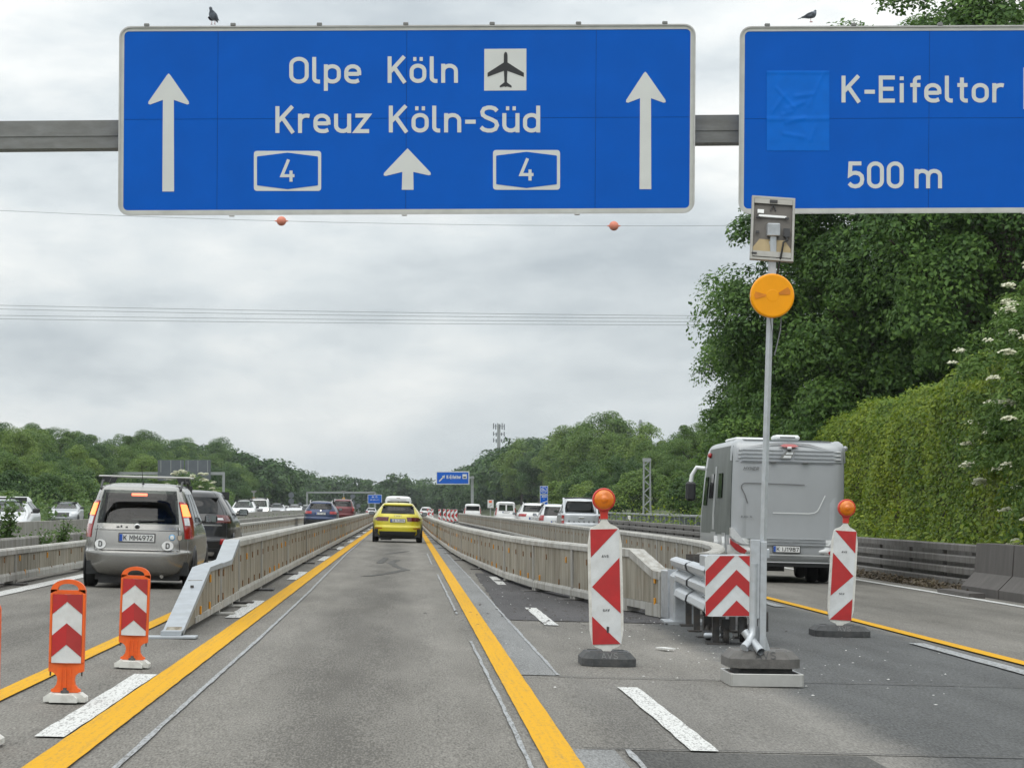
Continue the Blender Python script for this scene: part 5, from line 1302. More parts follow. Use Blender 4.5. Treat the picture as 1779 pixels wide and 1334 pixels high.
# roof bars
for y in (-1.05, -.1):
    mb = MB(); mb.box((0, y, 1.672), (1.38, .075, .028), bev=.008); rb = mb.build('roof_bar', M['alu'], mpv)
    for s in (-1, 1):
        mb = MB(); mb.prism([(s*.53, 1.575), (s*.64, 1.575), (s*.62, 1.658), (s*.50, 1.658)], y-.06, y+.06); mb.build('bar_foot', M['plastic'], rb)
mb = MB(); mb.lathe([(.03, 0), (.02, .03), (.006, .04)], 10, 0, Matrix.Translation((.02, -1.45, 1.535))); mb.tube([(.02, -1.45, 1.56), (.0, -1.62, 1.85)], [.006, .003], 6); mb.build('antenna', M['plastic'], mpv)
mb = MB(); sh.patch(mb, lambda u, v: sh.R_(lerp(-.9, .9, u), lerp(.515, .545, v)), 20, 3, .012, .02); mb.build('bumper_edge', P['champagne'], mpv)
mb = MB(); mb.tube([(.38, -1.98, .19), (.38, -2.0, .185)], .03, 10); mb.build('exhaust', M['chrome'], mpv)

# black crossover
S = dict(rows=prof(4.2, 1.805, 1.54, 1.0, .60, .5, 1.05, .22, .75, .05), n=4.6, see=True, privacy=True, belt=1.0, rear_win=(1.08, 1.40, .70, .84), front_win=(1.02, 1.40, .85, .82), side_win=(1.05, 1.40, -.45, .5, .06, .2), tail=(.90, 1.05, .55, .48, .93), tail_zones=((.35, .6, .3, .65, M['lens_clear']),), tailmat=M['tail_dark'], axles=(-1.3, 1.28), wheel=(.33, .21), mirror=(.55, 1.06), mirmat=M['plastic'], fin=-1.1,
         rear_bits=[('reflector', .48, .58, .72, .82, M['taillight'], .012), ('reflector', .48, .58, -.82, -.72, M['taillight'], .012), ('diffuser', .23, .40, -.72, .72, M['plastic'], .012), ('exhaust', .26, .33, .45, .62, M['chrome'], .02), ('exhaust', .26, .33, -.62, -.45, M['chrome'], .02), ('trim_strip', .84, .86, -.75, .75, M['grey_strip'] if 'grey_strip' in M else M['galv_dark'], .008)], wiper=(1.10, -.1, .25))
car('crossover_car', 'black crossover car ahead of the champagne van, mostly hidden behind it', 'car', -4.33, 62.5, S, P['black'])
# yellow hatchback
S = dict(rows=prof(4.34, 1.816, 1.44, .98, .585, .42, 1.15, .2, .75, .05, .93), n=4.6, see=True, privacy=True, belt=.98, rear_win=(1.03, 1.31, .74, .86), front_win=(1.0, 1.32, .85, .82), side_win=(1.0, 1.31, -.45, .5, .06, .2), tail=(.765, .91, .38, .36, .94), tail_in=.12, tailmat=M['tail_dark'], axles=(-1.3, 1.33), wheel=(.32, .215), mirror=(.55, .98), mirmat=M['plastic'], fin=-1.05,
         rear_bits=[('diffuser', .21, .40, -.74, .74, M['plastic'], .012), ('bumper_vent', .36, .48, .78, .90, M['plastic'], .014), ('bumper_vent', .36, .48, -.90, -.78, M['plastic'], .014), ('reflector', .50, .525, .62, .88, M['taillight'], .012), ('reflector', .50, .525, -.88, -.62, M['taillight'], .012), ('spoiler_lip', 1.315, 1.345, -.84, .84, P['yellow'], .05)], plate=('LB VJ394', .785), wiper=(1.05, -.05, .35))
ym, shy = car('hatchback_car', 'bright yellow hatchback driving ahead in the middle lane', 'car', at(690, 942, 110).x, 112.2, S, P['yellow'])
for k in range(4):
    mb = MB(); t = [2*math.pi*i/16 for i in range(17)]; c = onrear(shy, -.09+.06*k, .955, .0); mb.tube([c+Vector((.036*math.cos(a), -.004, .036*math.sin(a))) for a in t], .005, 5); mb.build('badge_ring', M['chrome'], ym)

VAN = lambda L=4.5, W=1.83, H=1.83, belt=1.0: prof(L, W, H, belt, W/2*.80, .12, 1.05, .22, .65, .04, .97)
def vans(**k):
    d = dict(rows=VAN(), n=7, belt=1.0, rear_win=(1.1, 1.58, .78, .82), side_win=(1.08, 1.55, -.8, .5, .02, .2), front_win=(1.05, 1.62, .85, .84), tail=(.75, 1.35, .87, .87, .97), axles=(-1.35, 1.35), mirror=(.8, 1.1), mirmat=M['plastic'])
    d.update(k); return d
HATCH = lambda L=4.4, W=1.8, H=1.47, belt=.97, tail=.4: prof(L, W, H, belt, W*.325, tail, 1.15, .2, .75, .05)
def hatch(H=1.47, **k):
    d = dict(rows=HATCH(H=H), n=4.8, belt=.97, rear_win=(1.02, H-.13, .72, .85), side_win=(1.0, H-.14, -.6, .5, .05, .2), front_win=(1.0, H-.1, .86, .84), tail=(.75, .92, .5, .5, .93), axles=(-1.32, 1.35), mirror=(.55, .98), mirmat=M['plastic'])
    d.update(k); return d
car('delivery_van', 'white high-roofed van directly in front of the yellow hatchback', 'van', at(691, 900, 187).x, 187, vans(rows=VAN(4.6, 1.85, 1.9), rear_bits=[('brake_strip', 1.76, 1.785, -.14, .14, M['tail_dark'], .02), ('roof_seam', 1.63, 1.645, -.6, .6, M['plastic'], .008)]), P['white'])
car('estate_car', 'dark blue estate car in the left lane behind the barrier', 'car', -4.55, 165, hatch(1.46, rows=HATCH(4.7, 1.83, 1.46, .95, .3), see=True, rails=.58, plate=('K VS 1487', .80), tail=(.78, .92, .52, .55, .94), rear_bits=[('lower_bumper', .22, .48, -.88, .88, M['plastic'], .012), ('badge', .93, .99, -.04, .04, M['chrome'], .012)], fin=-1.0, wiper=(1.03, -.05, .35)), P['blue'])
car('suv_car', 'dark red sport utility car ahead of the blue estate', 'car', -4.85, 236, hatch(1.70, rows=prof(4.6, 1.88, 1.70, 1.08, .66, .3, 1.1, .25, .7), rear_win=(1.15, 1.55, .76, .86), side_win=(1.12, 1.55, -.75, .5, .04, .2), front_win=(1.1, 1.58, .86, .84), tail=(.8, 1.12, .78, .8, .96), rails=.62, see=True), P['red'])
car('saloon_car', 'small distant silver car left of the white van', 'car', at(645, 900, 470).x, 470, hatch(), P['silver'])
car('suv_car', 'tiny distant white car right of the yellow hatchback', 'car', at(740, 890, 430).x, 430, hatch(1.62, rows=prof(4.5, 1.88, 1.62, 1.05, .63, .3, 1.1, .25, .7), rear_win=(1.1, 1.48, .76, .86)), P['white'])
# exit lane
car('suv_car', 'white sport utility car second ahead of the silver pickup in the exit lane', 'car', at(924, 900, 178).x, 178, hatch(1.66, rows=prof(4.5, 1.86, 1.66, 1.05, .62, .3, 1.1, .25, .7), rear_win=(1.14, 1.50, .76, .86), side_win=(1.1, 1.5, -.7, .5, .04, .2), tail=(.88, 1.03, .5, .45, .94), rails=.6, see=True, plate=('K VW 210', .78)), P['white'])
car('estate_car', 'silver estate car with dark rear window just left of the silver pickup', 'car', at(962, 900, 158).x, 158, hatch(1.60, rows=prof(4.6, 1.80, 1.60, 1.0, .60, .45, 1.1, .2, .75), n=4.2, rear_win=(1.0, 1.46, .74, .86), side_win=(1.04, 1.45, -.7, .5, .04, .2), tail=(.75, 1.02, .72, .72, .95), see=True, privacy=True, plate=('K TD 55', .68)), P['greywhite'])
car('delivery_van', 'white box-backed van with two rear door windows beyond the white sport utility car', 'van', at(877, 900, 250).x, 250, vans(rows=VAN(4.2, 1.78, 1.86), n=6.5, see=True, two_rows=False, van_doors=True, rear_win=(1.12, 1.6, .70, .72), plate=('', 1.0)), P['white'])
car('delivery_van', 'farthest white van in the exit lane beside the beacon cluster', 'van', at(820, 900, 330).x, 330, vans(rows=VAN(4.6, 1.9, 1.8), rear_win=(1.08, 1.55, .80, .84)), P['white'])
# pickup: bed + cab
def pickup():
    rows = [(.35, .80, -2.5, 2.4), (.42, .88, -2.6, 2.5), (.55, .92, -2.62, 2.55), (.7, .925, -2.60, 2.55), (.75, .925, -2.58, 2.54), (.95, .925, -2.57, 2.4), (1.08, .92, -2.56, 1.7), (1.14, .90, -2.54, 1.4), (1.16, .88, -2.5, 1.3)]
    x, y = at(1006, 910, 141).x, 142
    S = dict(rows=rows, n=9, rear_win=(.9, .905, .01, .01), tail=(.70, 1.08, .86, .86, .97), tail_zones=((.35, .6, .1, .9, M['lens_clear']),), axles=(-1.6, 1.6), wheel=(.38, .25), mirror=(.75, 1.2), mirmat=M['plastic'], plate=('HS RR 1061', .52),
             rear_bits=[('bumper', .40, .60, -.97, .97, M['alu'], .05), ('tow_recess', .36, .50, -.45, .45, M['plastic'], .06)])
    root, sh = car('pickup_truck', 'silver pickup truck with sports bar in the exit lane behind the left beacon', 'pickup truck', x, y, S, P['silver'])
    for c in list(root.children):
        if c.name.startswith('rear_window'): bpy.data.objects.remove(c)
    cab = Shell([(1.15, .86, -.7, 1.35), (1.25, .85, -.72, 1.2), (1.5, .78, -.66, .8), (1.75, .70, -.58, .4), (1.83, .64, -.5, .2), (1.87, .45, -.3, .0), (1.88, .15, -.1, -.05)], 6)
    mb = MB(); cab.body(mb); mb.build('cab', P['silver'], root)
    mb = MB(); cab.patch(mb, lambda u, v: cab.R_(lerp(-.82, .82, u), lerp(1.22, 1.74, v)), 12, 6, .01, .02); mb.build('rear_window', M['glass_dark'], root)
    for s in (-1, 1):
        mb = MB(); cab.patch(mb, lambda u, v: cab.S_(lerp(-.75, .6-.3*v, u), lerp(1.22, 1.72, v), s), 12, 6, .01, .02); mb.build('side_window', M['glass_dark'], root)
        mb = MB(); mb.prism([(-1.9, 1.16), (-1.7, 1.16), (-.78, 1.80), (-.78, 1.88), (-.95, 1.88)], s*.72, s*.80, 0, fn=lambda u, v, t: (t, u, v)); mb.build('sports_bar', P['silver'], root)
    mb = MB(); mb.tube([(-.76, -.86, 1.86), (0, -.88, 1.9), (.76, -.86, 1.86)], .035, 10); mb.build('sports_bar', M['plastic'], root)
    mb = MB(); text(mb, 'RANGER', -.62, .62, .76, .075, lambda u, v, d: (u, sh.R_(u/.93, v).y-.012-d, v), gap=.9, wd=.2); mb.build('lettering', M['plastic'], root)
    mb = MB(); mb.box((0, -2.6, .97), (.26, .03, .07), bev=.012); mb.build('tailgate_handle', M['chrome'], root)
pickup()
# oncoming traffic
OG = 'oncoming cars beyond the median'
def front(H=1.47, **k): return hatch(H, see=True, head=(.66, .80, .55, .93), **k)
car('suv_car', 'pale oncoming car at the left frame edge behind weeds', 'car', at(6, 900, 86).x, 86, front(1.42), P['greywhite'], 1, OG)
mb = MB(); bx = tag(empty('box_van', (at(-8, 890, 97).x, 97, gz(-11, 97))), 'white box-shaped van behind the pale oncoming car at the left edge', 'van', OG)
mb.box((0, 0, .86), (1.9, 3.6, 1.2), bev=.12); mb.build('box_body', P['white'], bx); mb = MB(); mb.box((0, 0, .4), (1.5, 3.2, .3)); mb.build('underbody', M['plastic'], bx)
for s in (-1, 1):
    for yy in (-1.1, 1.1):
        ty, rm = wheel_mesh(.33, .2); wl = empty('wheel', (s*.82, yy, .33)); wl.parent = bx; link('tyre', ty, wl); link('rim', rm, wl)
car('saloon_car', 'silver oncoming car half hidden behind the median weeds', 'car', at(115, 890, 180).x, 180, front(1.40), P['silver'], 1, OG)
car('suv_car', 'white oncoming sport utility car nearest the black crossover', 'car', at(424, 890, 234).x, 234, front(1.62, rows=prof(4.7, 1.9, 1.62, 1.05, .63, .3, 1.2, .25, .8)), P['white'], 1, OG)
car('delivery_van', 'white oncoming van with one headlight shining', 'van', at(450, 890, 262).x, 262, vans(see=True, head=(.75, .92, .6, .93), lit=True), P['white'], 1, OG)
car('saloon_car', 'grey oncoming saloon behind the white oncoming van', 'car', at(481, 890, 300).x, 300, front(1.45), P['silver'], 1, OG)
car('hatchback_car', 'small white oncoming car between the two grey saloons', 'car', at(495, 890, 400).x, 400, front(1.5), P['white'], 1, OG)
car('saloon_car', 'pale silver oncoming saloon left of the blue estate', 'car', at(512, 890, 310).x, 310, front(1.36), P['greywhite'], 1, OG)
car('hatchback_car', 'white oncoming car partly hidden by the blue estate', 'car', at(533, 890, 350).x, 350, front(1.42), P['white'], 1, OG)

# ---------------------------------------------------------------- motorhome
xm, ym_ = at(1366, 900, 60).x, 60.0
mh = tag(empty('motorhome', (xm, ym_, gz(xm, ym_)+.004), (0, ROLL, R(-.6))), 'silver grey motorhome with mirror arms in the exit lane', 'motorhome')
mpaint = pm('paint_motorhome', (.37, .39, .405), .38, .3, var=.03, scale=2, coat=.3, dirt=(.33, .345, .355), dscale=1.5); mwhite = pm('motorhome_white', (.68, .70, .70), .3, .1, coat=.4, var=.03)
mdark = pm('motorhome_dark_grey', (.16, .165, .17), .4, .2); mside = pm('motorhome_side_reflection', (.085, .10, .092), .45, .0, var=.25, scale=2, coat=.0, spec=.25)  # the side colour holds the dark green reflection of trees
H, W2, LL = 2.82, 1.15, 7.1
rows = [(.40, 1.06, .1, LL-.3), (.46, 1.12, .02, LL-.1), (.62, 1.15, 0, LL), (1.2, 1.15, .02, LL-.02), (1.6, 1.15, .03, LL-.35), (2.3, 1.14, .05, LL-.95), (2.6, 1.13, .08, LL-1.3), (2.74, 1.09, .14, LL-1.6), (2.80, 1.0, .25, LL-1.9), (2.82, .7, .6, LL-2.4)]
msh = Shell(rows, 20); mb = MB(); msh.body(mb); mb.build('body', mpaint, mh)
F_ = lambda u, v, d: Vector((u, msh.R_(u/msh.w(v), v).y-.006-d, v))
def mpatch(name, mt, z0, z1, f0, f1, off, nu=16, nv=4):
    mb = MB(); msh.patch(mb, lambda u, v: msh.R_(lerp(f0, f1, u), lerp(z0, z1, v)), nu, nv, off, .03); return mb.build(name, mt, mh)
mpatch('rear_panel', mpaint, .80, 2.36, -.955, .955, .018, 20, 10)
cap_ = mpatch('rear_cap', mpaint, 2.385, 2.79, -.985, .985, .03, 20, 8)
mpatch('bumper_step', mwhite, .745, .86, -.96, .96, .03)
bmp = mpatch('bumper', mwhite, .42, .725, -.985, .985, .04, 20, 8)
for z in (2.44, 2.515, 2.59):
    for f0, f1 in ((-.88, -.10), (.10, .9)):
        mb = MB(); msh.patch(mb, lambda u, v: msh.R_(lerp(f0, f1, u), z+.018*v), 10, 2, .045, .02); mb.build('louvre', mwhite, cap_)
mb = MB(); mb.add([F_(-.2, 2.45, .06), F_(.04, 2.45, .06), F_(.12, 2.60, .06), F_(-.06, 2.60, .06)], [(0, 1, 2, 3)]); mb.build('vent_panel', M['galv_dark'], cap_)
for z in (2.48, 2.55):
    mb = MB(); mb.add([F_(-.15+(z-2.45)*.8, z-.02, .063), F_(.02+(z-2.45)*.5, z-.02, .063), F_(.03+(z-2.45)*.5, z+.025, .063), F_(-.12+(z-2.45)*.8, z+.025, .063)], [(0, 1, 2, 3)]); mb.build('vent_slot', mwhite, cap_)
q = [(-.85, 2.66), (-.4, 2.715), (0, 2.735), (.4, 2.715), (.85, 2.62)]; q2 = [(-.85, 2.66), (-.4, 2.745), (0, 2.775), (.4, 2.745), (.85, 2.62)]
mb = MB(); V = [F_(u, v, .045) for u, v in q]+[F_(u, v, .045) for u, v in q2]; mb.add(V, [(i, i+1, 6+i, 5+i) for i in range(4)]); mb.build('spoiler_painted_shadow', mdark, cap_)  # shade at the spoiler edge put in as a dark strip
mb = MB(); mb.prism([(-.19, 2.70), (-.1, 2.675), (.1, 2.675), (.19, 2.70), (.1, 2.735), (-.1, 2.735)], -.0, -.03, 0, fn=lambda u, v, t: F_(u, v, .05)+Vector((0, t, 0))); mb.build('brake_light', M['taillight'], mh)
mb = MB(); mb.box((-.0, .0, 2.655), (.09, .1, .05), bev=.012); cm = mb.build('camera_housing', mwhite, mh); mb = MB(); mb.box((0, -.03, 2.615), (.06, .06, .035), bev=.01); mb.build('camera_lens', M['plastic'], cm)
for u in (-.31, .32):
    mb = MB(); mb.box((u, -.01, 2.375), (.11, .06, .04), bev=.008); mb.build('hinge', mdark, mh)
def mline(name, pts, wd, mt, d=.022):
    mb = MB(); stroke(mb, pts, wd, F_, False, 0, d); mb.build(name, mt, mh)
mline('swoosh_line', [(-.80, 1.55), (-.86, 1.72)]+[(-.93+.0, 1.85), (-.925, 1.9), (-.90, 1.93), (-.86, 1.945)]+[(-.4, 1.945), (.32, 1.935)], .022, mdark)
mline('swoosh_line', [(-.3, 1.375), (.42, 1.375), (.52, 1.39), (.58, 1.43), (.62, 1.5), (.73, 1.74)], .02, mwhite)
for (s_, x0, x1, z, h_, mt, sl, nm) in (('HYMER', -.90, -.60, 2.205, .065, mdark, .25, 'lettering'), ('HYMER', -.30, .20, .79, .06, mpaint, .25, 'embossed_lettering'), ('B 654 SL', -.93, -.70, 1.27, .035, mdark, .1, 'lettering')):
    mb = MB(); text(mb, s_, x0, x1, z, h_, F_, wd=.2, slant=sl, depth=.036 if nm[0] == 'e' else .026); mb.build(nm, mt, mh)
plate_part(mh, 'K IJ1987', (-.02, -.07, .665), .52, .115)
for s in (-1, 1):
    red = [(1.135, .86), (1.10, .80), (.98, .74), (.86, .66), (.80, .62), (.84, .56), (.93, .57), (1.03, .63), (1.135, .74)]
    clr = [(1.135, 1.06), (1.10, 1.07), (1.04, 1.02), (.96, .92), (.86, .80), (.80, .74), (.90, .745), (1.02, .80), (1.10, .86), (1.135, .90)]
    for nm, pl, mt in (('tail_light', red, M['taillight']), ('indicator_light', clr, M['lens_clear'])):
        mb = MB(); V = [Vector((s*u, -.052-.02*(1.14-u), v)) for u, v in pl]+[Vector((s*u, .2, v)) for u, v in pl]; n = len(pl)
        mb.add(V, [tuple(range(n)) if s < 0 else tuple(range(n))[::-1]]+[(i, (i+1) % n, n+(i+1) % n, n+i) for i in range(n)]); mb.build(nm, mt, mh)
    mline('bumper_line', [(s*1.06, .62), (s*1.0, .58), (s*.85, .545), (s*.6, .55), (0, .55)], .02, mwhite, .05)
    # wheels, side skirts, mirrors, marker lamps
    for yy in (1.75, 5.6):
        ty, rm = wheel_mesh(.34, .22); wl = empty('wheel', (s*.93, yy, .34), (0, 0, 0 if s > 0 else math.pi)); wl.parent = mh; link('tyre', ty, wl); link('rim', rm, wl)
        if yy < 2:
            wl = empty('wheel', (s*.70, yy, .34), (0, 0, 0 if s > 0 else math.pi)); wl.parent = mh; link('tyre', ty, wl); link('rim', rm, wl)
    mb = MB(); msh.patch(mb, lambda u, v: msh.S_(lerp(-.965, .80-.12*v, u), lerp(.92, 2.68, v), s), 16, 8, .012, .02); mb.build('side_reflection_panel', mside, mh)
    for (g0, g1, z0, z1) in ((-.55, -.30, 1.65, 2.15), (.05, .30, 1.65, 2.15), (.45, .66, 1.5, 2.1)):
        mb = MB(); msh.patch(mb, lambda u, v: msh.S_(lerp(g0, g1, u), lerp(z0, z1, v), s), 8, 6, .035, .02); wn = mb.build('side_window', M['glass_dark'], mh)
    for (g0, g1, z0, z1) in ((-.80, -.60, .62, .95), (-.2, .1, .62, .95), (-.1, .02, 1.0, 2.3)):
        mb = MB(); msh.patch(mb, lambda u, v: msh.S_(lerp(g0, g1, u), lerp(z0, z1, v), s), 4, 4, .022, .02); mb.build('locker_door', mpaint, mh)
    mb = MB(); mb.tube([(s*1.12, 6.1, 2.3), (s*1.3, 6.2, 2.32), (s*1.4, 6.2, 2.15), (s*1.42, 6.2, 2.0)], .045, 8); ma = mb.build('mirror_arm', mwhite, mh)
    mb = MB(); mb.box((s*1.42, 6.2, 1.80), (.22, .16, .42), bev=.05); mb.build('mirror_head', M['plastic'], ma)
    mb = MB(); mb.lathe([(.0, -.06), (.05, -.03), (.05, .03), (0, .06)], 10, 0, Matrix.Translation((s*1.17, 4.4 if s < 0 else .5, 2.55 if s < 0 else 2.68)) ); mb.build('marker_lamp', M['taillight'] if s < 0 else mpaint, mh)
    for yy in (.9, 2.6):
        mb = MB(); mb.prism([(-.12, .55), (.12, .55), (.1, .75), (.0, .88), (-.1, .75)], s*1.14, s*1.22, 0, fn=lambda u, v, t: (t, yy+u, v)); mb.build('wheel_trim', mwhite, mh)
mb = MB(); mb.box((.05, 1.2, 2.88), (.5, .8, .11), bev=.04); ac = mb.build('roof_vent', mwhite, mh); mb = MB(); mb.box((.05, .795, 2.885), (.3, .01, .03)); mb.build('vent_grille', mdark, ac)
mb = MB(); mb.box((-.62, 2.6, 2.85), (.62, 2.2, .07), bev=.03); mb.build('roof_hatch', mwhite, mh)
mb = MB(); mb.box((0, 3.2, .42), (1.9, 6.2, .2)); mb.box((0, .5, .36), (1.5, .12, .1)); mb.box((-.25, .7, .3), (.5, .5, .16)); mb.build('underbody', M['plastic'], mh)
# dark sliver of a vehicle at the right frame edge

# ---------------------------------------------------------------- far signs, masts, cables
def rootat(name, px, py, Y, label, cat, group=None):
    p = at(px, py, Y); return tag(empty(name, (p.x, Y, gz(p.x, Y))), label, cat, group)
def rect_px(root, name, x0, y0, x1, y1, Y, d, mt, thick=.05):
    mb = MB(); f = pxfn(Y, root); plate(mb, [(x0, -y1), (x1, -y1), (x1, -y0), (x0, -y0)], f, d, thick); return mb.build(name, mt, root)
def post_px(root, name, px, ytop, Y, wd, mt, base=None):
    p = at(px, ytop, Y); o = Vector(root.location); zb = gz(p.x, Y)-.1 if base is None else base
    mb = MB(); mb.box(Vector((p.x, Y, (p.z+zb)/2))-o, (wd, wd, p.z-zb)); return mb.build(name, mt, root)
# cantilever exit sign
ex = rootat('exit_sign', 787, 830, 465, 'small distant blue exit sign reading K-Eifeltor on a grey arm', 'road sign')
rect_px(ex, 'border', 757.5, 818.5, 815.5, 841.5, 465, 0, M['signwhite'], .08); rect_px(ex, 'panel', 759.2, 820.2, 813.8, 839.8, 465, .03, M['blue'], .03)
f = pxfn(465, ex); letters(ex, f, [('K-Eifeltor', 776, 801, 831.5, 6.2)], depth=.06, wd=.17)
mb = MB(); stroke(mb, [(763, -836), (770.5, -828)], 2.0, f, False, 0, .06); mb.add([f(773, -825.2, .06), f(767.5, -826.8, .06), f(771.8, -831.2, .06)], [(0, 1, 2)]); mb.build('arrow', M['signwhite'], ex)
rect_px(ex, 'pictogram_field', 803.5, 823.5, 811, 831.5, 465, .06, M['signwhite'], .02); rect_px(ex, 'pictogram', 805, 827.5, 809.5, 830, 465, .09, M['black'], .02)
post_px(ex, 'post', 820.5, 827, 466, .42, M['gantry_far'])
mb = MB(); a, b = at(800, 829.5, 465.4), at(824, 829.5, 465.4); mb.box((a+b)/2-Vector(ex.location), (b.x-a.x, .3, .26)); mb.build('arm', M['gantry_far'], ex)
# far gantry with blue sign
fg = rootat('far_gantry', 660, 870, 640, 'faint far gantry beam crossing the road before the wood', 'gantry')
mb = MB(); a, b = at(533, 855.5, 640), at(652, 855, 640); mb.box((a+b)/2-Vector(fg.location), (b.x-a.x, .4, .34)); mb.build('beam', M['gantry_far'], fg)
post_px(fg, 'post', 533.5, 855, 640, .4, M['gantry_far']); post_px(fg, 'post', 651.5, 855, 640, .4, M['gantry_far'])
bs = rootat('direction_sign', 651, 866, 560, 'small distant blue direction sign left of the white van', 'road sign')
rect_px(bs, 'border', 638.8, 858.8, 663.5, 874.5, 560, 0, M['signwhite'], .08); rect_px(bs, 'panel', 639.6, 859.6, 662.7, 873.7, 560, .04, M['blue'], .03)
f = pxfn(560, bs); letters(bs, f, [('A4', 646, 650, 864.5, 3), ('O', 652.5, 655.5, 864.5, 3), ('Koblenz'.replace('K', 'K').replace('b', 'b') if False else 'Köln', 643, 659, 869, 2.2)], depth=.07, wd=.2)
post_px(bs, 'post', 641, 873, 560.3, .18, M['gantry_far']); post_px(bs, 'post', 661, 873, 560.3, .18, M['gantry_far'])
# back of signs over the oncoming lanes
bg_ = rootat('oncoming_gantry', 388, 860, 330, 'grey gantry over the oncoming lanes carrying two dark sign backs', 'gantry')
mb = MB(); a, b = at(180, 822.5, 330), at(390, 822, 330); mb.box((a+b)/2-Vector(bg_.location), (b.x-a.x, .3, .32)); mb.build('beam', M['gantry_far'], bg_)
post_px(bg_, 'post', 388.5, 820.5, 330, .26, M['gantry_far']); post_px(bg_, 'post', 181, 820.5, 330, .26, M['gantry_far'], 0)
for x0, x1 in ((274, 319.5), (321.5, 366)):
    sb = rect_px(bg_, 'sign_back', x0, 799, x1, 835, 330, .35, M['sign_back'], .06)
    for k in (.12, .5, .88):
        rect_px(bg_, 'stiffener', lerp(x0, x1, k)-.6, 799.5, lerp(x0, x1, k)+.6, 820, 330, .42, M['gantry_far'], .05)
# countdown sign 11b 300 m
cs = rootat('countdown_sign', 945, 860, 200, 'narrow blue countdown sign reading 11b and 300 m behind the white cars', 'road sign')
f = pxfn(200, cs)
for (y0, y1) in ((844, 858.4), (859, 876.5)):
    rect_px(cs, 'border', 938, y0, 952, y1, 200, 0, M['signwhite'], .05); rect_px(cs, 'panel', 938.8, y0+.8, 951.2, y1-.8, 200, .02, M['blue'], .02)
mb = MB(); stroke(mb, [(945+5*math.cos(t*math.pi/10), -851-5*math.sin(t*math.pi/10)) for t in range(20)], .7, f, True, 0, .04); mb.build('ring', M['signwhite'], cs)
letters(cs, f, [('11', 941.6, 945.2, 853.3, 4.6), ('b', 946, 948, 853.3, 3), ('300', 940.5, 949.5, 864, 3.6), ('m', 943.5, 946.5, 867, 1.6)], depth=.04, wd=.19)
mb = MB(); 
for k in (0, 3.2): mb.add([f(939, -874.5-k*.0+k-.0-.8, .045), f(951, -868.5+k*.0-.0+k-2.8, .045), f(951, -868.5+k-1.2, .045), f(939, -874.5+k+.8, .045)], [(0, 1, 2, 3)]) if k == 0 else None
mb.build('countdown_bar', M['signwhite'], cs); post_px(cs, 'post', 945, 876, 200.2, .12, M['gantry_far'])
ws = rootat('notice_sign', 852, 875, 290, 'small white work-zone notice sign left of the white box-backed van', 'road sign')
rect_px(ws, 'panel', 847, 868, 857.5, 882, 290, 0, M['signwhite'], .05); rect_px(ws, 'red_symbol', 849.5, 869.5, 854.5, 873.2, 290, .02, M['orange'], .02)
f = pxfn(290, ws); mb = MB(); stroke(mb, [(850.5, -880), (854, -876)], .7, f, False, 0, .02); mb.build('arrow', M['black'], ws); post_px(ws, 'post', 852, 881, 290.2, .1, M['gantry_far'])
# round signs seen from behind, with a lamp-topped pole
for k, (px, tops, Y, lab) in enumerate(((506, ((859.8, 5.0), (870.5, 5.0)), 380, 'two dark round sign backs on a post left of the blue estate'), (612.5, ((862, 4.2), (872.5, 4.2)), 480, 'two dark round sign backs on a post right of the red car'), (521, ((876, 3.6),), 420, 'single small round sign back low beside the oncoming cars'), (622.5, ((878, 3.6),), 500, 'single small round sign back beside the far silver car'))):
    r_ = rootat('round_sign', px, 880, Y, lab, 'road sign')
    for (cyy, rr_) in tops:
        c = at(px, cyy, Y)-Vector(r_.location); mb = MB(); mb.lathe([(rr_*Y/FPX, -.02), (rr_*Y/FPX, .02)], 20, 0, Matrix.Translation(c) @ Matrix.Rotation(math.pi/2, 4, 'X')); mb.build('disc', M['sign_back'], r_)
    post_px(r_, 'post', px, tops[0][0]-2, Y+.2, .1, M['gantry_far'])
for px, Y, lab in ((441, 300, 'flashing lamp post with yellow disc above the oncoming white van'), (597, 420, 'lamp post with yellow disc above the dark red car')):
    r_ = rootat('lamp_post', px, 880, Y, lab, 'lamp post'); post_px(r_, 'post', px, 853, Y, .09, M['gantry_far'])
    p = at(px, 852.8, Y)-Vector(r_.location); mb = MB(); mb.prism([(-.14, -.18), (.14, -.18), (.3, .05), (-.3, .05)], -.05, .05); mb.build('lamp_head', M['galv_dark'], r_, p)
    mb = MB(); mb.lathe([(2.3*Y/FPX, -.03), (2.3*Y/FPX, .03)], 18, 0, Matrix.Translation(at(px, 865.5, Y)-Vector(r_.location)) @ Matrix.Rotation(math.pi/2, 4, 'X')); mb.build('yellow_disc', M['yellow'], r_)
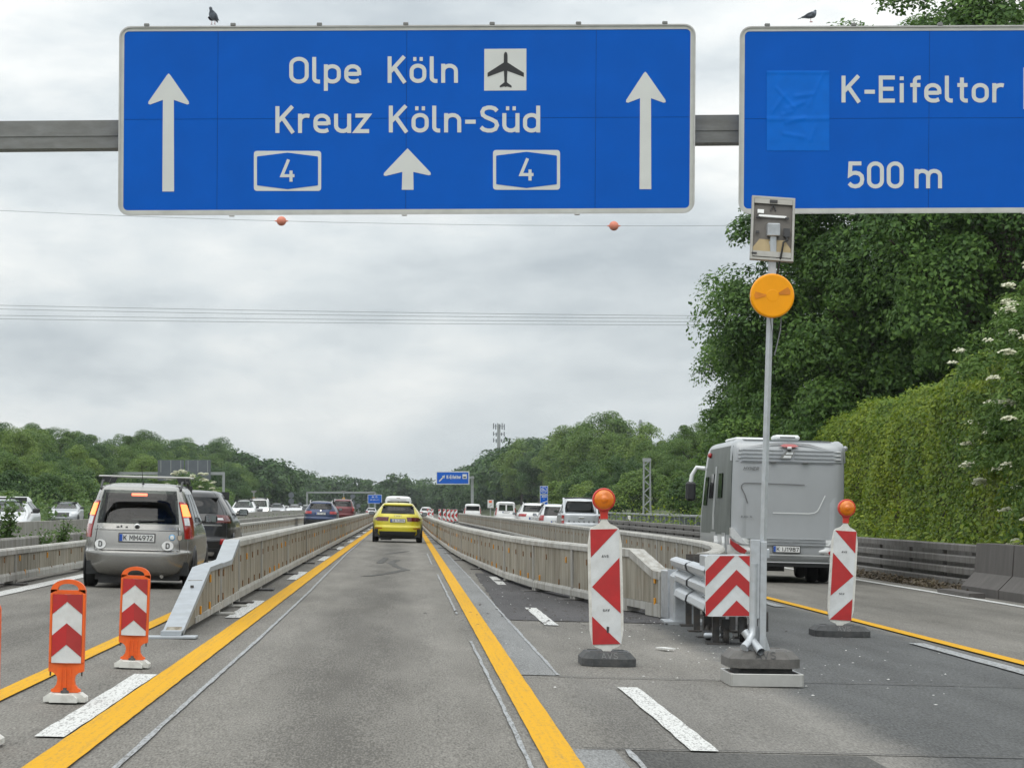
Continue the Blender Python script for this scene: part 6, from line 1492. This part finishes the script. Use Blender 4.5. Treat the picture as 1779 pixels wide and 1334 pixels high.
# cluster of far red-white beacons
BG = 'far red and white beacons between the barriers'
fb_me = {}
for k, (px, Y) in enumerate(((764, 300), (772, 275), (779, 255), (785.5, 243), (751, 330), (744, 300), (792, 262))):
    p = at(px, 900, Y); x = min(p.x, 4.2)
    r_ = tag(empty('small_beacon', (p.x, Y, gz(p.x, Y))), 'tiny far red and white beacon beyond the barrier bend, '+('leftmost', 'second from left', 'third from left', 'fourth from left', 'fifth from left', 'sixth from left', 'rightmost')[(2, 3, 4, 5, 1, 0, 6)[k]], 'beacon', BG)
    if not fb_me:
        mb = MB(); mb.box((0, 0, .62), (.26, .04, 1.0), bev=.01); fb_me['board'] = mb.mesh('board', M['white'])
        mb = MB(); mb.add([(-.12, -.025, 1.1), (.12, -.025, 1.1), (-.12, -.025, .86)], [(0, 2, 1)]); mb.add([(-.1, -.025, .62), (.12, -.025, .86), (.12, -.025, .38)], [(0, 2, 1)]); mb.add([(-.12, -.025, .38), (.12, -.025, .14), (-.12, -.025, .14)], [(0, 2, 1)]); fb_me['red_field'] = mb.mesh('red_field', M['red'])
        mb = MB(); mb.box((0, 0, .05), (.45, .7, .1), bev=.02); fb_me['foot'] = mb.mesh('foot', M['rubber'])
    for n_, me in fb_me.items(): link(n_, me, r_)
# lattice mast, antenna mast, chimney, reflector post
lm = rootat('lattice_mast', 1124, 890, 180, 'grey lattice mast standing before the trees behind the guard rail', 'mast')
p0 = at(1117.5, 892, 180); p1 = at(1130.5, 892, 180); zt = at(1124, 799, 180).z-lm.location.z; hw_ = (p1.x-p0.x)/2
for sx in (-1, 1):
    for sy in (-1, 1):
        mb = MB(); mb.tube([(sx*hw_, sy*.28, -.3), (sx*hw_*.82, sy*.24, zt)], .035, 4, smooth=False); mb.build('leg', M['gantry_far'], lm)
mb = MB()
for k in range(11):
    z0, z1 = zt*k/11, zt*(k+1)/11; s = 1 if k % 2 else -1
    for sy in (-1, 1): mb.tube([(s*hw_*.95, sy*.27, z0), (-s*hw_*.95, sy*.27, z1)], .022, 4, smooth=False)
mb.build('bracing', M['gantry_far'], lm); mb = MB(); mb.box((0, 0, zt), (hw_*2.1, .55, .22)); mb.build('head', M['gantry_far'], lm)
am = rootat('antenna_mast', 867, 860, 900, 'tall mobile phone mast with antenna panels above the right-hand wood', 'mast')
post_px(am, 'pole', 866.5, 737, 900, .95, M['gantry_far'])
for y0, y1, n_ in ((735, 745, 6), (750, 757, 5), (761, 768, 5)):
    for k in range(n_):
        px = lerp(857.5, 876, k/(n_-1)); rect_px(am, 'antenna_panel', px-.9, y0+(k % 2)*1.5, px+.9, y1+(k % 3), 900, .6*(k % 2), M['sign_back'], .3)
    rect_px(am, 'platform', 857.5, (y0+y1)/2, 876.5, (y0+y1)/2+1.0, 900, .3, M['gantry_far'], .6)
ch = rootat('chimney', 1113, 800, 1500, 'pale distant chimney rising behind the trees', 'chimney')
mb = MB(); zt = at(1113, 732, 1500).z-ch.location.z; mb.lathe([(1.3, -5), (1.1, zt*.6), (1.0, zt)], 18, 0); mb.build('shaft', pm('chimney_concrete', (.27, .29, .31), .8), ch)
mb = MB(); mb.lathe([(.7, zt), (.7, zt+.8)], 14, 0); mb.build('flue', M['gantry_far'], ch)
rp = rootat('reflector_post', 1093, 907, 150, 'white roadside reflector post with black band before the railing', 'post')
mb = MB(); mb.box((0, 0, .55), (.14, .1, 1.1), bev=.02); mb.build('post_body', M['white_plastic'], rp); mb = MB(); mb.box((0, 0, .78), (.15, .11, .2)); mb.build('black_band', M['black'], rp)
# overhead cables
def cable(name, label, pts, Y, r, group=None):
    P_ = [at(px, py, Y) for px, py in pts]; o = tag(empty(name, P_[0]), label, 'cable', group)
    mb = MB(); Q = []
    for i in range(len(P_)-1):
        Q += [P_[i].lerp(P_[i+1], t/6)-P_[0] for t in range(6)]
    Q.append(P_[-1]-P_[0]); mb.tube(Q, r, 5); mb.build('wire', M['cable'], o); return o
# smooth sag through three measured points
def sag(px0, y0, pxm, ym, px1, y1, a, b, n=16):
    return [(px, np.polyval(np.polyfit([px0, pxm, px1], [y0, ym, y1], 2), px)) for px in np.linspace(a, b, n)]
c1 = cable('ball_cable', 'thin overhead cable carrying two orange marker balls', sag(0, 366, 700, 389, 1240, 392.5, -300, 1900), 190, .012)
for px in (489, 1066.5):
    py = np.polyval(np.polyfit([0, 700, 1240], [366, 389, 392.5], 2), px); p = at(px, py, 190)-Vector(c1.location); r_ = .30
    mb = MB(); mb.lathe([(.03, -r_-.12), (.05, -r_-.02)]+[(r_*math.cos(t), r_*math.sin(t)) for t in np.linspace(-1.4, 1.4, 13)]+[(.05, r_+.02), (.03, r_+.12)], 20, 0, Matrix.Translation(p) @ Matrix.Rotation(math.pi/2, 4, 'Y')); mb.build('marker_ball', M['marker_ball'], c1)
for k, (a, b, c, lab) in enumerate(((530.5, 543, 549, 'uppermost of the four thin power lines'), (537, 549, 553.5, 'second of the four thin power lines from above'), (548, 556, 559.5, 'third of the four thin power lines from above'), (554, 562, 565, 'lowest of the four thin power lines'))):
    cable('power_line', lab, sag(0, a, 700, b, 1255, c, -300, 1900), 230+k*2, .016, 'power lines crossing the sky')

# ---------------------------------------------------------------- vegetation
def leaves(name, C, Nn, S_, mat, asp=.55, parent=None, fold=.25, kind=None):
    n = len(C); rs = rng
    rnd = rs.normal(size=(n, 3)); Nn = Nn/np.maximum(np.linalg.norm(Nn, axis=1, keepdims=True), 1e-6)
    t = rnd-(rnd*Nn).sum(1, keepdims=True)*Nn; t /= np.maximum(np.linalg.norm(t, axis=1, keepdims=True), 1e-6); b = np.cross(Nn, t)
    s = S_[:, None]
    V = np.empty((n, 4, 3)); V[:, 0] = C-t*s; V[:, 1] = C+b*s*asp+Nn*s*fold*.5; V[:, 2] = C+t*s; V[:, 3] = C-b*s*asp+Nn*s*fold*.5
    me = bpy.data.meshes.new(name); me.vertices.add(4*n); me.vertices.foreach_set('co', V.reshape(-1))
    me.loops.add(4*n); me.loops.foreach_set('vertex_index', np.arange(4*n, dtype=np.int32)); me.polygons.add(n); me.polygons.foreach_set('loop_start', np.arange(0, 4*n, 4, dtype=np.int32))
    me.update(calc_edges=True); me.materials.append(mat); return me
def crown_points(n_cl, per, rx, rz, zc, clr, rs, low=-1.0, drop=.0):
    """leaf clusters through an uneven ellipsoid; returns positions, normals, cluster centres"""
    cen = []
    lob = rs.normal(size=(7, 3)); lob /= np.linalg.norm(lob, axis=1, keepdims=True); amp = rs.uniform(-.22, .28, 7)
    while len(cen) < n_cl:
        d = rs.normal(size=3); d /= np.linalg.norm(d)
        if d[2] < low: continue
        k = 1+sum(a*max(0, d @ l)**3 for a, l in zip(amp, lob))
        r = rs.uniform(.25, 1)**.45*k
        cen.append([d[0]*rx*r, d[1]*rx*r, zc+d[2]*rz*r])
    cen = np.array(cen)
    cr = clr*rs.uniform(.65, 1.35, n_cl); idx = np.repeat(np.arange(n_cl), per)
    d = rs.normal(size=(len(idx), 3)); d /= np.linalg.norm(d, axis=1, keepdims=True)
    d[:, 2] = np.where(d[:, 2] < -.5, -d[:, 2], d[:, 2]); rad = rs.uniform(.0, 1, len(idx))**.30
    off = d*rad[:, None]*cr[idx][:, None]; off[:, 2] *= .80
    C = cen[idx]+off
    outw = C-np.array([0, 0, zc]); outw /= np.maximum(np.linalg.norm(outw, axis=1, keepdims=True), 1e-6)
    Nn = d*.6+outw*.4+np.array([0, 0, .55])+rs.normal(size=C.shape)*.55
    return C, Nn, cen
def trunk_mesh(H, r, cen, rs, nl=9, base=-.4):
    mb = MB(); wob = rs.normal(size=(8, 2))*.12
    P_ = [(wob[k][0]*k/7, wob[k][1]*k/7, base+(H-base)*k/7) for k in range(8)]; mb.tube(P_, [r*(1.15-.95*k/7) for k in range(8)], 8)
    for i in rs.choice(len(cen), min(nl, len(cen)), replace=False):
        c = cen[i]; z0 = max(.15*H, min(H*.8, c[2]*.6)); k = (z0-base)/(H-base); s0 = (wob[3][0]*k, wob[3][1]*k, z0)
        m_ = (np.array(s0)+c)/2+rs.normal(size=3)*.2+np.array([0, 0, .2]); mb.tube([s0, tuple(m_), tuple(c)], [r*.42, r*.26, r*.07], 5)
    return mb.mesh('trunk', M['bark'])
def tree_meshes(seed, H, rx, n_cl, per, leaf, mat, clr=None, low=-1, rz=None, zc=None, nl=9, tr=.2):
    rs = np.random.default_rng(seed); rz = rz or H*.40; zc = zc or H-rz*1.02
    C, Nn, cen = crown_points(n_cl, per, rx, rz, zc, clr or rx*.30, rs, low)
    keep = C[:, 2] > .05; C, Nn = C[keep], Nn[keep]
    me = leaves('crown', C, Nn, leaf*rs.uniform(.6, 1.25, len(C)), mat)
    return me, trunk_mesh(zc+rz*.45, tr, cen, rs, nl)
def plant(name, meshes, x, y, rz, sc_, label, cat, group=None, z=None):
    o = tag(empty(name, (x, y, tz(x, y) if z is None else z), (0, 0, rz)), label, cat, group); o.scale = (sc_, sc_, sc_*random.uniform(.95, 1.05)) if not isinstance(sc_, tuple) else sc_
    link('crown', meshes[0], o); link('trunk', meshes[1], o); return o
forest = [tree_meshes(100+i, 10, 3.4+.35*(i % 3), 52, 460, .135, M['leaf_forest'], clr=1.35, rz=4.4+.2*(i % 2), zc=5.3) for i in range(6)]
bushes = [tree_meshes(200+i, 4, 2.4, 34, 330, .11, M['leaf_forest'], clr=.9, rz=2.0, zc=1.9, tr=.09, nl=6) for i in range(4)]
# left bank, front to back
GL, GR = 'trees of the wooded bank on the left', 'trees of the wooded bank on the right'
rs = random.Random(11)
ORD = 'first second third fourth fifth sixth seventh eighth ninth tenth eleventh twelfth thirteenth fourteenth fifteenth sixteenth seventeenth eighteenth nineteenth twentieth'.split()
ORD += ['twenty-'+o for o in ORD[:9]]+['thirtieth']+['thirty-'+o for o in ORD[:9]]
def row(n, fx, y0, y1, hf, lab, group, cat='tree', src=None, jx=2.0, nm='broadleaf_tree', H0=10.0):
    made = []
    for k in range(n):
        y = y0*(y1/y0)**((k+rs.random()*.7)/n) if y1 > y0 else y0
        x = fx+rs.uniform(-jx, jx); s = hf(y)*rs.uniform(.82, 1.1)/H0; m_ = rs.choice(src or forest)
        px = VPX+x/y*FPX; half = 3.6*s*H0/10*FPX/y
        if px+half < 0 or px-half > 1779: continue
        made.append((px, plant(nm, m_, x, y, rs.uniform(0, 6.28), s, lab, cat, group)))
    made.sort(key=lambda q: q[0] if fx < 0 else -q[0])
    for i, (px, o) in enumerate(made): o['label'] = lab+', '+ORD[i]+(' from the left frame edge' if fx < 0 else ' from the motorhome')
row(22, -24.5, 150, 460, lambda y: 2.9+(y-188)*.006, 'roadside bush along the left bank', 'bushes at the foot of the left bank', 'bush', bushes, 1.6, 'roadside_bush', 4.0)
row(30, -31, 200, 620, lambda y: 4.5+(y-233)*.013, 'mid-height tree of the left bank', GL+' (middle row)')
row(34, -41, 250, 720, lambda y: 5.7+max(0, y-308)*.019, 'skyline tree of the left bank', GL+' (skyline row)', jx=3)
row(12, 17, 135, 330, lambda y: 2.6+(y-135)*.006, 'roadside bush behind the right railing', 'bushes behind the right railing', 'bush', bushes, 1.5, 'roadside_bush', 4.0)
row(26, 25, 215, 700, lambda y: 4.8+6.2*sstep(260, 470, y)+1.6*sstep(500, 700, y), 'front tree of the right bank', GR+' (front row)', jx=2.5)
row(18, 34, 260, 700, lambda y: 6.6+max(0, min(y, 560)-379)*.026, 'rear tree of the right bank', GR+' (back row)', jx=3)
row(5, 18.5, 215, 280, lambda y: 4.2, 'tree near the lattice mast', GR+' (around the lattice mast)', jx=1.5)
# far wood at the end of the road: reads as one mass
def far_wood():
    r2 = np.random.default_rng(5); Cs, Ns, Ss = [], [], []
    spots = [(x_+r2.uniform(-2, 2), r2.uniform(900, 1000), r2.uniform(10.0, 12.0)) for x_ in np.linspace(-60, 60, 46)]+[(x_+r2.uniform(-2, 2), r2.uniform(1020, 1090), r2.uniform(11.0, 13.5)) for x_ in np.linspace(-60, 60, 34)]
    spots += [(-36+r2.uniform(-14, 8), r2.uniform(600, 900), r2.uniform(10.5, 12.5)) for _ in range(60)]
    spots += [(lerp(22, 13.5, (y_-600)/350)+abs(r2.normal(0, 5)), y_, r2.uniform(11.5, 14)) for y_ in np.linspace(600, 950, 80)]
    for (x, y, h) in spots:
        C, Nn, cen = crown_points(20, 80, h*.42, h*.46, h*.52, h*.18, r2); z = tz(x, y)-1
        Cs.append(C+np.array([x, y, z])); Ns.append(Nn); Ss.append(r2.uniform(.35, .65, len(C)))
    me = leaves('far_wood', np.concatenate(Cs), np.concatenate(Ns), np.concatenate(Ss), M['leaf_forest'])
    tag(link('far_wood', me), 'distant green wood closing off the end of the road', 'wood', kind='stuff')
far_wood()
# big trees above the ivy wall
tA = tree_meshes(1, 12.5, 3.9, 115, 1050, .084, M['leaf_dark'], clr=1.15, rz=5.6, zc=6.6, nl=16, tr=.28)
tB = tree_meshes(2, 16, 4.2, 120, 1050, .088, M['leaf_dark'], clr=1.3, rz=7.4, zc=8.6, nl=18, tr=.32)
tC = tree_meshes(3, 19, 4.4, 130, 1000, .092, M['leaf_dark'], clr=1.4, rz=8.6, zc=10.0, nl=20, tr=.38)
plant('maple_tree', tA, 14.8, 96, .5, (1.0, 1.0, 1.0), 'dark leafy tree reaching furthest left behind the amber lamp', 'tree', 'dark trees above the ivy wall', z=-.2)
plant('maple_tree', tB, 16.6, 99, 2.1, (1.0, 1.0, 1.0), 'dark leafy tree in the middle of the three above the ivy wall', 'tree', 'dark trees above the ivy wall', z=.3)
plant('maple_tree', tC, 18.6, 92, 3.9, (1.0, 1.0, 1.0), 'tallest dark tree whose top shows above the K-Eifeltor sign', 'tree', 'dark trees above the ivy wall', z=.5)
plant('maple_tree', tB, 22.5, 112, 5.1, (1.1, 1.1, 1.1), 'dark tree filling the gap behind the tallest one at the right edge', 'tree', 'dark trees above the ivy wall', z=.8)
plant('maple_tree', tA, 14.4, 112, 4.0, (.85, .85, .8), 'smaller leafy tree just above the motorhome roof', 'tree', 'dark trees above the ivy wall', z=.0)
# ivy wall
def ivy():
    root = tag(empty('ivy_wall', (12.9, 42, gz(12, 42))), 'tall wall completely covered in yellow-green ivy', 'wall')
    r2 = np.random.default_rng(9)
    mb = MB()
    ys = np.linspace(42, 130, 45)
    def top(y): return 5.05-.030*max(-6, y-60)-1.6*sstep(112, 130, y)+.12*math.sin(y*.31)+.08*math.sin(y*.83+1)
    for a, b in zip(ys[:-1], ys[1:]):
        mb.prism([(.0, -.2), (.35, -.2), (.35, top(a)-.4), (.0, top(a)-.4)], a-42, b-42-.01)
    mb.build('wall_body', M['bark'], root)
    n = 185000; y = r2.uniform(42, 130, n); u = r2.uniform(0, 1, n)**.9
    tp = np.array([top(v) for v in np.linspace(42, 130, 800)])[((y-42)/88*799).astype(int)]
    z = u*tp
    gc = r2.uniform(0, 1, (260, 2))*np.array([88, 4.8]); ga = r2.uniform(-.16, .24, 260); gr = r2.uniform(.25, .8, 260); bul = .32+.35*np.clip(.9-z, 0, .9)
    for (cy_, cz_), a_, r_ in zip(gc, ga, gr): bul = bul+a_*np.exp(-((y-42-cy_)**2+(z-cz_)**2)/r_**2)
    round_ = .55*np.clip((u-.82)/.18, 0, 1)**2
    x = -bul+round_*1.0+r2.normal(0, .07, n)
    C = np.stack([x, y-42, z+r2.normal(0, .06, n)], 1)
    Nn = np.stack([-np.ones(n)*.8, -.25*np.ones(n), .55+round_*1.2], 1)+r2.normal(0, .5, (n, 3))
    # top cover
    n2 = 24000; y2 = r2.uniform(42, 130, n2); tp2 = np.array([top(v) for v in np.linspace(42, 130, 800)])[((y2-42)/88*799).astype(int)]
    C2 = np.stack([r2.uniform(-.2, 1.6, n2), y2-42, tp2-.08+.12*np.abs(r2.normal(0, .6, n2))], 1); N2 = np.stack([-.3*np.ones(n2), -.2*np.ones(n2), np.ones(n2)], 1)+r2.normal(0, .4, (n2, 3))
    me = leaves('ivy', np.concatenate([C, C2]), np.concatenate([Nn, N2]), r2.uniform(.028, .066, n+n2), M['leaf_ivy'], .7)
    tag(link('ivy', me, root), kind='stuff')
ivy()
# elder bushes in flower
def elder(name, label, x, y, z, seed, H, rx, n_cl, per, leaf, nf, fr, cat='bush'):
    rs_ = np.random.default_rng(seed); C, Nn, cen = crown_points(n_cl, per, rx, H*.5, H*.52, rx*.36, rs_)
    root = tag(empty(name, (x, y, z)), label, cat)
    link('crown', leaves('crown', C, Nn, leaf*rs_.uniform(.6, 1.3, len(C)), M['leaf_elder'], .42), root); link('trunk', trunk_mesh(H*.7, .08, cen, rs_, 12), root)
    FC, FN = [], []
    k = 0
    while k < nf:
        c = cen[rs_.integers(len(cen))]; d = c-np.array([0, 0, H*.52]); d /= max(np.linalg.norm(d), 1e-3)
        p = c+d*rx*.36*rs_.uniform(.8, 1.05)+np.array([0, 0, .1]); r_ = fr*rs_.uniform(.6, 1.2); nn = rs_.integers(22, 40)
        a = rs_.uniform(0, 6.28, nn); q = np.sqrt(rs_.uniform(0, 1, nn))*r_
        FC.append(np.stack([p[0]+q*np.cos(a), p[1]+q*np.sin(a), p[2]+rs_.normal(0, .012, nn)-q*q/r_*.35], 1)); FN.append(np.stack([rs_.normal(0, .3, nn)-.3, rs_.normal(0, .3, nn)-.3, np.ones(nn)], 1)); k += 1
    FC = np.concatenate(FC); FN = np.concatenate(FN)
    tag(link('flower_umbels', leaves('flower_umbels', FC, FN, fr*.22*rs_.uniform(.7, 1.3, len(FC)), M['flower'], .9), root), kind='stuff')
elder('elder_bush', 'elder bush with cream flower heads at the right edge before the ivy', 12.55, 57.5, gz(12, 57), 31, 5.3, 1.25, 90, 260, .062, 190, .14)
elder('elder_bush', 'taller elder branch with flower heads hanging over the ivy top at the right', 13.0, 64, gz(12, 64)+1.6, 32, 4.4, 1.3, 60, 260, .065, 110, .14)
elder('elder_bush', 'white flowering elder bush behind the champagne van roof', at(335, 840, 300).x, 300, tz(-21, 300)-.3, 33, 4.6, 2.3, 60, 120, .12, 330, .30)
# low growth along the guard rail and in the median
def ground_cover(name, label, n, fn, size, mat, parent=None):
    r2 = np.random.default_rng(n); P_ = np.array([fn(r2) for _ in range(n)]); Nn = r2.normal(0, .6, (n, 3))+np.array([-.2, -.3, .8])
    tag(link(name, leaves(name, P_, Nn, r2.uniform(size*.5, size*1.3, n), mat, .5)), label, 'ground cover', kind='stuff')
def fr(r2):
    y = 50*(300/50)**r2.uniform(); x = 10.75+abs(r2.normal(0, .6)); return (x, y, gz(x, y)+abs(r2.normal(0, .42))*(1.7 if x > 11.1 else 1.0))
ground_cover('verge_weeds', 'low green weeds growing behind the dark guard rail', 16000, fr, .07, M['leaf_ivy'])
def fl(r2):
    y = 52*(300/52)**r2.uniform(); x = -7.6+r2.normal(0, .35); return (x, y, gz(x, y)+abs(r2.normal(0, .22)))
ground_cover('median_weeds', 'low weeds along the overgrown median on the left', 14000, fl, .06, M['leaf_weed'])
def fh(r2):
    y = 90*(330/90)**r2.uniform(); x = -21.3+r2.normal(0, .7); return (x, y, tz(x, y)+abs(r2.normal(0, .7))+.05)
ground_cover('verge_hedge', 'yellow-green low hedge along the far side of the oncoming lanes', 16000, fh, .16, M['leaf_weed'])
def fl2(r2):
    y = 53+2.5*r2.uniform(); x = 9.98+r2.normal(0, .06); y = r2.uniform(52, 80); return (x+.25, y, gz(x, y)+abs(r2.normal(0, .06)))
ground_cover('dry_litter', 'dry brown plant litter under the right guard rail', 5000, fl2, .05, leafmat('dry_leaf', [(.06, .045, .03), (.11, .085, .05), (.1, .12, .04)], .1))
def weed(label, x, y, h, n, leaf, seed):
    r2 = np.random.default_rng(seed); root = tag(empty('tall_weed', (x, y, gz(x, y))), label, 'plant', 'tall weeds in the median'); mb = MB(); C = []
    for k in range(n):
        a = r2.uniform(0, 6.28); l = h*r2.uniform(.6, 1); q = r2.uniform(.05, .28)*h; P_ = [(0, 0, 0), (math.cos(a)*q*.3, math.sin(a)*q*.3, l*.5), (math.cos(a)*q, math.sin(a)*q, l)]
        mb.tube(P_, [.008, .006, .003], 5)
        for _ in range(90):
            t = r2.uniform(.3, 1); b = Vector(P_[1]).lerp(Vector(P_[2]), max(0, t*2-1)) if t > .5 else Vector(P_[0]).lerp(Vector(P_[1]), t*2); C.append(np.array(b)+r2.normal(0, .07, 3))
    C = np.array(C); mb.build('stem', M['bark'], root); link('foliage', leaves('foliage', C, r2.normal(0, .6, C.shape)+np.array([0, -.3, .7]), leaf*r2.uniform(.6, 1.3, len(C)), M['leaf_weed'], .5), root)
weed('leafy sapling at the left frame edge before the oncoming van', at(8, 920, 54).x, 54, 1.35, 7, .055, 41)
weed('tall thin weed stems in the median left of the champagne van', at(78, 915, 57).x, 57, .85, 5, .035, 42)
weed('bushy weed right of the thin stems in the median', at(108, 915, 60).x, 60, .95, 6, .04, 43)
weed('low weed clump in the median next to the champagne van', at(130, 915, 64).x, 64, .7, 5, .04, 44)

# ---------------------------------------------------------------- haze
def haze(density):
    mb = MB(); mb.box((0, 2900, 45), (6400, 6400, 104)); o = mb.build('haze', None); o.data.materials.clear()
    m = bpy.data.materials.new('haze'); m.use_nodes = True; t = m.node_tree; t.nodes.clear(); ou = t.nodes.new('ShaderNodeOutputMaterial'); v = t.nodes.new('ShaderNodeVolumePrincipled')
    v.inputs['Color'].default_value = (.86, .92, .96, 1); v.inputs['Density'].default_value = density; v.inputs['Anisotropy'].default_value = .2
    t.links.new(v.outputs[0], ou.inputs['Volume']); o.data.materials.append(m); o['kind'] = 'stuff'; o['label'] = 'thin pale haze over the whole road and woods'; o['category'] = 'haze'
HAZE = 0.0001
if HAZE: haze(HAZE)
